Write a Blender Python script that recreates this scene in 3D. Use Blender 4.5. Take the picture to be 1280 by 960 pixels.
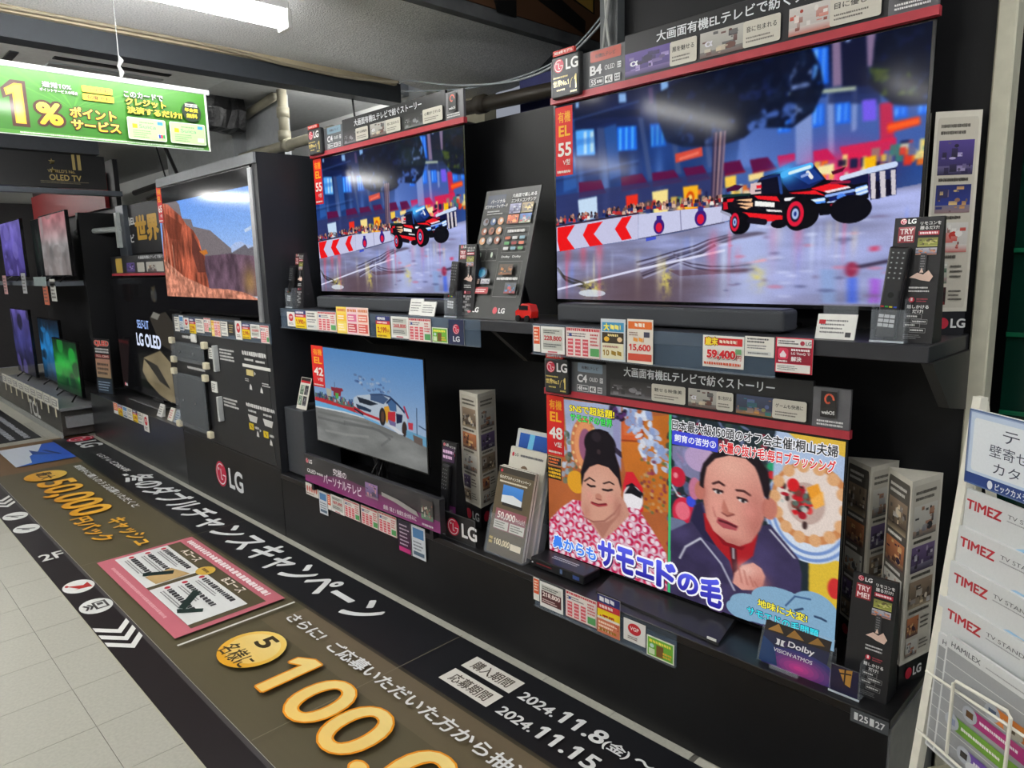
import bpy, bmesh, math, random
import numpy as np
from mathutils import Vector, Matrix
for o in list(bpy.data.objects): bpy.data.objects.remove(o)
S = bpy.context.scene
COL = S.collection
random.seed(7); RNG = np.random.default_rng(7)

# ---------------------------------------------------------------- camera, world, exposure
cam_data = bpy.data.cameras.new('camera')
cam = bpy.data.objects.new('camera', cam_data); COL.objects.link(cam)
cam_data.sensor_fit = 'HORIZONTAL'; cam_data.sensor_width = 36.0
cam_data.lens = 36.0 * 888.0 / 1280.0
cam_data.clip_start = 0.02; cam_data.clip_end = 100
AX = Vector((0.7025465, 0.71123435, -0.02396072))       # camera right in the world
AU = -Vector((0.10308244, -0.13502256, -0.98546584))    # camera up in the world
AB = -Vector((-0.70413239, 0.68986565, -0.1681754))     # camera back in the world
m = Matrix((AX, AU, AB)).transposed().to_4x4()
m.translation = Vector((0, 0, 1.485))
cam.matrix_world = m
S.camera = cam

w = bpy.data.worlds.new('world'); S.world = w; w.use_nodes = True
w.node_tree.nodes['Background'].inputs[0].default_value = (0.80, 0.86, 1.0, 1)
w.node_tree.nodes['Background'].inputs[1].default_value = 0.30
S.view_settings.view_transform = 'Standard'
S.view_settings.look = 'None'
S.view_settings.exposure = 0.15
S.view_settings.gamma = 1.0
S.view_settings.use_curve_mapping = False
S.cycles.use_denoising = True
S.cycles.max_bounces = 8

TUBE_POWER = 56.0
# ceiling tubes: (x, y centre, z) each 1.2 m long along y
TUBES = [(-2.92, 0.97, 2.505), (-2.95, -0.75, 2.505), (-0.95, -1.55, 2.96),  # third one unseen, added to light the upright cards and boards
         (-7.9, -0.90, 2.565), (-5.3, -0.75, 2.565), (-10.9, -1.5, 2.565), (-10.9, 0.4, 2.565),
         (0.85, -0.55, 2.96), (0.85, 1.0, 2.96), (-0.95, -3.3, 2.96), (-4.14, 2.62, 2.592), (-4.14, 0.15, 2.592), (-5.3, -2.6, 2.565), (-2.3, -3.4, 2.96)]  # past the first pair: unseen lamps added to brighten walls, prints and ceiling

# ---------------------------------------------------------------- helpers
def lin(c):
    r = []
    for v in c[:3]:
        v = v / 255.0
        r.append(v / 12.92 if v <= 0.04045 else ((v + 0.055) / 1.055) ** 2.4)
    return r
MATS = {}
def mat(name, col=(128, 128, 128), rough=0.5, metal=0.0, var=0.06, scale=30.0, spec=0.5, alpha=1.0, trans=0.0, bump=0.0, ior=1.45):
    if name in MATS: return MATS[name]
    m = bpy.data.materials.new(name); m.use_nodes = True
    nt = m.node_tree; b = nt.nodes['Principled BSDF']
    l = lin(col)
    tc = nt.nodes.new('ShaderNodeTexCoord'); nz = nt.nodes.new('ShaderNodeTexNoise')
    nz.inputs['Scale'].default_value = scale; nz.inputs['Detail'].default_value = 3
    nt.links.new(tc.outputs['Object'], nz.inputs['Vector'])
    r = nt.nodes.new('ShaderNodeValToRGB')
    r.color_ramp.elements[0].position = 0.3; r.color_ramp.elements[1].position = 0.7
    r.color_ramp.elements[0].color = [v * (1 - var) for v in l] + [1]
    r.color_ramp.elements[1].color = [min(1, v * (1 + var)) for v in l] + [1]
    nt.links.new(nz.outputs['Fac'], r.inputs[0]); nt.links.new(r.outputs[0], b.inputs['Base Color'])
    b.inputs['Roughness'].default_value = rough; b.inputs['Metallic'].default_value = metal
    b.inputs['Specular IOR Level'].default_value = spec; b.inputs['IOR'].default_value = ior
    b.inputs['Alpha'].default_value = alpha; b.inputs['Transmission Weight'].default_value = trans
    if bump:
        bp = nt.nodes.new('ShaderNodeBump'); bp.inputs['Strength'].default_value = bump; bp.inputs['Distance'].default_value = 0.01
        nt.links.new(nz.outputs['Fac'], bp.inputs['Height']); nt.links.new(bp.outputs[0], b.inputs['Normal'])
    MATS[name] = m
    return m
def attr_mat(name, rough=0.5, emit=0.0, spec=0.5, coat=0.0):
    m = bpy.data.materials.new(name); m.use_nodes = True
    nt = m.node_tree; b = nt.nodes['Principled BSDF']
    a = nt.nodes.new('ShaderNodeAttribute'); a.attribute_name = 'Col'
    if emit:
        b.inputs['Base Color'].default_value = (0.004, 0.004, 0.005, 1)
        nt.links.new(a.outputs['Color'], b.inputs['Emission Color']); b.inputs['Emission Strength'].default_value = emit
    else:
        nz = nt.nodes.new('ShaderNodeTexNoise'); nz.inputs['Scale'].default_value = 40
        mx = nt.nodes.new('ShaderNodeMixRGB'); mx.blend_type = 'MULTIPLY'; mx.inputs[0].default_value = 0.10
        nt.links.new(a.outputs['Color'], mx.inputs[1]); nt.links.new(nz.outputs['Fac'], mx.inputs[2])
        nt.links.new(mx.outputs[0], b.inputs['Base Color'])
    b.inputs['Roughness'].default_value = rough; b.inputs['Specular IOR Level'].default_value = spec
    b.inputs['Coat Weight'].default_value = coat; b.inputs['Coat Roughness'].default_value = 0.06
    MATS[name] = m
    return m
PRINT = attr_mat('printed_card', 0.55, spec=0.3)
GLOSS = attr_mat('laminated_print', 0.35, coat=0.35)
FLOORPRINT = attr_mat('floor_film_print', 0.42, spec=0.35)
SCREEN = attr_mat('lit_screen', 0.10, emit=0.84, spec=0.08)
SIGNLIT = attr_mat('lit_sign', 0.4, emit=0.88)
BLACK = mat('black_laminate', (20, 20, 22), 0.42, spec=0.35, var=0.12, scale=6)
WALLBLACK = mat('black_wall_panel', (17, 18, 21), 0.5, spec=0.3, var=0.15, scale=4)
PLASTIC = mat('black_plastic', (20, 20, 23), 0.32)
BEZEL = mat('bezel_black', (10, 10, 12), 0.2)
CHAR = mat('charcoal_fabric', (58, 61, 66), 0.75, var=0.2, scale=400, bump=0.1)
DARKGREY = mat('dark_grey_metal', (52, 54, 58), 0.4, metal=0.3)
WHITE = mat('white_plastic', (225, 225, 220), 0.4)
CARD = mat('card_stock', (212, 209, 198), 0.6)
STEEL = mat('steel', (150, 150, 150), 0.3, metal=0.9)
ACRYL = mat('clear_acrylic', (215, 225, 235), 0.06, alpha=0.08, spec=0.4, var=0.0)
CREAM = mat('cream_paint', (205, 198, 172), 0.5)

def link(o, parent=None):
    COL.objects.link(o)
    if parent is not None: o.parent = parent
    return o
def thing(name, label, cat, loc=(0, 0, 0), group=None):
    o = bpy.data.objects.new(name, None); COL.objects.link(o)
    o.location = loc; o.empty_display_size = 0.05
    o['label'] = label; o['category'] = cat
    if group: o['group'] = group
    return o
def tag(o, label, cat, group=None):
    o['label'] = label; o['category'] = cat
    if group: o['group'] = group
    return o
def root_loc(p):
    v = Vector((0, 0, 0))
    while p is not None: v = v + Vector(p.location); p = p.parent
    return v
def finish(me, name, parent, origin=None):
    """world-space mesh -> object whose origin is the parent's base, or its own base"""
    if parent is not None: org = root_loc(parent)
    elif origin is not None: org = Vector(origin)
    else:
        n = len(me.vertices); co = np.empty(n * 3, np.float32); me.vertices.foreach_get('co', co); co = co.reshape(-1, 3)
        mn = co.min(0); mx = co.max(0); org = Vector(((mn[0] + mx[0]) / 2, (mn[1] + mx[1]) / 2, mn[2]))
    me.transform(Matrix.Translation(-org))
    o = bpy.data.objects.new(name, me)
    if parent is None: o.location = org
    link(o, parent)
    return o

class MB:
    def __init__(s): s.v = []; s.f = []; s.M = None
    def _a(s, vs, fs):
        n = len(s.v)
        if s.M is not None: vs = [tuple(s.M @ Vector(p)) for p in vs]
        s.v += [tuple(p) for p in vs]; s.f += [tuple(i + n for i in f) for f in fs]
        return s
    def box(s, x0, x1, y0, y1, z0, z1):
        return s._a([(x0, y0, z0), (x1, y0, z0), (x1, y1, z0), (x0, y1, z0), (x0, y0, z1), (x1, y0, z1), (x1, y1, z1), (x0, y1, z1)],
                    [(0, 3, 2, 1), (4, 5, 6, 7), (0, 1, 5, 4), (1, 2, 6, 5), (2, 3, 7, 6), (3, 0, 4, 7)])
    def prism(s, a, b):
        """two matching rings of points, capped"""
        n = len(a)
        return s._a(list(a) + list(b), [tuple(range(n))[::-1], tuple(range(n, 2 * n))] + [(i, (i + 1) % n, n + (i + 1) % n, n + i) for i in range(n)])
    def tube(s, pts, r, n=8, cap=True):
        pts = [Vector(p) for p in pts]; rings = []
        up = Vector((0, 0, 1))
        for i, p in enumerate(pts):
            d = (pts[min(i + 1, len(pts) - 1)] - pts[max(i - 1, 0)]).normalized()
            u = up if abs(d.dot(up)) < 0.95 else Vector((0, 1, 0))
            a = d.cross(u).normalized(); b = d.cross(a).normalized()
            rr = r[i] if isinstance(r, (list, tuple)) else r
            rings.append([p + (a * math.cos(2 * math.pi * k / n) + b * math.sin(2 * math.pi * k / n)) * rr for k in range(n)])
        vs = [q for R in rings for q in R]
        fs = [(i * n + k, i * n + (k + 1) % n, (i + 1) * n + (k + 1) % n, (i + 1) * n + k) for i in range(len(pts) - 1) for k in range(n)]
        if cap: fs += [tuple(range(n))[::-1], tuple(range((len(pts) - 1) * n, len(pts) * n))]
        return s._a(vs, fs)
    def cyl(s, c, axis, r, h, n=20):
        c = Vector(c); a = Vector(axis).normalized()
        return s.tube([c, c + a * h], r, n)
    def build(s, name, material, parent=None, bevel=0.0, seg=1, smooth=False, origin=None):
        me = bpy.data.meshes.new(name); me.from_pydata(s.v, [], s.f)
        bm = bmesh.new(); bm.from_mesh(me)
        if bevel: bmesh.ops.bevel(bm, geom=list(bm.edges), offset=bevel, segments=seg, affect='EDGES', profile=0.5)
        bmesh.ops.recalc_face_normals(bm, faces=bm.faces)
        bm.to_mesh(me); bm.free()
        if smooth:
            me.polygons.foreach_set('use_smooth', [True] * len(me.polygons))
        me.materials.append(material)
        return finish(me, name, parent, origin)
def B(x0, x1, y0, y1, z0, z1): return MB().box(x0, x1, y0, y1, z0, z1)
def struct(o): o['kind'] = 'structure'; return o

# ---- lettering: glyph outlines turned into flat faces, cached, normalised to a unit box
TXT = {}
def glyphs(s, bold=0.0):
    k = s
    if k in TXT: return TXT[k]
    c = bpy.data.curves.new('t', 'FONT'); c.body = s; c.resolution_u = 5 if len(s) < 8 else 3
    o = bpy.data.objects.new('t', c); COL.objects.link(o)
    dg = bpy.context.evaluated_depsgraph_get()
    me = bpy.data.meshes.new_from_object(o.evaluated_get(dg))
    co = np.empty(len(me.vertices) * 3); me.vertices.foreach_get('co', co); co = co.reshape(-1, 3)[:, :2]
    fs = [tuple(p.vertices) for p in me.polygons]
    bpy.data.objects.remove(o); bpy.data.curves.remove(c); bpy.data.meshes.remove(me)
    if '1' in s:        # the built-in figure one is a bare stem: give it its flag
        ext = []
        for i in range(len(co) - 3):
            q = co[i:i + 4]; w_ = np.ptp(q[:, 0]); h_ = np.ptp(q[:, 1])
            if .08 < w_ < .12 and .66 < h_ < .70 and abs(q[0, 1] - q[1, 1]) < .01 and abs(q[2, 1] - q[3, 1]) < .01: ext.append(q[:, 0].min())
        for x in ext:
            n = len(co); co = np.concatenate([co, [(x - .13, .47), (x, .555), (x, .68), (x - .13, .575)]]); fs.append((n, n + 1, n + 2, n + 3))
    TXT[k] = (co, fs)
    return TXT[k]

class Art:
    """flat printed artwork on a plane: o + x*ex + y*ey, each layer a hair above the last"""
    def __init__(s, o, ex, ey, step=0.00012):
        s.o = Vector(o); s.ex = Vector(ex); s.ey = Vector(ey); s.n = s.ex.cross(s.ey).normalized()
        s.v = []; s.f = []; s.c = []; s.k = 1; s.step = step
    def add(s, pts, faces, cols, micro=None):
        n = len(s.v); h = s.k * s.step
        if micro is None: s.k += 1
        else: s.k += micro
        o, ex, ey = s.o + s.n * h, s.ex, s.ey
        s.v += [tuple(o + ex * float(p[0]) + ey * float(p[1])) for p in pts]
        s.f += [tuple(i + n for i in f) for f in faces]
        if isinstance(cols, tuple): s.c += [cols] * len(pts)
        else: s.c += list(cols)
        return s
    def poly(s, pts, col): return s.add(pts, [tuple(range(len(pts)))], col)
    def rect(s, x0, y0, x1, y1, col, top=None):
        return s.add([(x0, y0), (x1, y0), (x1, y1), (x0, y1)], [(0, 1, 2, 3)], col if top is None else [col, col, top, top])
    def rrect(s, x0, y0, x1, y1, r, col):
        p = []
        for cx, cy, a0 in ((x1 - r, y1 - r, 0), (x0 + r, y1 - r, 90), (x0 + r, y0 + r, 180), (x1 - r, y0 + r, 270)):
            for k in range(4):
                a = math.radians(a0 + k * 30); p.append((cx + r * math.cos(a), cy + r * math.sin(a)))
        return s.poly(p, col)
    def ell(s, cx, cy, rx, ry, col, n=24, col2=None):
        p = [(cx + rx * math.cos(2 * math.pi * k / n), cy + ry * math.sin(2 * math.pi * k / n)) for k in range(n)]
        c = col if col2 is None else [tuple(col[i] + (col2[i] - col[i]) * (q[1] - cy + ry) / (2 * ry) for i in range(3)) for q in p]
        return s.add(p, [tuple(range(n))], c)
    def line(s, pts, w, col):
        for a, b in zip(pts[:-1], pts[1:]):
            dx, dy = b[0] - a[0], b[1] - a[1]; L = math.hypot(dx, dy) or 1e-9
            nx, ny = -dy / L * w / 2, dx / L * w / 2
            s.add([(a[0] + nx, a[1] + ny), (a[0] - nx, a[1] - ny), (b[0] - nx, b[1] - ny), (b[0] + nx, b[1] + ny)], [(0, 1, 2, 3)], col)
            s.k -= 1
        s.k += 1
        return s
    def frame(s, x0, y0, x1, y1, w, col):
        return s.line([(x0, y0), (x1, y0), (x1, y1), (x0, y1), (x0, y0)], w, col)
    def text(s, t, x0, y0, x1, y1, col, bold=0.012, col2=None, edge=None, ew=0.05, shear=0.0, rot=0.0, shadow=None):
        """fit t into the box; edge = outline colour, ew its width in ems"""
        base = glyphs(t)[0]
        if not len(base): return s
        bb = max(bold, 0)
        mn = base.min(0) - bb; mx = base.max(0) + bb; sx = (x1 - x0) / max(1e-6, mx[0] - mn[0]); sy = (y1 - y0) / max(1e-6, mx[1] - mn[1])
        cx, cy = (x0 + x1) / 2, (y0 + y1) / 2; ca, sa = math.cos(rot), math.sin(rot)
        def put(off, c, c2=None, d=(0, 0)):
            co, fs = glyphs(t); m = len(co)
            if off > .008:      # heavier strokes: the outline laid down again around itself
                ds = [(off * math.cos(k * math.pi / 4 + .39), off * math.sin(k * math.pi / 4 + .39)) for k in range(8)] if off < .05 else [(off * math.cos(k * math.pi / 7), off * math.sin(k * math.pi / 7)) for k in range(14)]
                if off > .06: ds = ds + [(u * .5, v * .5) for u, v in ds]
            else: ds = [(0, 0)]
            co0 = co
            for d_ in ds: one(co0 + d_, fs, c, c2, d)
        def one(co, fs, c, c2, d):
            p = (co - mn) * (sx, sy) + (x0, y0)
            p[:, 0] += shear * (p[:, 1] - cy)
            q = p - (cx, cy); p = np.stack([cx + q[:, 0] * ca - q[:, 1] * sa + d[0], cy + q[:, 0] * sa + q[:, 1] * ca + d[1]], 1)
            if c2 is not None:
                t_ = np.clip((q[:, 1] / (y1 - y0)) + 0.5, 0, 1)
                c = [tuple(c[i] + (c2[i] - c[i]) * float(u) for i in range(3)) for u in t_]
            s.add(p, fs, c, 0.3)
        if shadow: put(bold + ew, shadow, None, ((y1 - y0) * 0.04, -(y1 - y0) * 0.05))
        if edge: put(bold + ew, edge)
        put(bold, col, col2); s.k += 1
        return s
    def vtext(s, t, x0, y0, x1, y1, col, bold=0.012):
        h = (y1 - y0) / len(t)
        for i, ch in enumerate(t): s.text(ch, x0, y1 - (i + 0.92) * h, x1, y1 - (i + 0.08) * h, col, bold)
        return s
    def dashes(s, x0, y0, x1, y1, rows, col, fill=0.55, seed=1, jag=True):
        """rows of print too small to read"""
        r = random.Random(seed); h = (y1 - y0) / rows; pts = []; fs = []
        for i in range(rows):
            yb = y1 - (i + 0.5 + fill / 2) * h; yt = yb + fill * h; x = x0
            end = x1 - (r.random() * 0.3 * (x1 - x0) if jag else 0)
            while x < end:
                wv = h * fill * r.uniform(0.5, 1.1); e = min(end, x + wv); n = len(pts)
                a = r.uniform(0, 0.25) * (yt - yb)
                pts += [(x, yb + a), (e, yb), (e, yt - a), (x, yt)]; fs.append((n, n + 1, n + 2, n + 3)); x = e + h * fill * r.uniform(0.12, 0.3)
        if pts: s.add(pts, fs, col)
        return s
    def thumb(s, x0, y0, x1, y1, pal, seed=1):
        """a small printed picture: backdrop and a few shapes"""
        r = random.Random(seed); w, h = x1 - x0, y1 - y0
        def R(a, b, c_, d, col, top=None): s.rect(x0 + w * a, y0 + h * b, x0 + w * c_, y0 + h * d, col, top); s.k -= .8
        def mix(c, d, t): return tuple(c[i] + (d[i] - c[i]) * t for i in range(3))
        s.rect(x0, y0, x1, y1, pal[0], pal[1]); n = len(pal) - 2
        R(0, 0, 1, r.uniform(.2, .34), mix(pal[0], pal[2], .6), mix(pal[0], pal[2 + 1 % n], .4))
        for i in range(16):        # small patches, larger ones first, like a printed photograph seen from afar
            f = 1 - i / 20; ww, hh = r.uniform(.10, .34) * f, r.uniform(.10, .36) * f; a, b = r.uniform(.02, .97 - ww), r.uniform(.03, .95 - hh); c = mix(pal[2 + i % n], pal[(i * 3) % len(pal)], r.uniform(0, .6))
            if i % 4 == 3: s.ell(x0 + w * (a + ww / 2), y0 + h * (b + hh / 2), w * ww / 2, h * hh / 2, c, 8); s.k -= .8
            else: R(a, b, a + ww, b + hh, c, mix(c, pal[1], .35))
        s.k += 1
        return s
    def lg(s, x0, y0, h, white=(235, 235, 235), red=(190, 20, 60), word=True, wide=1.0):
        """round red mark with the face inside, and the two letters"""
        r = h / 2; cx, cy = x0 + r * wide, y0 + r
        s.ell(cx, cy, r * wide, r, red, 32)
        ring = [(cx + .80 * r * wide * math.cos(a), cy + .80 * r * math.sin(a)) for a in [math.radians(60 + i * 12) for i in range(26)]]
        s.line(ring, r * .10, white)
        s.line([(cx + .80 * r * wide, cy - .04 * r), (cx + .28 * r * wide, cy - .04 * r)], r * .10, white)
        s.line([(cx, cy + .42 * r), (cx, cy - .40 * r), (cx + .26 * r * wide, cy - .40 * r)], r * .12, white)
        s.ell(cx - .36 * r * wide, cy + .36 * r, .12 * r * wide, .12 * r, white, 10)
        if word: s.text('LG', x0 + (2 * r + .22 * h) * wide, y0 + .10 * h, x0 + (2 * r + 1.45 * h) * wide, y0 + .90 * h, white, 0.03)
        return s
    def build(s, name, parent=None, material=None):
        me = bpy.data.meshes.new(name); me.from_pydata(s.v, [], s.f)
        a = me.color_attributes.new('Col', 'FLOAT_COLOR', 'POINT')
        L = np.array(s.c, dtype=np.float64) / 255.0
        L = np.where(L <= 0.04045, L / 12.92, ((L + 0.055) / 1.055) ** 2.4)
        a.data.foreach_set('color', np.concatenate([L, np.ones((len(L), 1))], 1).astype(np.float32).ravel())
        me.materials.append(material or PRINT)
        return finish(me, name, parent)
def AY(y): return Art((0, y, 0), (1, 0, 0), (0, 0, 1))
def AXp(x): return Art((x, 0, 0), (0, 1, 0), (0, 0, 1))
def AF(z): return Art((0, 0, z), (1, 0, 0), (0, 1, 0))

# ---- screen pictures: painted into a numpy array, carried by the vertex colours of a fine grid
class Pic:
    def __init__(s, w, h, col):
        s.w, s.h = w, h; s.a = np.empty((h, w, 3)); s.a[:] = col
        s.U, s.V = np.meshgrid((np.arange(w) + .5) / w, (np.arange(h) + .5) / h)
    def _blend(s, sl, m, col, al):
        m = (m * al)[..., None]; s.a[sl] = s.a[sl] * (1 - m) + np.asarray(col, float) * m
        return s
    def _box(s, u0, u1, v0, v1):
        x0 = max(0, int(u0 * s.w) - 1); x1 = min(s.w, int(u1 * s.w) + 2); y0 = max(0, int(v0 * s.h) - 1); y1 = min(s.h, int(v1 * s.h) + 2)
        if x1 <= x0 or y1 <= y0: return None
        return (slice(y0, y1), slice(x0, x1))
    def poly(s, pts, col, al=1.0, soft=0):
        us = [p[0] for p in pts]; vs = [p[1] for p in pts]; sl = s._box(min(us), max(us), min(vs), max(vs))
        if sl is None: return s
        m = np.zeros(s.U[sl].shape)
        for ou, ov in ((-.25, -.25), (.25, -.25), (-.25, .25), (.25, .25)):
            U = s.U[sl] + ou / s.w; V = s.V[sl] + ov / s.h; ins = np.zeros(U.shape, bool); j = len(pts) - 1
            for i in range(len(pts)):
                (ui, vi), (uj, vj) = pts[i], pts[j]
                if vi != vj: ins ^= ((vi > V) != (vj > V)) & (U < (uj - ui) * (V - vi) / (vj - vi) + ui)
                j = i
            m += ins * .25
        return s._blend(sl, m, col, al)
    def rect(s, p, col, al=1.0):
        (a, b), (c, d) = p[0], p[1]
        return s.poly([(a, b), (c, b), (c, d), (a, d)], col, al)
    def ell(s, u, v, ru, rv, col, al=1.0, rot=0.0):
        R = max(ru, rv * s.h / s.w, ru) + rv
        sl = s._box(u - R, u + R, v - R * 2, v + R * 2)
        if sl is None: return s
        asp = s.h / s.w
        x = (s.U[sl] - u); y = (s.V[sl] - v) * asp; c, n = math.cos(rot), math.sin(rot)
        d = np.sqrt(((x * c + y * n) / ru) ** 2 + ((-x * n + y * c) / (rv * asp)) ** 2)
        return s._blend(sl, np.clip((1 - d) * ru * s.w + .5, 0, 1), col, al)
    def glow(s, u, v, ru, rv, col, al=1.0):
        return s._blend((slice(None), slice(None)), np.exp(-(((s.U - u) / ru) ** 2 + ((s.V - v) / rv) ** 2)), col, al)
    def line(s, pts, w, col, al=1.0):
        asp = s.h / s.w
        for (a, b), (c, d) in zip(pts[:-1], pts[1:]):
            sl = s._box(min(a, c) - w, max(a, c) + w, min(b, d) - w * 2, max(b, d) + w * 2)
            if sl is None: continue
            x, y = s.U[sl], s.V[sl] * asp; b_, d_ = b * asp, d * asp
            L = (c - a) ** 2 + (d_ - b_) ** 2 + 1e-12
            t = np.clip(((x - a) * (c - a) + (y - b_) * (d_ - b_)) / L, 0, 1)
            q = np.hypot(x - a - t * (c - a), y - b_ - t * (d_ - b_))
            s._blend(sl, np.clip((w / 2 - q) * s.w + .5, 0, 1), col, al)
        return s
    def vgrad(s, stops, sl=None):
        vs = [q[0] for q in stops]
        for k in range(3): s.a[:, :, k] = np.interp(s.V, vs, [q[1][k] for q in stops])
        return s
    def noise(s, fu, fv, seed=0, octv=3):
        r = np.random.default_rng(seed); out = np.zeros((s.h, s.w)); amp = 1.0; tot = 0
        for o in range(octv):
            gu, gv = int(fu * 2 ** o) + 2, int(fv * 2 ** o) + 2; g = r.random((gv, gu))
            x = s.U * (gu - 1.001); y = s.V * (gv - 1.001); xi = x.astype(int); yi = y.astype(int); fx = x - xi; fy = y - yi
            fx = fx * fx * (3 - 2 * fx); fy = fy * fy * (3 - 2 * fy)
            n = (g[yi, xi] * (1 - fx) + g[yi, xi + 1] * fx) * (1 - fy) + (g[yi + 1, xi] * (1 - fx) + g[yi + 1, xi + 1] * fx) * fy
            out += n * amp; tot += amp; amp *= .5
        return out / tot
    def mul(s, n, lo, hi, mask=None):
        f = (lo + (hi - lo) * n)[..., None]
        s.a = s.a * f if mask is None else s.a * (1 + (f - 1) * mask[..., None])
        return s
    def blur(s, rx, ry, mask=None):
        a = s.a
        for ax, r in ((1, rx), (0, ry)):
            for _ in range(2):
                if r < 1: continue
                p = np.pad(a, [(r, r) if k == ax else (0, 0) for k in range(3)], mode='edge'); c = np.cumsum(p, axis=ax); z = np.zeros_like(np.take(c, [0], axis=ax)); c = np.concatenate([z, c], axis=ax); n = 2 * r + 1
                a = (np.take(c, range(n, c.shape[ax]), axis=ax) - np.take(c, range(0, c.shape[ax] - n), axis=ax)) / n
        s.a = a if mask is None else s.a * (1 - mask[..., None]) + a * mask[..., None]
        return s
    def grain(s, amt, seed=0):
        s.a = s.a * (1 + (np.random.default_rng(seed).random((s.h, s.w, 1)) - .5) * amt); return s
    def tint(s, mask, col): return s._blend((slice(None), slice(None)), mask, col, 1.0)
def mask_poly(pic, pts):
    q = Pic(pic.w, pic.h, (0, 0, 0)); q.poly(pts, (1, 1, 1)); return q.a[..., 0]
def screen_mesh(name, pic, x0, x1, y, z0, z1):
    w, h = pic.w, pic.h; a = np.clip(pic.a, 0, 255)
    xs = np.linspace(x0, x1, w); zs = np.linspace(z1, z0, h); X, Z = np.meshgrid(xs, zs)
    co = np.stack([X, np.full_like(X, y), Z], -1).reshape(-1, 3)
    i = np.arange((h - 1) * (w - 1)); r = i // (w - 1); c = i % (w - 1); v0 = r * w + c
    quads = np.stack([v0, v0 + w, v0 + w + 1, v0 + 1], 1)
    me = bpy.data.meshes.new(name)
    me.vertices.add(len(co)); me.vertices.foreach_set('co', co.astype(np.float32).ravel())
    me.loops.add(quads.size); me.loops.foreach_set('vertex_index', quads.astype(np.int32).ravel())
    me.polygons.add(len(quads)); me.polygons.foreach_set('loop_start', (np.arange(len(quads)) * 4).astype(np.int32))
    me.update(calc_edges=True)
    at = me.color_attributes.new('Col', 'FLOAT_COLOR', 'POINT')
    L = a.reshape(-1, 3) / 255.0; L = np.where(L <= 0.04045, L / 12.92, ((L + 0.055) / 1.055) ** 2.4)
    at.data.foreach_set('color', np.concatenate([L, np.ones((len(L), 1))], 1).astype(np.float32).ravel())
    me.materials.append(SCREEN)
    return me


# ================================================================ the room
TILE = mat('vinyl_floor_tile', (166, 165, 154), 0.28, var=0.07, scale=90)
PLASTER = mat('sprayed_ceiling_plaster', (236, 238, 240), 0.8, var=0.22, scale=120, bump=0.9)
floor = struct(B(-14, 4, -5, 3.6, -0.10, -0.004).build('floor', mat('floor_screed', (186, 184, 172), 0.35), origin=(0, 0, 0)))
B(-8.52, -1.0, -0.71, 1.998, -0.0042, -0.0030).build('grout', mat('grout', (96, 94, 88), 0.6), floor)
tile_me = None
for ix in range(25):
    for iy in range(9):
        x0 = -8.515 + 0.3 * ix; y0 = -0.707 + 0.3 * iy
        if tile_me is None:
            t = B(0.0009, 0.2991, 0.0009, 0.2991, -0.003, 0.0).build('tile', TILE, floor, origin=(0, 0, 0)); tile_me = t.data; t.location = (x0, y0, 0)
        else:
            t = bpy.data.objects.new('tile', tile_me); link(t, floor); t.location = (x0, y0, 0)

# sprayed ceiling with a soft bulge towards the back corner
def sm(t): t = max(0, min(1, t)); return t * t * (3 - 2 * t)
mb = MB(); nx, ny = 16, 60; x0, x1, y0, y1 = -3.99, -2.69, -4.5, 3.18
pts = []
for j in range(ny + 1):
    for i in range(nx + 1):
        x = x0 + (x1 - x0) * i / nx; y = y0 + (y1 - y0) * j / ny
        pts.append((x, y, 2.665 - 0.15 * sm((y - 2.0) / 1.0) * sm((x + 3.95) / 0.4) * (1 - sm((x + 3.15) / 0.4))))
mb._a(pts, [(j * (nx + 1) + i, j * (nx + 1) + i + 1, (j + 1) * (nx + 1) + i + 1, (j + 1) * (nx + 1) + i) for j in range(ny) for i in range(nx)])
mb.box(x0, x1, y0, y1, 2.71, 2.76)
struct(mb.build('ceiling', PLASTER, smooth=False))
struct(B(-14, -4.1, -5, 3.4, 2.62, 2.72).build('ceiling', mat('white_ceiling', (190, 192, 192), 0.7)))
struct(B(-2.69, 4, -5, 3.6, 3.05, 3.15).build('ceiling', mat('high_ceiling', (200, 200, 198), 0.7)))
struct(B(-4.10, -3.985, -5, 2.95, 2.535, 2.685).build('trim_1', mat('dark_beam', (52, 57, 63), 0.6)))
struct(B(-3.985, -3.955, -5, 2.90, 2.635, 2.668).build('trim_2', mat('cream_strip', (178, 166, 140), 0.6)))
struct(B(-2.74, -2.688, -1.0, 3.5, 2.645, 2.705).build('trim_3', mat('step_face', (88, 90, 92), 0.8, var=0.3, scale=8)))
wu = struct(B(-2.76, -2.68, -1.0, 3.5, 2.705, 3.05).build('wall_upper', mat('brown_board', (88, 58, 36), 0.6, var=0.15, scale=3)))
a = AXp(-2.679); a.poly([(2.584, 2.692), (2.719, 2.693), (2.721, 2.777), (2.564, 2.742)], (12, 12, 12)); a.poly([(3.253, 2.715), (3.26, 2.788), (3.066, 2.853), (2.876, 2.811)], (14, 12, 10))  # black patches on the board, with a triangular shadow painted in
q = [(3.152, 2.872), (3.339, 2.836), (3.339, 2.914)]; a.poly(q, (20, 16, 10)); q = [(3.179, 2.878), (3.325, 2.845), (3.325, 2.911)]; a.poly(q, (188, 150, 70))
a.build('print', wu)
struct(B(-14, -3.9, 3.1, 3.2, 0, 2.7).build('wall_rear', mat('grey_white_wall', (240, 241, 239), 0.7, var=0.04, scale=2)))
struct(B(-3.9, -3.4, 3.15, 3.25, 0, 2.7).build('wall_rear', mat('rear_cream_wall', (176, 172, 150), 0.7, var=0.2, scale=5)))
struct(B(-3.4, -0.4, 3.5, 3.58, 0, 3.05).build('wall_rear', mat('dark_void_stand_in', (26, 27, 31), 0.7)))  # near-black colour stands in for the dark void behind the display
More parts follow.
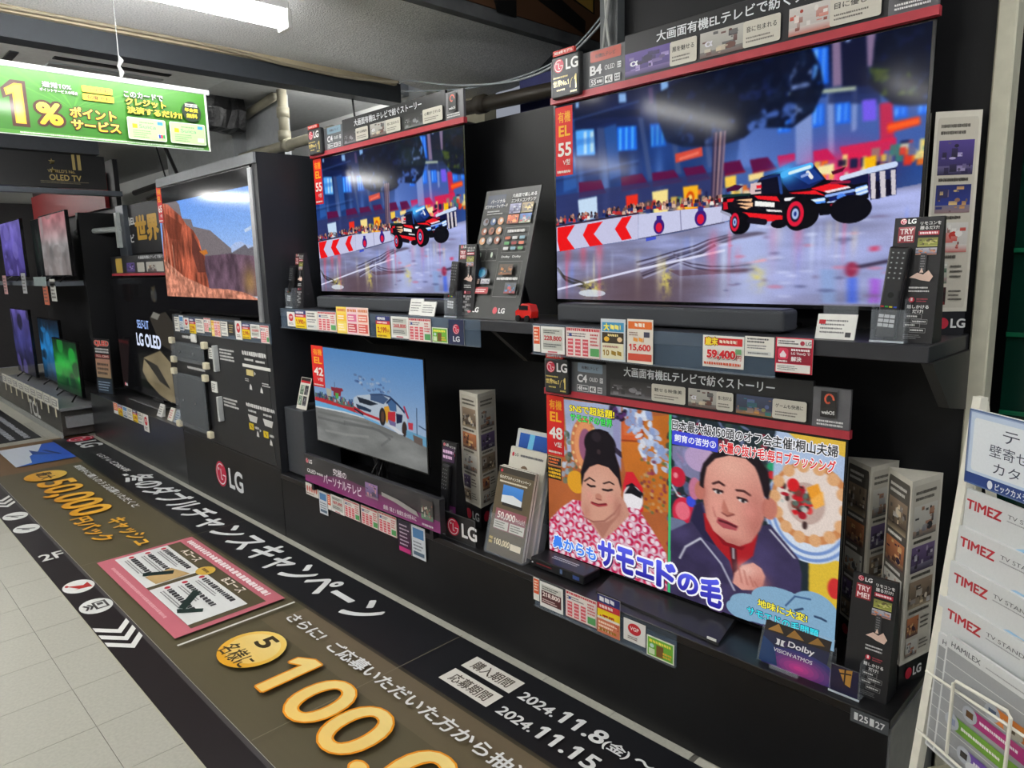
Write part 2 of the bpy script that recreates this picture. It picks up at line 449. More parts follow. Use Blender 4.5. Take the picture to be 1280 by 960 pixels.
# black display wall behind the sets
mb = MB(); mb.box(-3.62, -1.585, 2.14, 2.18, 0, 2.078); wb = mb.build('wall_back', WALLBLACK); struct(wb)
struct(B(-1.585, -0.475, 2.14, 2.18, 0, 3.04).build('wall_back', WALLBLACK))
struct(B(-1.66, -1.585, 2.10, 2.16, 2.08, 3.04).build('trim_4', mat('grey_conduit_box', (74, 78, 80), 0.5)))
struct(B(-7.3, -5.03, 2.14, 2.18, 0, 2.06).build('wall_back', WALLBLACK))
struct(B(-3.66, -3.605, 1.735, 2.16, 0, 2.078).build('wall_divider', mat('divider_panel', (27, 29, 34), 0.45)))
struct(B(-3.70, -3.66, 1.725, 1.75, 1.20, 2.005).build('trim_5', mat('silver_edge', (150, 152, 155), 0.35, metal=0.5)))
post = struct(B(-0.474, -0.432, 2.125, 2.20, 0, 3.04).build('trim_6', mat('cream_post', (196, 194, 176), 0.5), bevel=0.004))
gw = struct(B(-0.45, 3.5, 2.42, 2.46, 0, 3.04).build('wall_right', mat('dark_green_panel', (6, 44, 34), 0.2, var=0.2, scale=2)))
for z in (1.02, 1.245, 1.48):
    B(-0.45, 3.5, 2.41, 2.42, z, z + 0.012).build('reflection_strip', mat('reflection_green', (14, 98, 66), 0.3), gw)  # thin lighter strips standing in for reflections in the dark panel
# unseen side of the shop, so that it stays an interior
struct(B(-14, 4, -5.1, -5.0, 0, 3.1).build('wall_front', mat('far_shop_wall', (190, 188, 182), 0.7)))
struct(B(-14.1, -14, -5.1, 3.6, 0, 3.1).build('wall_left', mat('far_left_wall', (44, 42, 44), 0.7)))

# ---------------------------------------------------------------- ceiling tubes
def tube_lamp(i, x, y, z, label):
    hl = 0.6 if y < 2.5 else 0.26
    t = thing('ceiling_lamp', label, 'lamp', (x, y, z + 0.06), 'fluorescent ceiling lamps')
    top = (2.664 if x > -4 else 2.619) if z < 2.8 else 3.05
    B(x - 0.032, x + 0.032, y - hl - .02, y + hl + .02, z + 0.034, min(top, z + .075)).build('housing', mat('lamp_housing', (225, 226, 224), 0.4), t, bevel=0.006)
    for s in (-1, 1):
        if top > z + .08: B(x - .02, x + .02, y + s * hl * .7 - .05, y + s * hl * .7 + .05, z + .075, top).build('mount', MATS['lamp_housing'], t)
    em = bpy.data.materials.get('tube_glow')
    if em is None:
        em = bpy.data.materials.new('tube_glow'); em.use_nodes = True
        b = em.node_tree.nodes['Principled BSDF']; b.inputs['Emission Color'].default_value = (1, 0.99, 0.965, 1); b.inputs['Emission Strength'].default_value = TUBE_POWER
    MB().tube([(x, y - hl, z), (x, y + hl, z)], 0.034, 12).build('tube', em, t, smooth=True)
    for s in (-1, 1): B(x - 0.045, x + 0.045, y + s * (hl + .01) - 0.012, y + s * (hl + .01) + 0.012, z - 0.038, z + 0.04).build('end_cap', WHITE, t, bevel=0.004)
names = ['long fluorescent tube lamp on the ceiling above the television wall', 'fluorescent tube lamp behind the one above the television wall, nearer the aisle', 'added unseen fluorescent tube lamp on the high ceiling facing the talk show television',
         'fluorescent tube lamp above the far left display', 'fluorescent tube lamp over the aisle behind the dark beam', 'far fluorescent tube lamp at the back of the shop aisle', 'far fluorescent tube lamp by the distant wall',
         'fluorescent tube lamp on the high ceiling over the aisle', 'fluorescent tube lamp on the high ceiling beside the catalogue rack', 'added unseen fluorescent tube lamp on the high ceiling behind the viewer', 'added short fluorescent lamp hidden behind the dark beam near the rear wall', 'added fluorescent lamp hidden behind the dark beam beside the air conditioner', 'second fluorescent tube lamp, added unseen, over the aisle behind the dark beam', 'added unseen fluorescent tube lamp on the high ceiling far behind the viewer']
for i, (x, y, z) in enumerate(TUBES): tube_lamp(i, x, y, z, names[i])

# ---------------------------------------------------------------- pipes, duct, cables, air conditioner
PIPE = mat('painted_pipe', (128, 124, 108), 0.45, var=0.15, scale=8)
def pipe(label, pts, r, rings=(), m=PIPE):
    t = thing('pipe', label, 'pipe', pts[0])
    MB().tube(pts, r, 14).build('run', m, t, smooth=True)
    for p, d in rings: MB().cyl(Vector(p) - Vector(d) * 0.03, d, r * 1.3, 0.06, 14).build('coupling', m, t, smooth=True)
pipe('beige pipe running level along the wall above the divider panel', [(-6.1, 2.36, 2.275), (-3.2, 2.36, 2.275)], 0.032, [((-4.44, 2.36, 2.275), (1, 0, 0)), ((-3.9, 2.36, 2.275), (1, 0, 0))])
pipe('beige upright pipe dropping from the ceiling to the level pipe', [(-4.47, 2.36, 2.62), (-4.47, 2.36, 2.31)], 0.032, [((-4.47, 2.36, 2.335), (0, 0, 1)), ((-4.47, 2.36, 2.48), (0, 0, 1))])
pipe('slanted grey pipe joining the black wrapped duct', [(-5.15, 2.36, 2.53), (-4.56, 2.36, 2.60)], 0.028)
pipe('dark brown pipe behind the black display wall', [(-3.35, 3.45, 2.27), (-3.2, 2.5, 2.27), (-1.75, 2.5, 2.23), (-1.6, 3.45, 2.23)], 0.034, [((-2.72, 2.5, 2.26), (1, 0, 0))], mat('brown_pipe', (58, 52, 44), 0.5))
d = MB(); rr = random.Random(4); ring = []
for k in range(7):
    y = 2.02 + 0.27 * k / 6; g = [(rr.uniform(-.012, .012), rr.uniform(-.012, .012)) for _ in range(8)]
    ring.append([(-5.05 + c[0] + o[0], y, 2.42 + c[1] + o[1]) for c, o in zip([(0, 0), (.09, -.01), (.18, 0), (.19, .12), (.18, .23), (.09, .24), (0, .23), (-.01, .12)], g)])
for a_, b_ in zip(ring[:-1], ring[1:]): d.prism(a_, b_)
tag(d.build('wrapped_duct', mat('black_plastic_wrap', (16, 16, 18), 0.3, bump=0.5, scale=60)), 'duct wrapped in shiny crumpled black plastic below the ceiling', 'duct')
struct(B(-6.4, -5.12, 2.30, 2.40, 2.05, 2.62).build('wall_bulkhead', mat('bulkhead_grey', (122, 125, 127), 0.7)))
struct(B(-5.14, -4.56, 2.40, 2.45, 2.05, 2.62).build('wall_bulkhead', mat('bulkhead_grey2', (140, 143, 146), 0.7)))
ac = thing('air_conditioner', 'white ceiling cassette air conditioner with dark slot behind the beam', 'air conditioner', (-4.7, 1.3, 2.6))
B(-5.25, -4.2, 0.72, 1.95, 2.595, 2.6185).build('panel', mat('ac_white', (205, 208, 208), 0.5), ac, bevel=0.004)
B(-4.47, -4.42, 1.08, 1.66, 2.590, 2.597).build('air_slot', mat('ac_slot', (30, 32, 34), 0.4), ac)
B(-5.0, -4.55, 1.08, 1.66, 2.586, 2.597).build('intake_grille', mat('ac_grille', (150, 154, 154), 0.5), ac)
B(-4.75, -4.45, 0.78, 0.84, 2.588, 2.597).build('sensor', mat('ac_dark', (40, 42, 44), 0.4), ac); B(-4.75, -4.45, 0.89, 0.93, 2.588, 2.597).build('sensor', MATS['ac_dark'], ac)
def cable(label, pts, r, col):
    n = []
    for i in range(len(pts) - 1):
        p0 = Vector(pts[max(0, i - 1)]); p1 = Vector(pts[i]); p2 = Vector(pts[i + 1]); p3 = Vector(pts[min(len(pts) - 1, i + 2)])
        for k in range(6):
            t = k / 6; n.append(0.5 * ((2 * p1) + (p2 - p0) * t + (2 * p0 - 5 * p1 + 4 * p2 - p3) * t * t + (3 * p1 - p0 - 3 * p2 + p3) * t ** 3))
    n.append(Vector(pts[-1]))
    return tag(MB().tube(n, r, 6).build('cable', mat('cable_%d_%d_%d' % col, col, 0.5), smooth=True), label, 'cable')
cable('pale cable sagging under the ceiling edge along the cream strip', [(-3.93, 0.6, 2.645), (-3.93, 1.6, 2.65), (-3.93, 2.1, 2.625), (-3.9, 2.5, 2.61), (-3.6, 2.65, 2.55)], 0.009, (150, 140, 120))
cable('silver wire strung from ceiling corner to the tall black panel', [(-3.45, 2.55, 2.50), (-3.04, 2.3, 2.40), (-2.6, 2.25, 2.29), (-2.2, 2.25, 2.24), (-1.9, 2.22, 2.27), (-1.62, 2.12, 2.34)], 0.005, (140, 146, 150))
cable('second silver wire just above the dark blue sheet', [(-3.1, 2.3, 2.36), (-2.6, 2.26, 2.275), (-2.2, 2.26, 2.255), (-1.9, 2.23, 2.29), (-1.60, 2.12, 2.38)], 0.004, (128, 136, 142))
cable('grey cable hanging down the conduit by the brown board', [(-1.62, 2.09, 2.95), (-1.60, 2.085, 2.5), (-1.63, 2.085, 2.25), (-1.64, 2.085, 2.17)], 0.006, (150, 152, 150))
cable('pale cable hanging beside the grey one on the conduit', [(-1.59, 2.09, 2.95), (-1.625, 2.085, 2.4), (-1.60, 2.085, 2.17)], 0.005, (168, 170, 166))
tag(B(-2.55, -1.70, 2.60, 2.62, 0, 2.36).build('blue_sheet', mat('navy_sheet', (22, 30, 96), 0.6)), 'dark navy sheet hanging behind the black display wall', 'sheet')
cable('thin black cord hanging in front of the white wall', [(-4.02, 2.6, 2.52), (-4.0, 2.6, 2.35), (-3.98, 2.6, 2.1)], 0.006, (30, 30, 32))


# ================================================================ floor graphics
mat_sheet = thing('campaign_floor_sheet', 'long olive and black campaign sheet with gold numerals stuck to the floor', 'floor sheet', (-3.5, 1.25, 0))
B(-7.45, 0.6, 0.815, 1.695, 0.0003, 0.0016).build('film', mat('floor_film', (60, 56, 46), 0.4), mat_sheet)
a = AF(0.0017)
OL = (86, 79, 58); BK = (18, 19, 24); WH = (226, 228, 228)
a.rect(-7.45, 0.815, 0.6, 1.695, OL); a.rect(-7.45, 1.40, 0.6, 1.695, BK); a.rect(-7.45, 1.385, 0.6, 1.40, (58, 52, 40))
a.rect(-7.45, 0.815, -7.40, 1.695, (120, 92, 58)); a.rect(-7.40, 0.815, -6.35, 1.40, (112, 84, 52))
a.rect(-2.75, 1.30, 0.6, 1.385, (104, 92, 72)); a.rect(-2.8, 1.2, 0.6, 1.30, (98, 88, 67))
a.lg(-7.36, 1.49, 0.215, WH, (196, 24, 62), True)
a.text('LGテレビ2024年', -6.50, 1.525, -5.74, 1.578, WH, 0.02)
a.text('冬のダブルチャンス', -5.60, 1.445, -3.60, 1.650, WH, 0.03, shear=0.12)
a.text('キャンペーン', -3.66 + .10, 1.445, -2.45, 1.650, WH, 0.03, shear=0.12)
a.rect(-5.68, 1.49, -5.62, 1.52, WH)
for y0, y1, t in ((1.556, 1.638, '購入期間'), (1.448, 1.530, '応募期間')):
    a.rect(-1.898, y0, -1.642, y1, (225, 222, 214)); a.text(t, -1.868, y0 + .014, -1.672, y1 - .014, (70, 60, 48), 0.014)
def adv(t, q, y0, y1): a.text(t, q[0][0], y0, q[1][0], y1, WH, 0.025)
adv('2024.', [(-1.606, 1.563), (-1.444, 1.567)], 1.557, 1.604)
adv('11.8', [(-1.43, 1.563), (-1.243, 1.583)], 1.556, 1.622)
adv('(金)', [(-1.24, 1.556), (-1.145, 1.56)], 1.552, 1.604)
adv('～', [(-1.127, 1.564), (-1.059, 1.574)], 1.575, 1.595)
adv('2024.', [(-1.601, 1.453), (-1.444, 1.462)], 1.449, 1.494)
adv('11.15', [(-1.431, 1.458), (-1.19, 1.482)], 1.447, 1.512)
adv('(金)', [(-1.168, 1.47), (-1.08, 1.476)], 1.446, 1.498)
# blue sky picture
a.rect(-7.28, 0.98, -6.53, 1.395, (50, 110, 200), (28, 84, 196)); a.poly([(-7.28, .98), (-6.53, .98), (-6.60, 1.10), (-6.85, 1.13), (-7.0, 1.22), (-7.28, 1.30)], (206, 214, 226))
a.poly([(-7.1, 1.17), (-6.95, 1.22), (-6.8, 1.30), (-6.83, 1.22), (-6.9, 1.16)], (36, 70, 140)); a.line([(-7.0, 1.26), (-6.75, 1.33)], .03, (24, 50, 120))
a.text('期間中に購入のうえ応募いただくと', -6.22, 1.294, -4.79, 1.348, WH, 0.02)
GO = (214, 150, 30); GL = (236, 214, 150)
a.ell(-6.08, 1.085, .15, .135, GO, 28, (236, 196, 90)); a.text('最大', -6.19, 1.035, -5.97, 1.135, (60, 44, 20), 0.03)
a.text('50,000', -5.88, 0.948, -4.86, 1.212, GO, 0.02, (240, 186, 70), edge=(200, 126, 14), ew=.012)
a.text('円バック', -4.84, 0.952, -4.30, 1.06, (222, 160, 40), 0.03); a.text('キャッシュ', -4.66, 1.095, -4.07, 1.20, (226, 168, 50), 0.03)
for x in (-4.005, -2.05 + .0): a.line([(x, .815), (x, 1.695)], .003, (122, 116, 98))
# pink course box
PK = (190, 104, 116)
a.rect(-3.985, 0.878, -2.89, 1.358, PK); a.rect(-3.955, .955, -2.925, 1.285, (84, 76, 54))
a.dashes(-3.93, 1.302, -2.98, 1.342, 1, (238, 226, 226), .8, 3, False); a.dashes(-3.85, .905, -3.1, .925, 1, (214, 160, 166), .8, 4, False)
for k, (x0, x1, t) in enumerate(((-3.955, -3.475, 'Aコース'), (-3.435, -2.96, 'Bコース'))):
    a.rect(x0, .955, x1, 1.215, (218, 220, 218)); a.text(t, x0 + .14, 1.232, x0 + .34, 1.275, (235, 228, 214), 0.02)
    for j in range(3):
        y = 1.185 - .08 * j; a.ell(x0 + .035, y, .014, .014, (190, 40, 60), 10); a.dashes(x0 + .06, y - .016, x0 + .40 - .02 * j, y + .014, 1, (50, 50, 54), .9, 7 + j + 5 * k, False)
        a.dashes(x0 + .06, y - .045, x0 + .36, y - .022, 2, (130, 130, 132), .6, 17 + j + 5 * k)
a.poly([(-3.60, .99), (-3.48, 1.0), (-3.48, 1.16), (-3.62, 1.12)], (190, 160, 110)); a.poly([(-3.66, 1.00), (-3.62, .985), (-3.54, 1.10), (-3.58, 1.12)], (20, 40, 38))
a.poly([(-3.28, 1.10), (-3.235, 1.115), (-3.11, 1.0), (-3.15, .985)], (22, 44, 40)); a.poly([(-3.14, .975), (-3.10, .962), (-3.03, 1.045), (-3.06, 1.06)], (26, 46, 42))
a.ell(-3.455, 1.225, .055, .045, (206, 168, 70), 16); a.dashes(-3.49, 1.215, -3.42, 1.237, 1, (110, 80, 30), .9, 3, False)
a.line([(-2.817, .862), (-2.814, 1.366)], .012, (222, 222, 216))
a.text('さらに!', -2.71, 1.264, -2.44, 1.322, WH, 0.022); a.text('ご応募いただいた方から抽選で', -2.37, 1.256, -1.19, 1.322, WH, 0.022)
a.ell(-2.572, 1.057, .140, .128, (222, 160, 34), 32, (240, 206, 110)); a.ell(-2.572, 1.062, .118, .10, (230, 190, 96), 28, (238, 214, 140))
a.text('5', -2.615, 1.078, -2.535, 1.16, (60, 50, 28), 0.03); a.text('名様に', -2.67, .955, -2.475, 1.04, (60, 50, 28), 0.012)
a.text('100,000', -2.375, 0.912, -0.98, 1.19, (240, 200, 110), 0.010, (244, 218, 140), edge=(232, 146, 10), ew=.020)
a.text('円', -.95, .915, -.72, 1.15, (236, 168, 40), 0.03)
a.build('print', mat_sheet, FLOORPRINT)

strip = thing('floor_marker_strip', 'dark brown floor strip with white arrows and round icons beside pale tiles', 'floor strip', (-3.5, 0.74, 0))
B(-7.6, 0.6, 0.668, 0.812, 0.0003, 0.0016).build('film', mat('strip_film', (34, 26, 28), 0.3), strip)
a = AF(0.0017); a.rect(-7.6, .668, .6, .812, (24, 17, 19)); a.rect(-7.6, .796, .6, .812, (64, 60, 62)); a.rect(-7.6, .662, .6, .668, (176, 172, 152))
def chev(x, n=3):
    for i in range(n):
        q = x + i * .085
        a.poly([(q - .09, .672), (q - .045, .672), (q + .045, .745), (q - .035, .80), (q - .08, .80), (q, .745)], (222, 222, 218))
chev(-3.17); chev(-5.62 - .05)
for cx in (-5.21, -4.895, -3.765, -3.475): a.ell(cx, .742, .085, .066, (218, 220, 216), 24)
a.poly([(-3.80, .70), (-3.735, .735), (-3.735, .712), (-3.72, .79), (-3.79, .785), (-3.765, .762)], (170, 40, 34)); a.ell(-3.80, .70, .014, .008, (170, 40, 34), 10)
b = Art((-3.475, .742, .0017), (0, 1, 0), (-1, 0, 0)); b.k = 30
b.rect(-.01, -.045, .045, .04, (60, 58, 58)); b.rect(0, -.035, .035, .03, (214, 216, 212)); b.rect(.006, -.005, .03, .022, (60, 58, 58)); b.line([(-.045, -.03), (-.03, .0), (-.045, .03)], .01, (60, 58, 58)); b.line([(-.028, -.03), (-.013, .0), (-.028, .03)], .01, (60, 58, 58))
for cx in (-5.21, -4.895): a.line([(cx - .04, .70), (cx, .74), (cx + .03, .78)], .012, (60, 60, 62)); a.line([(cx, .72), (cx + .04, .75)], .012, (60, 60, 62))
b.o = Vector((-4.29, .742, .0017)); b.text('2F', -.055, -.055, .055, .055, (214, 214, 210), 0.02)
for k in range(2): pass
a.build('print', strip, FLOORPRINT); b.build('icon_print', strip, FLOORPRINT)

far = thing('floor_sheet', 'black floor sheet with rows of white print at the far left', 'floor sheet', (-8.4, 1.15, 0))
B(-9.9, -7.62, 0.85, 1.37, 0.0003, 0.0016).build('film', BLACK, far)
a = AF(0.0017); a.rect(-9.9, .85, -7.62, 1.37, (24, 25, 30))
for r in range(4): a.dashes(-9.8, .90 + .115 * r, -7.7, .96 + .115 * r, 1, (170, 174, 182), .9, 40 + r, False)
a.build('print', far, FLOORPRINT)


# ================================================================ what the screens show
def blocks(p, region_pts, n, pal, su, sv, seed, al=0.9):
    r = random.Random(seed); us = [q[0] for q in region_pts]; vs = [q[1] for q in region_pts]
    for _ in range(n):
        t = r.random(); u = min(us) + (max(us) - min(us)) * t
        # band whose middle follows the line from the first to the second point
        (u0, v0), (u1, v1) = region_pts[0], region_pts[1]; vm = v0 + (v1 - v0) * (u - u0) / (u1 - u0)
        v = vm + r.uniform(-1, 1) * region_pts[2][1] if len(region_pts) > 2 and False else vm + r.uniform(-.5, .5) * sv * 2
        a, b = su * r.uniform(.3, 1), sv * r.uniform(.3, 1)
        p.poly([(u, v), (u + a, v - .1 * a), (u + a, v + b), (u, v + b)], r.choice(pal), al)

# ---- the wet street race with the black and red truck
p = Pic(600, 338, (30, 50, 100))
p.vgrad([(0, (22, 30, 62)), (.25, (34, 58, 112)), (.5, (48, 78, 136)), (.62, (70, 90, 140)), (1, (120, 118, 130))])
n = p.noise(7, 5, 3); p.mul(n, .75, 1.25)
# left facade: pillars and windows
for q in ([(0.158, 0.144), (0.183, 0.15), (0.204, 0.462), (0.168, 0.456)], [(0.298, 0.134), (0.314, 0.138), (0.348, 0.428), (0.332, 0.43)], [(0.398, 0.205), (0.414, 0.209), (0.436, 0.417), (0.418, 0.413)], [(0.498, 0.273), (0.509, 0.267), (0.525, 0.398), (0.511, 0.404)], [(0.593, 0.296), (0.611, 0.3), (0.623, 0.393), (0.603, 0.405)]):
    p.poly(q, (78, 92, 132), .75)
for q in ([(0.027, 0.031), (0.074, 0.044), (0.082, 0.423), (0.032, 0.436)], [(0.183, 0.15), (0.225, 0.142), (0.242, 0.391), (0.204, 0.404)]): p.poly(q, (66, 118, 190), .55)
p.poly([(0.07, 0.043), (0.304, 0.095), (0.304, 0.127), (0.069, 0.082)], (16, 30, 60), .7)
for q in ([(0.079, 0.133), (0.147, 0.147), (0.152, 0.273), (0.083, 0.263)],): p.poly(q, (96, 170, 240)); 
p.rect([(0.11, 0.151), (0.121, 0.261)], (210, 235, 245), .8); p.rect([(0.133, 0.157), (0.147, 0.257)], (240, 244, 220), .6); p.rect([(0.084, 0.184), (0.147, 0.213)], (50, 110, 190), .5)
for q in ([(0.228, 0.157), (0.293, 0.169), (0.296, 0.28), (0.231, 0.272)], [(0.336, 0.173), (0.38, 0.178), (0.388, 0.282), (0.341, 0.279)]):
    p.poly(q, (38, 112, 226)); (u0, v0), _, (u1, v1), _ = q
    for k in range(3): p.rect([(u0 + (u1 - u0) * (.12 + .3 * k), v0 + .01), (u0 + (u1 - u0) * (.22 + .3 * k), v1 - .01)], (110, 200, 250), .75)
for q in ([(0.233, 0.005), (0.258, 0.009), (0.26, 0.052), (0.235, 0.048)], [(0.368, -0.001), (0.391, 0.002), (0.394, 0.078), (0.372, 0.075)], [(0.081, 0.002), (0.093, 0.002), (0.092, 0.029), (0.081, 0.028)]): p.poly(q, (150, 190, 235), .9)
p.poly([(0.329, 0.009), (0.345, 0.009), (0.348, 0.085), (0.333, 0.085)], (96, 74, 110), .8)
# right facade: pale columns, ledge, bright windows
p.poly([(0.604, 0.16), (1.021, 0.23), (1.015, 0.445), (0.587, 0.419)], (84, 112, 178), .8)
for q in ([(0.727, 0.166), (0.767, 0.174), (0.773, 0.435), (0.736, 0.435)], [(0.799, 0.18), (0.812, 0.181), (0.821, 0.41), (0.808, 0.414)], [(0.852, 0.183), (0.863, 0.185), (0.865, 0.332), (0.855, 0.336)], [(0.71, 0.009), (0.76, 0.012), (0.768, 0.171), (0.716, 0.163)]):
    p.poly(q, (130, 150, 200))
for q in ([(0.804, -0.011), (0.822, -0.008), (0.83, 0.161), (0.81, 0.159)], [(0.874, -0.009), (0.893, -0.007), (0.896, 0.113), (0.878, 0.111)], [(0.689, 0.001), (0.71, 0.001), (0.711, 0.077), (0.692, 0.079)]): p.poly(q, (134, 116, 146))
p.poly([(0.824, -0.006), (0.875, -0), (0.884, 0.179), (0.831, 0.169)], (24, 30, 58)); p.poly([(0.801, 0.159), (0.908, 0.187), (0.911, 0.251), (0.802, 0.219)], (40, 50, 90), .8)
for q in ([(0.761, -0), (0.797, 0.008), (0.801, 0.145), (0.766, 0.138)], [(0.767, 0.212), (0.794, 0.216), (0.796, 0.299), (0.77, 0.3)], [(0.818, 0.222), (0.849, 0.226), (0.852, 0.303), (0.821, 0.3)], [(0.936, 0.269), (0.963, 0.272), (0.965, 0.312), (0.939, 0.31)], [(0.981, 0.261), (1.004, 0.263), (1.007, 0.313), (0.984, 0.311)], [(0.687, 0.248), (0.719, 0.248), (0.72, 0.303), (0.69, 0.302)]):
    p.poly(q, (44, 110, 226)); (u0, v0), _, (u1, v1), _ = q
    p.rect([(u0 + (u1 - u0) * .15, v0 + .008), (u0 + (u1 - u0) * .35, v1 - .01)], (130, 190, 250), .8); p.rect([(u0 + (u1 - u0) * .6, v0 + .008), (u0 + (u1 - u0) * .75, v1 - .01)], (110, 170, 240), .7)
p.poly([(0.873, 0.227), (0.902, 0.231), (0.905, 0.306), (0.878, 0.305)], (122, 100, 226)); p.poly([(0.711, 0.15), (0.86, 0.173), (0.86, 0.186), (0.714, 0.167)], (178, 190, 170))
for q in ([(0.832, -0.009), (0.842, -0.006), (0.843, 0.008), (0.833, 0.006)], [(0.925, 0.008), (0.938, 0.01), (0.939, 0.035), (0.927, 0.033)]): p.poly(q, (170, 190, 235))
p.poly([(0.909, 0.25), (0.934, 0.251), (0.942, 0.386), (0.915, 0.387)], (214, 40, 70), .8)
p.glow(.82, .50, .075, .10, (250, 60, 120), .85); p.glow(.80, .50, .03, .05, (255, 170, 200), .6); p.glow(.87, .46, .06, .05, (230, 40, 60), .5)
p.poly([(0.927, 0.326), (0.987, 0.316), (0.99, 0.344), (0.929, 0.36)], (240, 74, 34)); p.line([(0.929, 0.341), (0.986, 0.332)], .006, (250, 130, 60), .8)
for k in range(5):      # ledges and light falling on the pillars
    v = (.06, .115, .33, .345, .50)[k]; p.line([(0, v + .03), (.30, v)], .004, (20, 34, 70) if k % 2 else (86, 112, 170), .6)
for u in (.10, .19, .285, .37): p.tint(np.exp(-((p.U - u - .02 * (p.V - .5)) / .012) ** 2) * np.clip((p.V - .25) * 6, 0, 1) * (p.V < .62) * .45, (130, 168, 232))
p.tint(np.exp(-((p.U - .60) / .10) ** 2) * np.exp(-((p.V - .42) / .14) ** 2) * .35, (150, 176, 240))
# tree crowns
n1 = p.noise(34, 22, 5)
m = np.maximum(mask_poly(p, [(0.354, 0.043), (0.438, 0.009), (0.527, -0.01), (0.6, -0.016), (0.688, -0.018), (0.757, -0.011), (0.781, 0.072), (0.792, 0.157), (0.772, 0.24), (0.723, 0.288), (0.636, 0.266), (0.606, 0.299), (0.543, 0.317), (0.441, 0.299), (0.387, 0.264), (0.361, 0.16)]),
               mask_poly(p, [(0.893, -0.041), (1.018, -0.02), (1.02, 0.283), (0.965, 0.274), (0.934, 0.258), (0.909, 0.215), (0.884, 0.172), (0.89, 0.111)]))
m = m * np.clip((n1 - .20) * 6, 0, 1)
p.tint(m * .95, (14, 22, 44)); p.tint(m * np.clip((p.noise(50, 30, 8) - .55) * 4, 0, 1) * .35, (38, 62, 92))
mm = mask_poly(p, [(0.882, 0.115), (0.96, 0.149), (0.986, 0.246), (0.91, 0.222)]) * np.clip((p.noise(60, 30, 9) - .45) * 4, 0, 1); p.tint(mm * .7, (96, 110, 40))
p.glow(.40, .22, .09, .10, (44, 74, 116), .35)
p.blur(1, 1)
# awnings
AW = (98, 28, 76)
for q in ([(0.09, 0.396), (0.172, 0.398), (0.189, 0.46), (0.092, 0.47)], [(0.242, 0.396), (0.312, 0.392), (0.338, 0.454), (0.245, 0.463)], [(0.344, 0.395), (0.412, 0.394), (0.437, 0.448), (0.348, 0.456)], [(0.439, 0.391), (0.494, 0.392), (0.517, 0.448), (0.455, 0.451)], [(0.454, 0.395), (0.496, 0.389), (0.517, 0.449), (0.455, 0.456)], [(0.551, 0.391), (0.597, 0.388), (0.611, 0.438), (0.553, 0.445)], [(0.622, 0.392), (0.667, 0.39), (0.69, 0.44), (0.632, 0.447)]):
    p.poly(q, AW); p.line([q[3], q[2]], .004, (140, 40, 60))
for q in ([(0.691, 0.391), (0.732, 0.389), (0.734, 0.416), (0.696, 0.441)], [(0.774, 0.39), (0.805, 0.387), (0.826, 0.432), (0.777, 0.431)]): p.poly(q, (196, 44, 96))
p.poly([(0.831, 0.387), (0.946, 0.378), (0.948, 0.442), (0.843, 0.435)], (226, 40, 80), .8)
p.poly([(0.415, 0.324), (0.493, 0.31), (0.496, 0.35), (0.417, 0.364)], (206, 84, 70)); p.line([(0.43, 0.349), (0.482, 0.334)], .007, (236, 140, 120), .7)
# shop fronts and the crowd
pal = [(226, 190, 90), (236, 120, 40), (210, 60, 50), (90, 110, 160), (40, 44, 80), (220, 216, 190), (150, 130, 120), (30, 30, 60), (70, 130, 120), (240, 220, 140)]
def band(u0, v0, u1, v1, h, nn, seed, s=1.0):
    r = random.Random(seed)
    for _ in range(nn):
        t = r.random(); u = u0 + (u1 - u0) * t; v = v0 + (v1 - v0) * t + r.uniform(-h, h); a = r.uniform(.006, .02) * s; b = r.uniform(.02, .06) * s
        p.rect([(u, v), (u + a, v + b)], r.choice(pal), .85)
p.poly([(-0, 0.452), (0.556, 0.421), (0.569, 0.568), (-0.002, 0.588)], (58, 62, 104), .8)
band(.0, .66, .50, .54, .05, 110, 4); band(.40, .55, 1.0, .42, .04, 120, 5)
for q, c in (([(0.345, 0.483), (0.395, 0.477), (0.396, 0.591), (0.352, 0.595)], (240, 220, 150)), ([(0.44, 0.475), (0.484, 0.473), (0.485, 0.574), (0.447, 0.583)], (246, 180, 50)), ([(0.259, 0.489), (0.299, 0.485), (0.3, 0.58), (0.263, 0.585)], (226, 60, 44)), ([(0.086, 0.485), (0.157, 0.476), (0.16, 0.584), (0.093, 0.592)], (196, 216, 236)), ([(0.558, 0.452), (0.588, 0.449), (0.589, 0.495), (0.56, 0.498)], (240, 200, 90)), ([(0.62, 0.453), (0.659, 0.447), (0.657, 0.473), (0.622, 0.48)], (240, 216, 150)), ([(0.885, 0.438), (0.908, 0.434), (0.91, 0.481), (0.888, 0.48)], (246, 186, 30)), ([(0.787, 0.452), (0.822, 0.446), (0.82, 0.486), (0.788, 0.483)], (240, 226, 170))):
    p.poly(q, c)
p.ell(*([(0.462, 0.527)][0]), .012, .03, (200, 80, 20)); p.ell(*([(0.462, 0.527)][0]), .006, .015, (250, 220, 130))
for i in range(70):
    r = random.Random(i + 60); t = r.random(); u = .0 + .36 * t; v = .705 - .125 * t / .72 + r.uniform(-.014, .014)
    p.ell(u, v, .006, .014, r.choice([(60, 40, 50), (160, 60, 50), (40, 50, 90), (200, 170, 150), (90, 80, 80), (190, 60, 60)]))
tq = [(0.526, 0.28), (0.556, 0.279), (0.523, 0.51), (0.547, 0.505)]
for k, c in enumerate(((60, 50, 76), (150, 120, 130), (52, 42, 64), (184, 150, 146), (80, 66, 90), (150, 124, 136))):
    t = k / 5; p.line([(tq[0][0] + (tq[1][0] - tq[0][0]) * t, tq[0][1] - .02), (tq[2][0] + (tq[3][0] - tq[2][0]) * t, tq[2][1] + .06)], .0055, c, .9)
p.blur(1, 1)
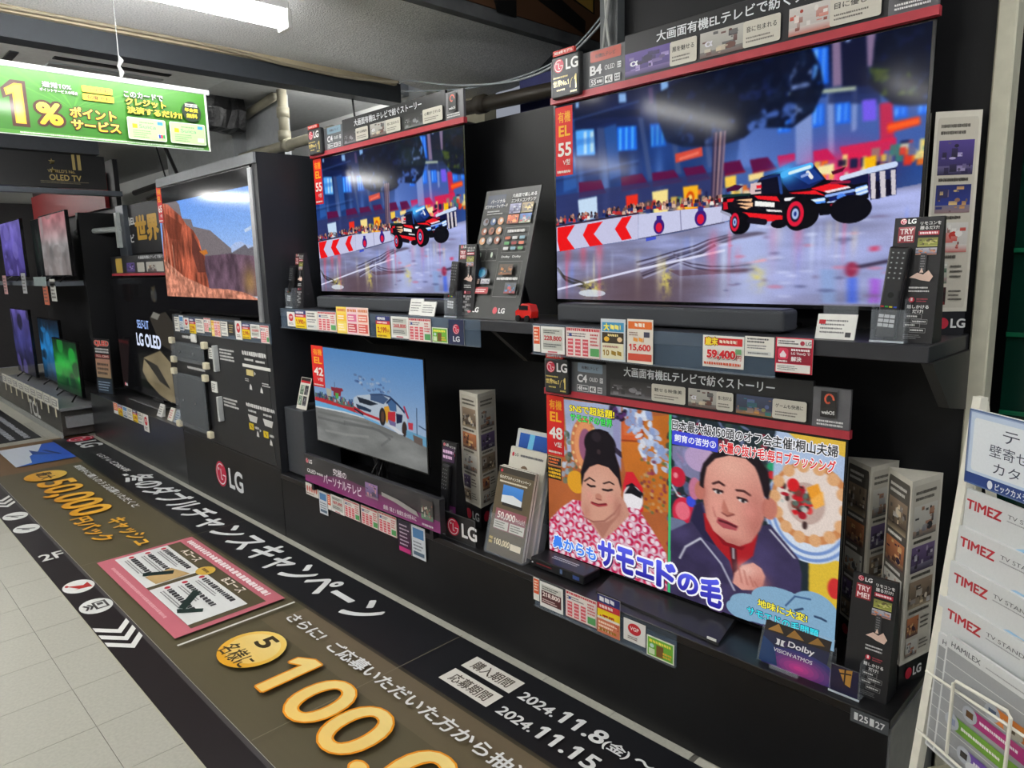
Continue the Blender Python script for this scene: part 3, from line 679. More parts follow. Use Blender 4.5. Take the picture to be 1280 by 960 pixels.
# road
road = [(-0.003, 0.747), (0.307, 0.7), (0.433, 0.677), (0.559, 0.644), (0.717, 0.611), (0.768, 0.601), (0.994, 0.552), (1.047, 0.526), (1.065, 0.984), (-0.006, 1.029)]
p.poly(road, (150, 156, 196)); rm = mask_poly(p, road)
n2 = p.noise(6, 26, 11, 4); p.mul(n2, .72, 1.25, rm)
p.tint(rm * np.clip((p.noise(3, 12, 13) - .5) * 4, 0, 1) * .45, (108, 100, 112))
p.tint(rm * np.exp(-((p.U - .30) / .28) ** 2) * np.clip((p.V - .78) / .12, 0, 1) * .9, (98, 80, 86))
p.tint(rm * np.exp(-((p.U - .62) / .08) ** 2) * .6, (196, 208, 246)); p.tint(rm * np.clip((p.U - .55) * 3, 0, 1) * np.clip(p.noise(5, 30, 15) - .1, 0, 1) * .8, (190, 198, 244))
for k, c in ((.045, (206, 90, 110)), (.105, (206, 100, 120)), (.165, (206, 90, 110))): p.tint(rm * np.exp(-((p.U - k) / .014) ** 2) * np.clip((.86 - p.V) / .1, 0, 1) * .6, c)
for k in range(8):
    o = .011 * k; base = [(0.297, 0.81), (0.347, 0.793), (0.41, 0.767), (0.476, 0.743), (0.516, 0.719), (0.571, 0.701), (0.65, 0.695)]
    p.line([(u + .3 * o, v + o * (1.0 - .9 * i / 6)) for i, (u, v) in enumerate(base)], .004, ((52, 44, 58), (176, 176, 206), (84, 74, 90))[k % 3], .7)
for k in range(5):
    o = .010 * k; base = [(0.41, 0.767), (0.422, 0.791), (0.459, 0.811), (0.517, 0.826), (0.579, 0.828), (0.626, 0.82)]
    p.line([(u + o * .6, v + o) for u, v in base], .004, (66, 58, 74) if k % 2 else (150, 148, 176), .7)
for k in range(4):
    base = [(0.004, 0.844), (0.024, 0.882), (0.068, 0.909), (0.122, 0.924)]; p.line([(u + .004 * k, v + .006 * k) for u, v in base], .004, (64, 60, 58), .7)
p.blur(1, 0, rm)
p.line([(0.003, 0.947), (0.307, 0.844), (0.561, 0.767)], .006, (214, 214, 236)); p.line([(0.307, 0.695), (0.559, 0.644)], .004, (70, 60, 80), .8)
p.line([(0.004, 0.833), (0.028, 0.876), (0.107, 0.914)], .006, (64, 60, 56), .8)
for uv, ru, rv in (([(0.392, 0.888)][0], .018, .07), ([(0.137, 0.939)][0], .035, .04), ([(0.654, 0.881)][0], .02, .05)):
    g = np.exp(-(((p.U - uv[0]) / ru) ** 2 + ((p.V - uv[1]) / rv) ** 2)) * np.clip((p.noise(90, 60, 21) - .3) * 2.6, 0, 1); p.tint(rm * g * .9, (220, 206, 110))
p.poly([(0.632, 0.821), (0.672, 0.805), (0.673, 0.818), (0.605, 0.828)], (226, 170, 180)); p.poly([(0.398, 0.851), (0.627, 0.846), (0.627, 0.863), (0.435, 0.879)], (96, 70, 80), .6)
p.ell(*([(0.137, 0.965)][0]), .05, .018, (214, 222, 232), .8)
for q, c in (([(0.863, 0.889), (0.884, 0.885), (0.888, 0.986), (0.865, 0.987)], (50, 90, 226)), ([(0.911, 0.889), (0.933, 0.894), (0.934, 0.984), (0.912, 0.985)], (170, 70, 214)), ([(0.802, 0.854), (0.836, 0.855), (0.84, 0.988), (0.811, 0.989)], (140, 170, 214))): p.poly(q, c, .55)
p.poly([(0.907, 0.77), (0.926, 0.767), (0.926, 0.787), (0.907, 0.789)], (206, 70, 100), .8); p.line([(0.871, 0.851), (0.905, 0.84), (0.948, 0.825)], .008, (70, 62, 84)); p.ell(*([(0.871, 0.856)][0]), .014, .03, (150, 60, 90))
for i in range(46):
    r = random.Random(i + 200); u = r.uniform(.55, .98); v = r.uniform(.64, .97); p.ell(u, v, r.uniform(.006, .022), r.uniform(.003, .008), r.choice([(84, 86, 120), (216, 222, 250), (120, 104, 130), (206, 120, 140)]), .55)
p.blur(3, 1, rm * np.clip((p.U - .5) * 8, 0, 1))
rr_ = random.Random(77)
for i in range(34):     # wet reflections hanging below the lights
    u = rr_.random(); v0 = .74 - .16 * u + rr_.uniform(0, .10); c = rr_.choice([(226, 236, 255), (206, 216, 255), (240, 200, 150), (230, 110, 140), (120, 150, 240), (250, 240, 200)])
    p.tint(rm * np.exp(-((p.U - u) / rr_.uniform(.004, .014)) ** 2) * np.clip((p.V - v0) * 12, 0, 1) * np.exp(-((p.V - v0) / rr_.uniform(.06, .2)) ** 2) * rr_.uniform(.25, .6), c)
# barrier with arrows
p.poly([(-0.002, 0.614), (0.3, 0.58), (0.301, 0.699), (-0.003, 0.745)], (196, 196, 222))
for x in (0, 1, 2):
    o = (0, 142, 290)[x]; y = (0, -22, -45)[x]
    q = [[(0.004, 0.618), (0.074, 0.61), (0.042, 0.676), (0.073, 0.735), (0.013, 0.744), (0.004, 0.689)], [(0.123, 0.611), (0.179, 0.602), (0.145, 0.663), (0.178, 0.718), (0.13, 0.725), (0.104, 0.665)], [(0.246, 0.591), (0.28, 0.585), (0.259, 0.638), (0.28, 0.695), (0.246, 0.702), (0.221, 0.644)]][x]
    p.poly(q, (226, 36, 40))
p.line([(-0.002, 0.611), (0.3, 0.576)], .005, (60, 50, 70))
p.poly([(0.301, 0.582), (0.435, 0.577), (0.553, 0.576), (0.554, 0.643), (0.436, 0.67), (0.301, 0.697)], (198, 200, 226)); p.poly([(0.553, 0.576), (0.574, 0.573), (0.575, 0.637), (0.554, 0.643)], (190, 192, 220)); p.line([(0.433, 0.579), (0.437, 0.668)], .003, (140, 140, 170))
for uv in ([(0.368, 0.645)][0], [(0.493, 0.619)][0]): p.ell(uv[0], uv[1], .017, .036, (70, 40, 120)); p.ell(uv[0], uv[1] + .005, .010, .022, (210, 40, 70)); p.rect([(uv[0] - .008, uv[1] - .05), (uv[0] + .008, uv[1] - .03)], (60, 60, 140))
p.poly([(0.327, 0.696), (0.359, 0.691), (0.359, 0.704), (0.327, 0.712)], (60, 80, 200), .8)
for i in range(120):    # onlookers behind the barrier
    r = random.Random(i + 900); t = r.random(); q = [(-0.002, 0.611), (0.3, 0.576), (0.55, 0.574)]; i0 = 0 if t < .5 else 1; s_ = t * 2 - i0; u = q[i0][0] + (q[i0 + 1][0] - q[i0][0]) * s_; v = q[i0][1] + (q[i0 + 1][1] - q[i0][1]) * s_ - .034 + r.uniform(-.010, .006)
    c = r.choice([(60, 40, 56), (176, 60, 60), (44, 56, 110), (206, 176, 160), (96, 84, 96), (196, 70, 70), (230, 226, 220), (30, 30, 50)])
    p.ell(u, v, .0036, .008, r.choice([(196, 150, 130), (120, 90, 84), (60, 44, 50), (160, 120, 110)])); p.poly([(u - .006, v + .024), (u - .005, v + .008), (u + .005, v + .008), (u + .006, v + .024)], c)
# far pickup and people beside the truck
p.poly([(0.838, 0.501), (0.885, 0.486), (0.895, 0.496), (0.898, 0.587), (0.861, 0.563)], (24, 30, 70)); p.line([(0.84, 0.505), (0.889, 0.489)], .01, (210, 220, 240))
p.poly([(0.895, 0.49), (0.949, 0.477), (0.953, 0.583), (0.902, 0.596)], (40, 46, 86)); p.line([(0.895, 0.487), (0.946, 0.474)], .012, (200, 214, 240))
for x in (1130, 1185, 1255):
    pass
for q in ([(0.899, 0.497), (0.909, 0.496), (0.913, 0.592), (0.904, 0.594)], [(0.917, 0.494), (0.928, 0.494), (0.933, 0.589), (0.923, 0.59)], [(0.939, 0.493), (0.948, 0.492), (0.952, 0.583), (0.944, 0.584)]): p.poly(q, (206, 200, 206)); 
for q in ([(0.91, 0.529), (0.918, 0.527), (0.921, 0.593), (0.913, 0.595)], [(0.93, 0.526), (0.94, 0.525), (0.943, 0.581), (0.933, 0.586)]): p.poly(q, (26, 24, 46))
p.poly([(0.816, 0.476), (0.847, 0.463), (0.841, 0.48), (0.82, 0.489)], (90, 20, 50)); p.poly([(0.563, 0.502), (0.586, 0.488), (0.608, 0.497), (0.595, 0.513), (0.565, 0.516)], (80, 26, 66))
# the truck
D1 = (14, 14, 26); RD = (226, 40, 50)
p.poly([(0.555, 0.538), (0.625, 0.535), (0.645, 0.484), (0.653, 0.469), (0.704, 0.452), (0.776, 0.44), (0.806, 0.505), (0.835, 0.513), (0.866, 0.534), (0.895, 0.529), (0.898, 0.587), (0.862, 0.612), (0.81, 0.618), (0.784, 0.628), (0.713, 0.659), (0.61, 0.635), (0.567, 0.603), (0.551, 0.594)], D1)
p.poly([(0.704, 0.455), (0.776, 0.442), (0.803, 0.501), (0.771, 0.531), (0.722, 0.536), (0.706, 0.501)], (26, 44, 96)); p.poly([(0.728, 0.473), (0.776, 0.456), (0.799, 0.501), (0.767, 0.517)], (40, 70, 140)); p.glow(*([(0.712, 0.463)][0]), .03, .04, (90, 190, 255), .9)
p.line([(0.707, 0.469), (0.72, 0.461), (0.769, 0.445)], .014, (90, 180, 250)); p.line([(0.722, 0.465), (0.768, 0.448)], .007, (214, 236, 255)); p.line([(0.764, 0.469), (0.773, 0.49)], .008, (230, 230, 230)); p.line([(0.751, 0.483), (0.764, 0.476)], .006, (150, 170, 220))
p.poly([(0.649, 0.475), (0.697, 0.467), (0.706, 0.54), (0.654, 0.539)], (20, 22, 44)); p.line([(0.697, 0.473), (0.704, 0.54)], .007, (50, 80, 140)); p.line([(0.653, 0.476), (0.697, 0.467)], .006, (30, 50, 100))
p.poly([(0.566, 0.543), (0.626, 0.545), (0.631, 0.597), (0.592, 0.588), (0.568, 0.565)], (30, 22, 32)); 
for q in ([(0.588, 0.553), (0.632, 0.553), (0.63, 0.566)], [(0.592, 0.568), (0.634, 0.57), (0.633, 0.587)], [(0.597, 0.582), (0.631, 0.586), (0.618, 0.596)]): p.poly(q, (236, 190, 150))
p.poly([(0.566, 0.547), (0.585, 0.546), (0.581, 0.559), (0.566, 0.559)], RD); p.poly([(0.555, 0.559), (0.566, 0.557), (0.569, 0.589), (0.557, 0.591)], (196, 30, 50))
p.poly([(0.636, 0.542), (0.693, 0.553), (0.701, 0.574), (0.647, 0.557)], RD); p.poly([(0.639, 0.564), (0.688, 0.577), (0.688, 0.596), (0.639, 0.585)], (240, 240, 236)); p.poly([(0.608, 0.607), (0.709, 0.632), (0.709, 0.652), (0.669, 0.653), (0.652, 0.636), (0.61, 0.625)], RD); p.poly([(0.668, 0.602), (0.707, 0.611), (0.707, 0.618), (0.67, 0.611)], (230, 226, 226))
p.poly([(0.627, 0.491), (0.653, 0.489), (0.654, 0.536), (0.625, 0.535)], (214, 190, 190)); p.poly([(0.641, 0.5), (0.654, 0.499), (0.655, 0.513), (0.642, 0.514)], (220, 40, 60)); p.poly([(0.638, 0.52), (0.653, 0.519), (0.653, 0.527), (0.638, 0.527)], (30, 26, 50))
p.poly([(0.722, 0.543), (0.782, 0.542), (0.808, 0.568), (0.79, 0.559), (0.73, 0.547)], RD); p.poly([(0.773, 0.534), (0.818, 0.519), (0.855, 0.537), (0.811, 0.556)], RD); p.poly([(0.802, 0.549), (0.855, 0.537), (0.86, 0.544), (0.811, 0.557)], (236, 220, 226)); p.line([(0.818, 0.519), (0.856, 0.521)], .006, (150, 40, 70))
p.poly([(0.768, 0.578), (0.805, 0.572), (0.807, 0.593), (0.773, 0.596)], (90, 150, 240)); p.line([(0.772, 0.583), (0.803, 0.58)], .006, (214, 232, 255)); p.poly([(0.869, 0.546), (0.893, 0.537), (0.896, 0.568), (0.873, 0.58)], (110, 160, 245)); p.line([(0.872, 0.556), (0.892, 0.547)], .007, (226, 238, 255)); p.line([(0.874, 0.571), (0.894, 0.562)], .005, (214, 228, 255))
p.line([(0.808, 0.568), (0.867, 0.555)], .006, (150, 180, 240)); p.line([(0.813, 0.595), (0.871, 0.576)], .006, (190, 205, 240)); p.poly([(0.812, 0.575), (0.867, 0.561), (0.869, 0.574), (0.816, 0.591)], (24, 40, 100)); p.ell(*([(0.841, 0.576)][0]), .010, .013, (90, 140, 230))
p.poly([(0.776, 0.598), (0.875, 0.59), (0.895, 0.574), (0.897, 0.587), (0.862, 0.612), (0.813, 0.619), (0.788, 0.612)], (10, 10, 20)); p.line([(0.82, 0.604), (0.862, 0.594)], .005, (150, 40, 60)); p.line([(0.715, 0.568), (0.749, 0.569)], .007, (236, 236, 240))
def wheel(c, r1, r2, hub):
    p.ell(c[0], c[1], r1, r2, (14, 14, 22)); 
    if hub: p.ell(c[0] - .006, c[1], r1 * .60, r2 * .74, (216, 40, 70)); p.ell(c[0] - .006, c[1], r1 * .36, r2 * .48, (40, 40, 60)); p.ell(c[0] - .006, c[1], r1 * .24, r2 * .32, (170, 186, 226)); p.ell(c[0] - .006, c[1], r1 * .1, r2 * .14, (40, 60, 130))
wheel([(0.603, 0.654)][0], .026, .046, False); wheel([(0.594, 0.647)][0], .020, .053, True); wheel([(0.757, 0.631)][0], .037, .060, False); wheel([(0.745, 0.629)][0], .033, .068, True)
p.ell(*([(0.862, 0.625)][0]), .044, .054, (16, 14, 26)); p.poly([(0.791, 0.616), (0.828, 0.62), (0.824, 0.639), (0.796, 0.642)], (14, 12, 24)); p.ell(*([(0.701, 0.665)][0]), .02, .018, (14, 14, 24)); p.line([(0.628, 0.644), (0.665, 0.654)], .014, (30, 26, 40))
p.line([(0.551, 0.597), (0.576, 0.618)], .006, (160, 160, 180)); p.line([(0.554, 0.531), (0.625, 0.535)], .006, (30, 60, 60))
p.tint(rm * np.clip((p.U - .45) * 2.2, 0, 1) * np.clip((p.V - .62) * 5, 0, 1) * .0, (190, 200, 245)); p.a = np.clip((p.a - 16) * 1.12, 0, 255)
m = p.a.mean(2, keepdims=True); p.a = np.clip(m + (p.a - m) * 1.05, 0, 255); p.grain(.05, 4)
PIC_RACE = p

# ---- variety programme with two talking people
p = Pic(520, 292, (176, 96, 52)); n = p.noise(10, 8, 31)
left = mask_poly(p, [(-0.033, -0.066), (0.498, -0.079), (0.501, 1.187), (-0.05, 1.21)])
p.poly([(0.307, 0.069), (0.499, 0.003), (0.504, 0.535), (0.369, 0.593), (0.31, 0.223)], (198, 112, 40)); p.poly([(0.313, 0.02), (0.399, 0.041), (0.399, 0.158), (0.317, 0.206)], (206, 92, 46)); p.line([(0.399, 0.041), (0.399, 0.196)], .006, (150, 60, 24)); p.line([(0.313, 0.193), (0.399, 0.177)], .006, (150, 66, 30)); p.poly([(0.323, 0.094), (0.386, 0.091), (0.387, 0.148), (0.326, 0.16)], (216, 110, 60))
p.poly([(0.076, 0.009), (0.316, -0), (0.317, 0.299), (0.223, 0.169), (0.159, 0.166), (0.092, 0.372)], (164, 176, 206)); p.mul(n, .88, 1.12)
p.poly([(0.277, 0.009), (0.31, 0.001), (0.317, 0.377), (0.29, 0.268)], (150, 150, 190))
r = random.Random(3)
for i in range(70):
    q = [(0.367, 0.007), (0.461, 0.298), (0.081, 0.291), (0.099, 0.496)]; c = r.choice([(190, 206, 236), (220, 230, 246), (140, 160, 206), (168, 186, 226)])
    k = r.random(); u = q[0][0] + (q[1][0] - q[0][0]) * k + r.uniform(-.045, .05); v = q[0][1] + (q[1][1] - q[0][1]) * k + r.uniform(-.04, .04)
    p.ell(u, v, r.uniform(.006, .022), r.uniform(.01, .02), c, .9, r.uniform(0, 3))
for i in range(40):
    q = [(0.086, 0.207), (0.098, 0.538)]; k = r.random(); p.ell(q[0][0] + r.uniform(-.02, .05), q[0][1] + (q[1][1] - q[0][1]) * k, r.uniform(.004, .014), .02, r.choice([(150, 170, 190), (190, 210, 230), (80, 96, 80), (110, 120, 100), (60, 80, 70)]), .8, r.uniform(0, 3))
for i in range(30):
    q = [(0.29, 0.044)][0]; p.ell(q[0] + r.uniform(-.02, .05), q[1] + r.uniform(-.05, .03), .008, .012, r.choice([(60, 40, 80), (90, 50, 110), (40, 30, 50)]), .9)
for i in range(60):
    q = [(0.443, 0.408)][0]; p.ell(q[0] + r.uniform(-.05, .04), q[1] + r.uniform(-.14, .16), .006, .01, r.choice([(150, 60, 90), (90, 110, 70), (170, 130, 90), (120, 50, 60), (200, 160, 110)]), .7)
p.ell(*([(0.166, 0.266)][0]), .060, .165, (200, 120, 80)); p.ell(*([(0.168, 0.266)][0]), .046, .14, (226, 150, 100)); p.ell(*([(0.17, 0.265)][0]), .028, .10, (150, 90, 120))
for k in range(16): a_ = k * .393; c_ = [(0.167, 0.266)][0]; p.ell(c_[0] + .053 * math.cos(a_), c_[1] + .152 * math.sin(a_), .005, .010, (236, 196, 130))
p.ell(*([(0.128, 0.506)][0]), .04, .07, (226, 160, 40))
# doll
p.poly([(0.324, 0.453), (0.336, 0.37), (0.362, 0.361), (0.4, 0.444), (0.401, 0.579), (0.33, 0.609)], (214, 36, 50)); p.poly([(0.337, 0.448), (0.359, 0.425), (0.401, 0.472), (0.401, 0.55), (0.369, 0.504), (0.337, 0.507)], (20, 20, 30)); p.ell(*([(0.363, 0.517)][0]), .038, .075, (240, 236, 240)); p.poly([(0.33, 0.5), (0.356, 0.431), (0.397, 0.474), (0.394, 0.504), (0.356, 0.49)], (20, 18, 26))
# woman: dress, skin, hair
dress = [(-0.014, 1.002), (-0.013, 0.9), (0.007, 0.791), (0.061, 0.694), (0.113, 0.624), (0.171, 0.612), (0.258, 0.715), (0.348, 0.573), (0.384, 0.569), (0.427, 0.649), (0.462, 0.72), (0.489, 0.783), (0.495, 0.999)]
p.poly(dress, (226, 190, 206)); dm = mask_poly(p, dress)
r = random.Random(9); q = Pic(p.w, p.h, (226, 190, 206))
for row in range(11):
    for cl in range(17):
        u = -.02 + cl * .031 + (row % 2) * .015 + r.uniform(-.003, .003); v = .48 + row * .050 + r.uniform(-.004, .004); ang = r.uniform(0, 6.28)
        q.ell(u, v, .0145, .0255, (196, 120, 150)); q.ell(u, v, .0130, .0230, r.choice([(206, 40, 78), (222, 56, 96), (196, 36, 84)])); q.ell(u - .006 * math.cos(ang), v - .009 * math.sin(ang), .0085, .0150, (240, 222, 230)); q.ell(u + .007 * math.cos(ang), v + .010 * math.sin(ang), .003, .005, (150, 20, 60))
p.a = p.a * (1 - dm[..., None]) + q.a * dm[..., None]
SK = (214, 158, 136)
p.poly([(0.15, 0.621), (0.178, 0.715), (0.242, 0.821), (0.296, 0.732), (0.352, 0.616), (0.335, 0.557), (0.304, 0.491)], (204, 148, 128)); p.poly([(0.162, 0.651), (0.195, 0.72), (0.242, 0.809), (0.273, 0.719), (0.311, 0.634), (0.319, 0.563), (0.296, 0.652), (0.258, 0.703), (0.211, 0.724)], (178, 120, 104))
p.poly([(0.152, 0.518), (0.162, 0.431), (0.208, 0.366), (0.27, 0.363), (0.31, 0.419), (0.318, 0.495), (0.312, 0.567), (0.29, 0.631), (0.249, 0.695), (0.204, 0.72), (0.164, 0.707), (0.148, 0.656)], SK)
p.glow(*([(0.229, 0.489)][0]), .05, .08, (226, 176, 156), .5); p.line([(0.157, 0.71), (0.2, 0.725), (0.249, 0.699), (0.29, 0.634), (0.313, 0.572)], .005, (150, 92, 82), .8)
p.poly([(0.152, 0.528), (0.149, 0.436), (0.169, 0.326), (0.173, 0.264), (0.189, 0.189), (0.226, 0.15), (0.264, 0.158), (0.285, 0.201), (0.29, 0.268), (0.309, 0.35), (0.318, 0.455), (0.317, 0.485), (0.304, 0.421), (0.267, 0.369), (0.222, 0.362), (0.187, 0.392), (0.165, 0.44)], (26, 20, 26))
p.ell(*([(0.231, 0.247)][0]), .066, .095, (24, 18, 24)); p.ell(*([(0.216, 0.201)][0]), .02, .03, (54, 44, 52), .6); p.ell(*([(0.226, 0.288)][0]), .008, .016, (60, 46, 50)); p.poly([(0.287, 0.23), (0.317, 0.26), (0.32, 0.297), (0.297, 0.276)], (50, 40, 60))
p.glow(*([(0.173, 0.677)][0]), .018, .06, (186, 122, 106), .6); p.glow(*([(0.301, 0.592)][0]), .018, .07, (180, 118, 104), .7); p.glow(*([(0.186, 0.567)][0]), .014, .03, (226, 150, 136), .5); p.glow(*([(0.27, 0.554)][0]), .016, .03, (226, 150, 136), .5)
p.line([(0.165, 0.487), (0.187, 0.458), (0.208, 0.471)], .005, (40, 26, 26)); p.line([(0.246, 0.472), (0.27, 0.453), (0.287, 0.462)], .005, (40, 26, 26))
p.line([(0.179, 0.502), (0.192, 0.509), (0.209, 0.502)], .007, (30, 20, 24)); p.line([(0.243, 0.509), (0.263, 0.508), (0.28, 0.496)], .007, (30, 20, 24)); p.ell(*([(0.225, 0.562)][0]), .014, .022, (196, 132, 112)); p.line([(0.215, 0.576), (0.236, 0.576)], .004, (150, 90, 80))
p.line([(0.197, 0.609), (0.222, 0.615), (0.256, 0.595)], .010, (170, 60, 66)); p.line([(0.197, 0.606), (0.225, 0.607), (0.256, 0.592)], .004, (110, 30, 40))
# right half
RT = [(0.493, -0.333), (1.008, -0.047), (1.042, 1.071), (0.5, 1.14)]
rmk = mask_poly(p, RT); p.tint(rmk, (34, 46, 52))
r = random.Random(12)
for i in range(420):
    u = r.uniform(.49, .84); v = r.uniform(.0, .75); c = r.choice([(30, 60, 50), (20, 36, 40), (60, 80, 70), (120, 130, 170), (150, 40, 60), (90, 100, 140), (40, 50, 60), (50, 70, 60), (110, 116, 150)])
    p.ell(u, v, r.uniform(.004, .016), r.uniform(.005, .02), c, .8, r.uniform(0, 3))
p.poly([(0.504, 0.165), (0.557, 0.157), (0.611, 0.203), (0.612, 0.344), (0.548, 0.314), (0.504, 0.238)], (150, 146, 190), .8); p.ell(*([(0.597, 0.208)][0]), .05, .07, (186, 160, 200)); p.ell(*([(0.523, 0.332)][0]), .028, .055, (200, 34, 60)); p.ell(*([(0.517, 0.325)][0]), .008, .016, (240, 140, 150)); p.line([(0.506, 0.385), (0.526, 0.432), (0.561, 0.446)], .005, (220, 226, 230)); p.ell(*([(0.566, 0.453)][0]), .014, .03, (60, 90, 220))
p.ell(*([(0.547, 0.521)][0]), .04, .085, (210, 40, 70)); p.ell(*([(0.543, 0.512)][0]), .025, .05, (236, 110, 130)); p.ell(*([(0.571, 0.449)][0]), .016, .03, (60, 80, 220)); p.poly([(0.498, 0.564), (0.547, 0.563), (0.567, 0.586), (0.499, 0.659)], (110, 120, 150))
p.ell(*([(0.582, 0.374)][0]), .02, .06, (200, 120, 150)); p.ell(*([(0.812, 0.178)][0]), .012, .02, (40, 160, 110)); p.ell(*([(0.813, 0.219)][0]), .01, .02, (200, 40, 50))
# plate with the wreath cake
p.poly([(0.82, -0.003), (1.005, -0.016), (1.015, 0.316), (1.011, 0.586), (0.818, 0.434), (0.817, 0.185)], (176, 196, 226)); p.poly([(0.854, -0), (1.005, -0.008), (1.004, 0.075), (0.95, 0.046), (0.872, 0.022)], (226, 186, 70)); p.poly([(0.922, 0.555), (1.008, 0.556), (1.001, 0.967), (0.928, 0.798)], (226, 190, 60)); p.ell(*([(0.992, 0.692)][0]), .018, .05, (206, 50, 50))
p.ell(*([(0.917, 0.369)][0]), .12, .235, (206, 222, 240)); 
for k in range(4): p.ell(*([(0.917, 0.369)][0]), .116 - .008 * k, .228 - .016 * k, ((120, 150, 206), (214, 226, 242))[k % 2])
p.ell(*([(0.92, 0.316)][0]), .105, .195, (206, 136, 84)); p.ell(*([(0.916, 0.31)][0]), .088, .165, (232, 216, 206)); p.ell(*([(0.908, 0.321)][0]), .05, .10, (196, 170, 160))
r = random.Random(14)
for i in range(60):
    c_ = [(0.891, 0.298)][0]; p.ell(c_[0] + r.gauss(0, .022), c_[1] + r.gauss(.01, .045), r.uniform(.004, .011), r.uniform(.008, .02), r.choice([(206, 30, 40), (170, 24, 40), (226, 60, 60), (60, 40, 40), (90, 110, 100), (190, 196, 190), (120, 60, 50)]), .95)
p.poly([(0.908, 0.246), (0.937, 0.214), (0.95, 0.274), (0.938, 0.323), (0.919, 0.294)], (240, 160, 50)); p.poly([(0.919, 0.301), (0.95, 0.245), (0.955, 0.309), (0.932, 0.34)], (250, 180, 80)); p.ell(*([(0.873, 0.245)][0]), .016, .032, (216, 34, 40))
for i in range(14): a_ = i * .45; c_ = [(0.916, 0.318)][0]; p.ell(c_[0] + .092 * math.cos(a_), c_[1] + .175 * math.sin(a_), .016, .03, (224, 170, 120))
# man: jacket, collar, face, hair
p.poly([(0.493, 1.011), (0.495, 0.65), (0.566, 0.565), (0.581, 0.466), (0.608, 0.434), (0.647, 0.59), (0.731, 0.729), (0.769, 0.63), (0.788, 0.485), (0.814, 0.463), (0.895, 0.594), (0.907, 0.672), (0.905, 0.998), (0.815, 1.009)], (64, 56, 92)); jm = mask_poly(p, [(0.493, 1.011), (0.495, 0.65), (0.566, 0.565), (0.581, 0.466), (0.608, 0.434), (0.647, 0.59), (0.731, 0.729), (0.769, 0.63), (0.788, 0.485), (0.814, 0.463), (0.895, 0.594), (0.905, 0.998)]); p.mul(p.noise(14, 10, 33), .75, 1.25, jm)
p.poly([(0.572, 0.552), (0.584, 0.464), (0.605, 0.44), (0.629, 0.578), (0.66, 0.655), (0.617, 0.635)], (42, 38, 70)); p.line([(0.536, 0.78), (0.555, 0.707), (0.605, 0.635)], .006, (206, 206, 220)); p.line([(0.605, 0.635), (0.673, 0.74), (0.716, 0.859)], .006, (186, 186, 206)); p.line([(0.815, 0.492), (0.885, 0.599)], .005, (206, 206, 220))
p.poly([(0.612, 0.493), (0.62, 0.582), (0.654, 0.649), (0.699, 0.711), (0.715, 0.788), (0.731, 0.719), (0.769, 0.649), (0.781, 0.527), (0.778, 0.47)], (176, 30, 38)); p.poly([(0.698, 0.636), (0.718, 0.626), (0.726, 0.772), (0.713, 0.8)], (70, 26, 36)); p.line([(0.709, 0.641), (0.711, 0.69)], .006, (190, 190, 196)); p.poly([(0.616, 0.522), (0.653, 0.587), (0.701, 0.614), (0.746, 0.612), (0.778, 0.538), (0.735, 0.637), (0.678, 0.636)], (140, 20, 30))
SK2 = (224, 158, 142)
p.poly([(0.612, 0.318), (0.616, 0.254), (0.644, 0.192), (0.69, 0.158), (0.74, 0.161), (0.77, 0.201), (0.786, 0.279), (0.8, 0.358), (0.797, 0.443), (0.786, 0.508), (0.763, 0.579), (0.729, 0.618), (0.688, 0.616), (0.645, 0.574), (0.622, 0.511), (0.61, 0.417)], SK2)
p.ell(*([(0.6, 0.376)][0]), .018, .05, (196, 118, 104)); p.ell(*([(0.811, 0.387)][0]), .022, .055, (200, 124, 108))
p.glow(*([(0.696, 0.218)][0]), .06, .07, (240, 186, 166), .6); p.glow(*([(0.695, 0.427)][0]), .04, .06, (226, 160, 140), .4)
p.poly([(0.598, 0.35), (0.599, 0.287), (0.608, 0.23), (0.634, 0.169), (0.677, 0.137), (0.735, 0.131), (0.779, 0.156), (0.803, 0.202), (0.812, 0.294), (0.806, 0.347), (0.794, 0.326), (0.786, 0.279), (0.778, 0.236), (0.765, 0.194), (0.738, 0.162), (0.69, 0.162), (0.647, 0.191), (0.62, 0.244), (0.613, 0.309), (0.611, 0.363)], (34, 24, 30))
p.line([(0.641, 0.325), (0.659, 0.309), (0.675, 0.321)], .007, (70, 40, 40)); p.line([(0.714, 0.332), (0.736, 0.328), (0.754, 0.342)], .007, (70, 40, 40)); p.line([(0.644, 0.355), (0.657, 0.356), (0.67, 0.356)], .008, (40, 24, 28)); p.line([(0.719, 0.369), (0.734, 0.371), (0.744, 0.372)], .008, (40, 24, 28))
p.poly([(0.676, 0.391), (0.693, 0.454), (0.711, 0.455), (0.696, 0.479), (0.672, 0.463), (0.669, 0.438)], (190, 116, 100)); p.line([(0.672, 0.467), (0.688, 0.478), (0.708, 0.461)], .005, (140, 76, 70))
p.poly([(0.658, 0.494), (0.687, 0.501), (0.722, 0.515), (0.717, 0.542), (0.676, 0.546), (0.655, 0.525)], (176, 76, 84)); p.line([(0.664, 0.511), (0.69, 0.514), (0.716, 0.522)], .007, (96, 30, 40)); p.line([(0.642, 0.45), (0.652, 0.496)], .004, (176, 104, 94)); fm = mask_poly(p, [(0.612, 0.318), (0.616, 0.254), (0.644, 0.192), (0.69, 0.158), (0.74, 0.161), (0.77, 0.201), (0.786, 0.279), (0.8, 0.358), (0.797, 0.443), (0.786, 0.508), (0.763, 0.579), (0.729, 0.618), (0.688, 0.616), (0.645, 0.574), (0.622, 0.511), (0.61, 0.417)])
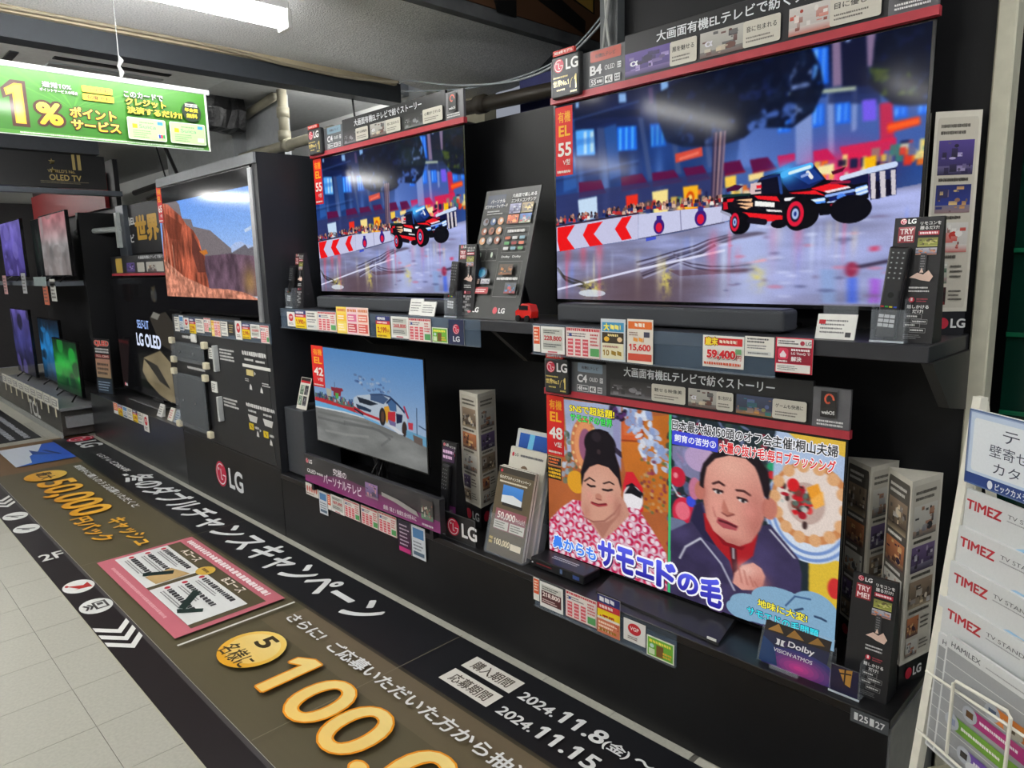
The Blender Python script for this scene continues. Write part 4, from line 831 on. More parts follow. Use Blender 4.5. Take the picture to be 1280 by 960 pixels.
for c_, ru, rv, col_, al in (([(0.774, 0.462)][0], .035, .16, (184, 108, 98), .8), ([(0.613, 0.434)][0], .016, .12, (190, 116, 104), .7), ([(0.706, 0.607)][0], .06, .03, (186, 112, 102), .7), ([(0.653, 0.435)][0], .022, .04, (236, 160, 146), .6), ([(0.755, 0.427)][0], .024, .04, (232, 152, 140), .6)):
    p.tint(fm * np.exp(-(((p.U - c_[0]) / ru) ** 2 + ((p.V - c_[1]) / rv) ** 2)) * al, col_)
for c_ in ([(0.657, 0.357)][0], [(0.733, 0.373)][0]): p.ell(c_[0], c_[1] + .006, .012, .010, (236, 226, 222)); p.ell(c_[0] + .001, c_[1] + .006, .005, .010, (30, 22, 26)); p.line([(c_[0] - .014, c_[1] - .002), (c_[0], c_[1] - .006), (c_[0] + .014, c_[1] + .004)], .004, (50, 30, 32))
p.poly([(0.71, 0.822), (0.715, 0.768), (0.737, 0.716), (0.77, 0.683), (0.795, 0.7), (0.807, 0.737), (0.8, 0.79), (0.773, 0.826), (0.739, 0.845)], (226, 160, 146)); p.glow(*([(0.751, 0.733)][0]), .03, .04, (244, 196, 182), .8); p.glow(*([(0.789, 0.787)][0]), .03, .05, (196, 122, 110), .7); 
for dx in (0, 22, 44, 62): q0 = cvv = [(0.726, 0.747)][0]; p.line([(q0[0] + dx * .0008, q0[1] - .03 + dx * .001), (q0[0] + dx * .0008 + .012, q0[1] + .06)], .004, (176, 104, 92), .8)
p.blur(1, 0)
# small shape at the lower right: the blue cloud
for uv, ru, rv in (([(0.779, 0.922)][0], .075, .07), ([(0.858, 0.857)][0], .09, .085), ([(0.942, 0.859)][0], .07, .12), ([(0.743, 0.953)][0], .05, .05), ([(0.902, 0.909)][0], .10, .10), ([(0.977, 0.953)][0], .05, .08)): p.ell(uv[0], uv[1], ru, rv, (136, 176, 206))
p.line([(0.867, 0.851), (0.891, 0.789), (0.932, 0.78)], .005, (70, 100, 140)); p.line([(0.946, 0.857), (0.962, 0.857), (0.975, 0.862)], .006, (50, 70, 100)); p.line([(0.893, 0.859), (0.913, 0.839)], .006, (50, 70, 100))
p.poly([(0.491, -0.078), (0.5, -0.079), (0.505, 1.161), (0.496, 1.166)], (70, 190, 120))
p.grain(.08, 5); p.a = p.a * .97
PIC_TALK = p

# ---- the drifting car under a pale sky
p = Pic(300, 169, (150, 180, 215)); p.vgrad([(0, (92, 150, 214)), (.35, (128, 170, 220)), (.7, (172, 196, 226)), (1, (180, 200, 226))])
gr = [(-0.004, 0.649), (0.302, 0.636), (0.487, 0.642), (0.621, 0.669), (0.801, 0.709), (1.001, 0.756), (1.009, 0.997), (0.99, 1.063), (-0.048, 1.08)]
p.poly([(0.008, 0.49), (0.158, 0.492), (0.288, 0.513), (0.413, 0.516), (0.407, 0.62), (0.303, 0.613), (-0, 0.596)], (90, 120, 110)); p.poly([(0.004, 0.537), (0.121, 0.534), (0.285, 0.563), (0.431, 0.56), (0.615, 0.608), (0.614, 0.629), (0.305, 0.591), (0.001, 0.575)], (206, 50, 60)); p.poly([(0.001, 0.575), (0.305, 0.591), (0.622, 0.643), (0.621, 0.68), (0.487, 0.648), (-0.004, 0.649)], (120, 190, 240)); p.line([(-0.004, 0.643), (0.302, 0.63), (0.487, 0.642)], .010, (230, 236, 240))
p.poly(gr, (138, 140, 138)); gm = mask_poly(p, gr); p.mul(p.noise(5, 9, 41, 4), .80, 1.18, gm)
for pts, c in (([(0.024, 0.753), (0.295, 0.748), (0.561, 0.717), (0.728, 0.752)], (96, 98, 98)), ([(0.097, 0.872), (0.309, 0.855), (0.517, 0.815)], (166, 168, 164)), ([(0.296, 0.726), (0.618, 0.722), (0.708, 0.778), (0.63, 0.865)], (104, 106, 106)), ([(0.028, 0.693), (0.277, 0.686), (0.525, 0.675)], (110, 112, 110))): p.line(pts, .014, c, .55)
r = random.Random(2)
for i in range(90):
    t = r.random(); q = [(0.019, 0.499), (0.394, 0.505)]; u = q[0][0] + (q[1][0] - q[0][0]) * t; v = q[0][1] + (q[1][1] - q[0][1]) * t + r.uniform(-.03, .02); p.rect([(u, v), (u + .012, v + .03)], r.choice([(60, 90, 150), (40, 60, 70), (90, 140, 90), (180, 60, 60), (200, 210, 220), (40, 70, 110)]), .85)
p.poly([(0.181, 0.398), (0.296, 0.391), (0.305, 0.416), (0.283, 0.426), (0.274, 0.477), (0.203, 0.482), (0.206, 0.437), (0.184, 0.436)], (150, 40, 60)); p.poly([(0.129, 0.419), (0.185, 0.425), (0.18, 0.498), (0.135, 0.497)], (190, 190, 170)); p.poly([(0.222, 0.45), (0.255, 0.449), (0.251, 0.505), (0.224, 0.505)], (90, 180, 80)); p.line([(0.221, 0.345), (0.22, 0.39)], .004, (60, 60, 70))
p.poly([(0.401, 0.46), (0.439, 0.43), (0.559, 0.394), (0.655, 0.373), (0.728, 0.382), (0.787, 0.433), (0.837, 0.5), (0.86, 0.554), (0.848, 0.626), (0.81, 0.707), (0.641, 0.653), (0.488, 0.621), (0.409, 0.587), (0.397, 0.536)], (196, 210, 226)); p.poly([(0.559, 0.402), (0.655, 0.375), (0.713, 0.405), (0.669, 0.463), (0.613, 0.454), (0.556, 0.448)], (70, 96, 136)); p.line([(0.559, 0.396), (0.655, 0.373), (0.728, 0.382), (0.787, 0.433), (0.837, 0.5)], .008, (50, 70, 110)); p.poly([(0.433, 0.442), (0.546, 0.454), (0.622, 0.472), (0.553, 0.504), (0.455, 0.496)], (30, 40, 56)); p.poly([(0.419, 0.515), (0.513, 0.53), (0.561, 0.544), (0.55, 0.568), (0.431, 0.56)], (36, 56, 84)); p.line([(0.401, 0.557), (0.49, 0.594), (0.624, 0.616)], .014, (196, 40, 50)); p.line([(0.405, 0.572), (0.479, 0.607)], .01, (24, 30, 50))
p.poly([(0.698, 0.429), (0.736, 0.39), (0.775, 0.416), (0.775, 0.506), (0.721, 0.509)], (70, 110, 160)); p.poly([(0.672, 0.486), (0.71, 0.467), (0.721, 0.52), (0.708, 0.594), (0.688, 0.64), (0.673, 0.562)], (236, 170, 50)); p.poly([(0.703, 0.524), (0.766, 0.508), (0.762, 0.6), (0.716, 0.633), (0.699, 0.596)], (206, 44, 60)); p.poly([(0.77, 0.522), (0.823, 0.524), (0.815, 0.595), (0.77, 0.618)], (24, 34, 70)); p.line([(0.697, 0.444), (0.736, 0.393), (0.787, 0.438), (0.837, 0.49)], .010, (30, 50, 90)); p.poly([(0.699, 0.596), (0.766, 0.609), (0.76, 0.651), (0.715, 0.643)], (120, 110, 160)); p.line([(0.839, 0.451), (0.865, 0.537)], .014, (190, 60, 90))
p.ell(*([(0.654, 0.583)][0]), .028, .085, (40, 34, 34), 1, .1); p.ell(*([(0.655, 0.582)][0]), .014, .055, (96, 66, 50), 1, .1); p.ell(*([(0.832, 0.651)][0]), .020, .070, (60, 44, 40), 1, .1); p.poly([(0.678, 0.643), (0.751, 0.648), (0.828, 0.702), (0.784, 0.71)], (226, 230, 236))
for i in range(40): u = r.uniform(.42, .74); v = r.uniform(.22, .36); p.ell(u, v, r.uniform(.004, .02), .012, r.choice([(190, 206, 226), (90, 110, 150), (60, 90, 150), (150, 176, 210)]), .6)
p.poly([(0.863, 0.582), (0.902, 0.577), (0.899, 0.641), (0.865, 0.641)], (206, 60, 80)); p.poly([(0.847, 0.656), (0.898, 0.661), (1.004, 0.678), (1.001, 0.766), (0.903, 0.738), (0.844, 0.717)], (110, 170, 206)); p.poly([(0.897, 0.681), (0.971, 0.698), (0.969, 0.767), (0.903, 0.748)], (110, 96, 90)); p.line([(0.936, 0.437), (0.929, 0.672)], .006, (60, 80, 110)); p.line([(0.947, 0.589), (0.999, 0.612)], .006, (60, 80, 110))
p.a = p.a * .86; p.grain(.05, 6)
PIC_DRIFT = p

# ---- desert cliffs, shown in a wide band with black above and below
p = Pic(330, 190, (4, 4, 6))
v0 = [(0.558, 0.125)][0][1]; top = [(0.055, 0.114), (0.991, 0.139)]; bot = [(-0.006, 0.875), (0.989, 0.906)]
V0, V1 = (top[0][1] + top[1][1]) / 2, (bot[0][1] + bot[1][1]) / 2
n = p.noise(8, 6, 51)
sky = np.clip((p.V - V0) / (V1 - V0), 0, 1)[..., None]; pic = (1 - sky) * np.array((104, 158, 244)) + sky * np.array((206, 222, 250)); p.a = pic
p.poly([(0.746, 0.174), (0.983, 0.207), (0.981, 0.226), (0.81, 0.206)], (226, 236, 250), .9); p.poly([(0.916, 0.408), (0.981, 0.387), (0.978, 0.413), (0.923, 0.428)], (214, 226, 246), .8)
p.poly([(0.74, 0.534), (0.823, 0.49), (0.88, 0.486), (0.923, 0.51), (0.992, 0.521), (0.987, 0.567), (0.766, 0.564)], (176, 196, 236))
p.poly([(0.055, 0.114), (0.213, 0.103), (0.266, 0.157), (0.285, 0.268), (0.389, 0.286), (0.404, 0.341), (0.586, 0.386), (0.717, 0.483), (0.78, 0.529), (0.783, 0.586), (0.495, 0.574), (0.234, 0.436)], (124, 116, 120)); p.poly([(0.786, 0.558), (0.914, 0.509), (0.937, 0.538), (0.983, 0.527), (1.002, 0.595), (0.99, 0.702), (0.487, 0.634), (0.517, 0.575)], (112, 108, 116))
p.poly([(0.473, 0.573), (0.766, 0.564), (1.019, 0.595), (0.999, 0.865), (0.452, 0.88)], (108, 84, 100)); mk = mask_poly(p, [(0.473, 0.573), (0.766, 0.564), (1.019, 0.595), (0.999, 0.865), (0.452, 0.88)]); p.mul(p.noise(26, 10, 52), .6, 1.35, mk); p.glow(*([(0.929, 0.77)][0]), .06, .10, (190, 150, 70), .6)
cl = [(0.049, 0.121), (0.13, 0.139), (0.198, 0.195), (0.276, 0.251), (0.326, 0.318), (0.4, 0.371), (0.457, 0.451), (0.477, 0.543), (0.506, 0.574), (0.487, 0.634), (0.514, 0.756), (0.523, 0.847), (0.494, 0.902), (-0.023, 0.893), (0.011, 0.454)]
p.poly(cl, (176, 90, 66)); cm = mask_poly(p, cl); p.mul(p.noise(40, 7, 53, 4), .35, 1.55, cm); p.poly([(0.093, 0.207), (0.278, 0.314), (0.234, 0.436), (0.111, 0.411), (0.072, 0.327)], (110, 52, 36), .7); p.poly([(0.386, 0.385), (0.495, 0.574), (0.5, 0.695), (0.41, 0.694), (0.364, 0.537)], (90, 50, 44), .8)
fl = [(-0.009, 0.57), (0.239, 0.724), (0.527, 0.817), (0.715, 0.821), (0.867, 0.84), (0.997, 0.885), (0.993, 0.92), (-0.024, 0.901)]; p.poly(fl, (214, 140, 114)); p.mul(p.noise(46, 30, 54, 3), .55, 1.35, mask_poly(p, fl)); p.poly([(0.445, 0.534), (0.524, 0.523), (0.542, 0.553), (0.496, 0.566)], (200, 120, 50))
for k in range(7): p.line([(.02 + .022 * k, .22 + .05 * k), (.03 + .022 * k, .62 + .02 * k)], .006, (236, 196, 170) if k % 2 else (90, 44, 34), .55)
bar = ((p.V < V0) | (p.V > V1)).astype(float); p.tint(bar, (4, 4, 6)); p.tint(bar * (p.V < V0) * np.clip(p.noise(6, 20, 56) - .45, 0, 1) * .5, (60, 64, 70)); p.tint(bar * (p.V > V1) * np.clip(p.noise(9, 30, 57) - .5, 0, 1) * .4, (70, 66, 64))  # grey smears in the bars: reflections painted into the black
p.grain(.18, 8)
PIC_CLIFF = p

# ---- dark title screen of the big lower-left set, with reflections painted in
p = Pic(260, 150, (8, 8, 9)); 
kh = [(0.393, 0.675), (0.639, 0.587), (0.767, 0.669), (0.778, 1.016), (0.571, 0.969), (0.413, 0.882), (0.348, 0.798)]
p.poly(kh, (122, 110, 84)); p.mul(p.noise(6, 8, 61), .8, 1.2, mask_poly(p, kh)); p.poly([(0.372, 0.677), (0.578, 0.718), (0.729, 0.893), (0.592, 0.851), (0.461, 0.735)], (26, 24, 22))  # khaki shape: a reflection in the glass painted into the picture
p.poly([(0.539, 0.319), (0.767, 0.263), (0.869, 0.361), (0.817, 0.576), (0.649, 0.531)], (52, 48, 42)); p.poly([(0.604, 0.271), (0.692, 0.288), (0.648, 0.334), (0.558, 0.318)], (120, 118, 110))
for i in range(26):
    r = random.Random(i); q = [(0.589, 0.054), (0.722, 0.222)]; p.rect([(q[0][0] + r.uniform(0, .06), q[0][1] + r.uniform(0, .12)), (q[0][0] + r.uniform(.03, .09), q[0][1] + r.uniform(.02, .14))], r.choice([(60, 56, 40), (80, 70, 50), (50, 52, 54), (90, 90, 86)]), .5)
p.poly([(-0.017, 0.553), (0.19, 0.537), (0.073, 0.991), (-0.1, 1.036)], (30, 22, 22)); p.rect([(-0.008, 0.557), (0.168, 0.583)], (60, 24, 24))  # reflection of the neighbouring poster painted in
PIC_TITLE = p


# ================================================================ counters and shelf
cab = thing('display_counter', 'low black counter carrying the lower televisions', 'counter', (-2.05, 1.93, 0))
B(-3.605, -0.488, 1.733, 2.138, 0.0, 0.345).build('body', BLACK, cab)
B(-3.605, -0.484, 1.728, 2.138, 0.345, 0.37).build('worktop', mat('black_worktop', (24, 24, 26), 0.3, var=0.1, scale=5), cab, bevel=0.002)
B(-0.4885, -0.482, 1.735, 2.13, 0.0, 0.344).build('end_panel', mat('end_panel', (104, 106, 108), 0.25), cab)
lc = thing('logo_counter', 'black counter front with red round logo and white letters beneath the wide television', 'counter', (-4.33, 1.93, 0))
B(-5.03, -3.61, 1.733, 2.138, 0.0, 0.395).build('body', BLACK, lc)
a = AY(1.7325); a.lg(-4.525, 0.118, 0.165, (216, 218, 220), (188, 30, 64), True); a.line([(-5.03, .395), (-3.61, .385)], .004, (60, 62, 66)); a.build('logo_print', lc)
lb = thing('side_counter', 'black counter front left of the logo counter with price strip on top', 'counter', (-6.15, 1.93, 0))
B(-7.3, -5.034, 1.733, 2.138, 0.0, 0.405).build('body', mat('black_gloss_front', (30, 31, 33), 0.3, var=0.12, scale=3), lb)
pc = thing('diagram_panel_cabinet', 'tall black cabinet panel with white wall mount diagrams and clear plates', 'cabinet', (-4.33, 1.95, 0.397))
B(-5.03, -3.665, 1.735, 2.138, 0.397, 1.20).build('body', mat('panel_black', (34, 35, 38), 0.5), pc)
B(-5.03, -3.662, 1.72, 2.138, 2.022, 2.076).box(-3.662, -3.607, 1.72, 1.7335, 2.022, 2.076).build('top_beam', mat('grey_beam', (118, 121, 125), 0.5), pc)
B(-5.06, -5.03, 1.80, 2.138, 0.41, 2.076).build('side_panel', WALLBLACK, pc)
B(-5.03, -3.7, 2.10, 2.138, 1.20, 2.02).build('back_panel', WALLBLACK, pc)
a = AY(1.7345); G = (206, 206, 204)
a.dashes(-4.88, 1.046, -4.66, 1.068, 1, G, .9, 1, False); a.dashes(-4.84, .846, -4.55, .866, 1, G, .9, 2, False)
a.build('diagram_print', pc); a = AY(1.7345); a.dashes(-4.296, .945, -4.07, 1.022, 4, G, .6, 3); a.dashes(-4.30, .66, -4.09, .722, 3, G, .6, 4); a.build('diagram_print', pc); a = AY(1.7345); a.dashes(-3.978, 1.0, -3.68, 1.03, 1, G, .9, 5, False); a.dashes(-3.983, .70, -3.63, .725, 1, G, .9, 6, False)
a.dashes(-3.95, .972, -3.84, .986, 1, G, .9, 7, False); a.dashes(-3.81, .97, -3.70, .984, 1, G, .9, 8, False); a.rect(-3.984, .934, -3.635, .952, (214, 214, 208))
a.rect(-3.94, .888, -3.85, .922, (196, 180, 120)); a.poly([(-3.84, .893), (-3.82, .905), (-3.84, .918)], G); a.dashes(-3.965, .85, -3.91, .87, 2, G, .6, 9); a.dashes(-3.75, .84, -3.655, .865, 2, G, .6, 10)
for x, z in ((-3.90, .82), (-3.765, .815), (-3.86, .55), (-3.70, .525)): a.poly([(x - .014, z - .012), (x + .018, z - .014), (x + .014, z + .008), (x, z + .022), (x - .01, z + .006)], G)
a.build('diagram_print', pc); a = AY(1.7345)
for x in (-3.91, -3.72): a.dashes(x - .05, .672, x + .05, .686, 1, G, .9, 11, False); a.poly([(x - .06, .655), (x + .065, .653), (x + .045, .615), (x - .04, .617)], (196, 196, 192))
for x, z in ((-3.935, .585), (-3.755, .565)): a.rect(x - .03, z - .018, x + .03, z + .02, (206, 180, 40)); a.line([(x - .01, z + .01), (x + .01, z - .008)], .006, (60, 50, 20)); a.dashes(x + .045, z - .006, x + .095, z + .01, 1, G, .9, 13, False)
a.poly([(-3.83, .568), (-3.81, .578), (-3.83, .588)], G)
a.build('diagram_print', pc)
for i, (x0, x1, z0, z1, lab) in enumerate(((-4.99, -4.445, .90, 1.028, 'small clear wall mount plate with taped corners on the diagram panel'), (-5.01, -4.48, .455, .82, 'large clear wall mount plate with taped corners low on the diagram panel'))):
    t = thing('mount_plate', lab, 'mount plate', ((x0 + x1) / 2, 1.69, z0), 'clear wall mount plates on the diagram panel')
    B(x0, x1, 1.694, 1.699, z0, z1).build('clear_sheet', ACRYL, t)
    B(x0 + .04, x1 - .04, 1.702, 1.732, z0 + .02, z1 - .02).build('bracket', mat('bracket_black', (20, 21, 22), 0.6, spec=0.15), t, bevel=0.004)
    for px in (x0, x1):
        for pz in (z0, z1): B(px - .026, px + .026, 1.690, 1.720, pz - .022, pz + .022).build('corner_pad', CREAM, t, bevel=0.006, seg=2)
    for px in (x0 + .16, x1 - .16): MB().cyl((px, 1.692, (z0 + z1) / 2), (0, -1, 0), .007, .004, 10).build('screw', STEEL, t)
for k, (x, z0, z1) in enumerate(((-4.325, .875, 1.035), (-4.33, .565, .72))):
    tag(B(x, x + .022, 1.70, 1.733, z0, z1).build('rail_sample', mat('alu', (196, 200, 200), 0.3, metal=0.4), bevel=0.003), ('upper', 'lower')[k] + ' short aluminium rail sample standing out of the diagram panel', 'rail sample', 'aluminium rail samples')
for k, (z0, z1) in enumerate(((.945, 1.012), (.735, .802))):
    c = thing('note_card', ('upper', 'lower')[k] + ' small white note card beside the clear plate', 'card', (-4.41, 1.728, z0), 'white note cards on the diagram panel')
    B(-4.446, -4.372, 1.726, 1.7335, z0, z1).build('card', WHITE, c); a = AY(1.7258); a.dashes(-4.438, z0 + .01, -4.38, z1 - .01, 4, (90, 90, 92), .5, 20 + k); a.build('print', c)
tag(B(-4.70, -4.62, 1.718, 1.733, 1.03, 1.085).build('sensor_tag', WHITE, bevel=.008, seg=2), 'small white round-cornered tag stuck above the small clear plate', 'tag')

sh = thing('wall_shelf', 'long black wall shelf carrying the two upper televisions', 'shelf', (-2.04, 1.95, 1.235))
B(-3.60, -0.478, 1.795, 2.139, 1.235, 1.275).build('board', mat('shelf_black', (42, 43, 48), 0.4), sh, bevel=0.002)
for x in (-0.482, -1.93, -3.0):
    MB().prism([(x - .012, 1.80, 1.2345), (x - .012, 2.139, 1.2345), (x - .012, 2.139, 1.075), (x - .012, 1.97, 1.105)], [(x + .012, 1.80, 1.2345), (x + .012, 2.139, 1.2345), (x + .012, 2.139, 1.075), (x + .012, 1.97, 1.105)]).build('bracket', mat('bracket_dark', (48, 48, 48), 0.45), sh)

# ================================================================ televisions
def sticker(x0, x1, z0, z1, y, size, tv, fade=False):
    a = AY(y); a.rect(x0, z0, x1, z1, (206, 24, 34), (224, 44, 34)); w = x1 - x0; h = z1 - z0
    a.text('有機', x0 + .16 * w, z0 + .77 * h, x0 + .90 * w, z0 + .93 * h, (240, 170, 40), .02); a.text('EL', x0 + .20 * w, z0 + .57 * h, x0 + .88 * w, z0 + .73 * h, (244, 180, 40), .03)
    a.text(size, x0 + .14 * w, z0 + .28 * h, x0 + .94 * w, z0 + .48 * h, (240, 238, 232), .03); a.text('V型', x0 + .44 * w, z0 + .15 * h, x0 + .88 * w, z0 + .235 * h, (238, 236, 230), .012); a.dashes(x0 + .1 * w, z0 + .03 * h, x0 + .9 * w, z0 + .08 * h, 1, (236, 220, 210), .8, 3, False)
    t = tag_part(B(x0, x1, y + .0002, y + .0012, z0, z1).build('size_sticker', mat('sticker_red', (206, 30, 34), .4), tv)); a.build('size_print', t)
def tag_part(o): return o
def tv_body(label, x0, x1, z0, z1, y, pic, sx0, sx1, sz0, sz1, mesh=None, thick=.030, name='television', group='switched-on televisions on the display wall'):
    """y = front of the glass"""
    tv = thing(name, label, 'television', ((x0 + x1) / 2, y + .02, z0), group)
    B(x0, x1, y + .0008, y + .010, z0, z1).build('bezel', BEZEL, tv, bevel=.0012)
    B(x0 + .02, x1 - .02, y + .010, y + thick, z0 + .02, z0 + (z1 - z0) * .62).build('rear_housing', PLASTIC, tv, bevel=.004)
    me = mesh if mesh is not None else screen_mesh('screen', pic, sx0, sx1, y, sz0, sz1)
    if mesh is None: o = finish(me, 'screen', tv)
    else:
        o = bpy.data.objects.new('screen', me); link(o, tv)
    return tv, me
# two upper 55 inch sets with the same race
tvB, meB = tv_body('large upper right television showing a black and red truck on a wet street', -1.796, -0.568, 1.336, 2.044, 2.0, PIC_RACE, -1.787, -.577, 1.348, 2.030)
B(-1.35, -1.05, 2.012, 2.06, 1.278, 1.345).build('stand_neck', PLASTIC, tvB); B(-1.45, -.90, 1.96, 2.10, 1.2755, 1.288).build('stand_base', PLASTIC, tvB, bevel=.003)
sticker(-1.784, -1.705, 1.790, 2.026, 1.9985, '55', tvB)
tvC, _ = tv_body('upper left television showing a black and red truck on a wet street', -3.512, -2.284, 1.346, 2.054, 2.0, None, 0, 0, 0, 0, mesh=meB)
for ch in tvC.children:
    if ch.name.startswith('screen'): ch.location = (0, 0, 0)
B(-3.05, -2.75, 2.012, 2.06, 1.278, 1.355).build('stand_neck', PLASTIC, tvC); B(-3.15, -2.62, 1.96, 2.10, 1.2755, 1.288).build('stand_base', PLASTIC, tvC, bevel=.003)
sticker(-3.50, -3.42, 1.815, 2.045, 1.9985, '55', tvC)
# lower right 48 inch set
tvT, _ = tv_body('lower right television showing a talk show with two people and captions', -1.7465, -0.674, .393, 1.012, 1.884, PIC_TALK, -1.740, -.680, .406, 1.002)
MB().prism([(-1.43, 1.775, .3705), (-.955, 1.752, .3705), (-.985, 1.93, .3705), (-1.46, 1.95, .3705)], [(-1.43, 1.778, .378), (-.957, 1.755, .378), (-.985, 1.93, .398), (-1.46, 1.95, .398)]).build('stand_base', mat('stand_dark', (50, 50, 52), .28, metal=.5), tvT)
B(-1.36, -1.06, 1.90, 1.93, .385, .45).build('stand_neck', PLASTIC, tvT); B(-.995, -.965, 1.754, 1.756, .3785, .386).build('stand_mark', WHITE, tvT)
sticker(-1.742, -1.660, .783, 1.006, 1.8825, '48', tvT)
a = AY(1.8832)
a.rect(-1.742, .742, -1.672, .778, (40, 36, 40)); a.frame(-1.740, .744, -1.674, .776, .002, (226, 180, 120)); a.dashes(-1.734, .748, -1.68, .772, 2, (240, 120, 60), .7, 4)
a.rect(-1.742, .690, -1.674, .738, (30, 26, 20)); a.dashes(-1.738, .694, -1.678, .734, 3, (240, 186, 40), .75, 5, False)
def cap(q, t, col, edge, bold=.02, ew=.05, col2=None, sh=None, hh=None):
    (x0, y1), (_, y0), (x1, _) = q; a.text(t, x0, y0, x1, y1, col, bold, col2, edge, ew, shadow=sh)
DK = (20, 20, 40)
a.build('sticker_print', tvT); a = AY(1.8832)
cap([(-1.632, 0.986), (-1.632, 0.957), (-1.432, 0.976)], 'SNSで超話題!', (250, 230, 40), (30, 20, 20)); a.build('caption_overlay', tvT, SIGNLIT); a = AY(1.8832)
cap([(-1.628, 0.953), (-1.629, 0.925), (-1.441, 0.934)], 'サモエドの世界', (60, 230, 80), (16, 50, 30))
a.build('caption_overlay', tvT, SIGNLIT); a = AY(1.8832)
z = [(-1.206, 0.989), (-1.205, 0.959), (-1.205, 0.942), (-1.204, 0.912)]; z2 = [(-0.693, 0.986), (-0.691, 0.96), (-0.691, 0.95), (-0.689, 0.923)]
a.text('日本最大級150頭のオフ会主催!桐山夫婦', z[0][0], z[1][1] - .004, z2[0][0] - .004, z[0][1] + .0, (20, 20, 24), .02, None, (236, 236, 240), .07)
a.build('caption_overlay', tvT, SIGNLIT); a = AY(1.8832)
bx = [(-1.206, 0.953), (-1.206, 0.909)]; bx2 = [(-1.047, 0.918)]
a.rect(bx[0][0], bx[1][1], bx2[0][0], bx[0][1], (52, 62, 206)); a.text('飼育の苦労②', bx[0][0] + .008, bx[1][1] + .010, bx2[0][0] - .006, bx[0][1] - .010, (240, 242, 250), .02)
a.text('大量の抜け毛!毎日ブラッシング', bx2[0][0] + .006, bx[1][1] + .002, z2[0][0] - .008, bx[0][1] - .006, (216, 30, 40), .025, None, (246, 240, 240), .06)
a.build('caption_overlay', tvT, SIGNLIT); a = AY(1.8832)
cap([(-1.72, 0.475), (-1.721, 0.423), (-1.513, 0.452)], '鼻からも', (60, 130, 240), (236, 242, 250), .04, .07, None, (40, 60, 120))
a.build('caption_overlay', tvT, SIGNLIT); a = AY(1.8832)
q = [(-1.505, 0.433), (-1.003, 0.421), (-1.509, 0.506), (-1.006, 0.519)]
zz = [(-1.475, 0.513), (-1.475, 0.419)]; zz1, zz0 = zz[0][1], zz[1][1]
for i, (t, s0) in enumerate(zip('サモエドの毛', (0, 0, 0, 0, 0, 0))):
    X0 = q[0][0] + (q[1][0] - q[0][0]) * i / 6; X1 = q[0][0] + (q[1][0] - q[0][0]) * (i + .95) / 6
    a.text(t, X0, zz0 + (.012 if t in 'エの' else 0), X1 - .004, zz1 - (.014 if t in 'エの' else 0), (36, 30, 150), .05, (86, 96, 240), (246, 246, 252), .07, shadow=(60, 40, 80))
a.build('caption_overlay', tvT, SIGNLIT); a = AY(1.8832)
cap([(-0.904, 0.489), (-0.903, 0.464), (-0.756, 0.475)], '地味に大変!', (250, 236, 60), (40, 60, 80), .02, .06); cap([(-0.936, 0.455), (-0.935, 0.428), (-0.722, 0.446)], 'サモエドの毛問題', (60, 226, 240), (30, 50, 90), .02, .06)
a.build('caption_overlay', tvT, SIGNLIT)
# 42 inch set
tv4, _ = tv_body('smaller lower left television showing a drifting race car under pale sky', -3.283, -2.349, .598, 1.100, 1.79, PIC_DRIFT, -3.277, -2.355, .605, 1.095)
MB().tube([(-2.82, 1.83, .66), (-2.82, 1.86, .52), (-2.82, 1.87, .378)], [.025, .022, .03], 12).build('stand_pole', PLASTIC, tv4, smooth=True); B(-3.10, -2.52, 1.79, 2.02, .3705, .384).build('stand_base', PLASTIC, tv4, bevel=.004)
sticker(-3.279, -3.165, .888, 1.098, 1.7888, '42', tv4)
for k in range(3): MB().tube([(-2.78 + .03 * k, 1.84, .60), (-2.80 + .06 * k, 1.80, .52), (-2.86 + .05 * k, 1.83, .45), (-2.82 + .02 * k, 1.86, .40)], .004, 6).build('cable', PLASTIC, tv4, smooth=True)
# 65 inch wide set, upper left
tv6, _ = tv_body('wide television showing red desert cliffs under blue sky', -5.078, -3.69, 1.222, 2.021, 1.735, PIC_CLIFF, -5.07, -3.70, 1.235, 2.015, thick=.05)
sticker(-5.076, -4.995, 1.80, 2.032, 1.7335, '65', tv6); B(-4.6, -4.2, 1.79, 1.81, 1.201, 1.26).build('stand_neck', PLASTIC, tv6); B(-4.8, -4.0, 1.75, 1.95, 1.2005, 1.2105).build('stand_base', PLASTIC, tv6)
# 77 inch set, lower left
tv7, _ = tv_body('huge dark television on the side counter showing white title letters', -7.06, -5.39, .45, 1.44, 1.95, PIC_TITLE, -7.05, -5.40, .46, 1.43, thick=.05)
a = AY(1.9495); q = [(-6.485, 1.03), (-6.2, 1.097), (-6.536, 0.88), (-5.956, 0.991)]
a.text('SELF-LIT', q[0][0], q[0][1] - .01, q[1][0], q[0][1] + .06, (150, 180, 240), .02); a.text('LG OLED', q[2][0], q[2][1] - .01, q[3][0], q[2][1] + .10, (216, 226, 250), .035); a.lg(-7.0, .475, .03, (220, 220, 220), word=True); a.build('title_overlay', tv7, SIGNLIT)
B(-6.6, -5.85, 1.85, 2.05, .4055, .418).build('stand_base', mat('stand_dark2', (44, 44, 46), .35), tv7, bevel=.004); B(-6.35, -6.1, 1.97, 2.0, .41, .5).build('stand_neck', PLASTIC, tv7)

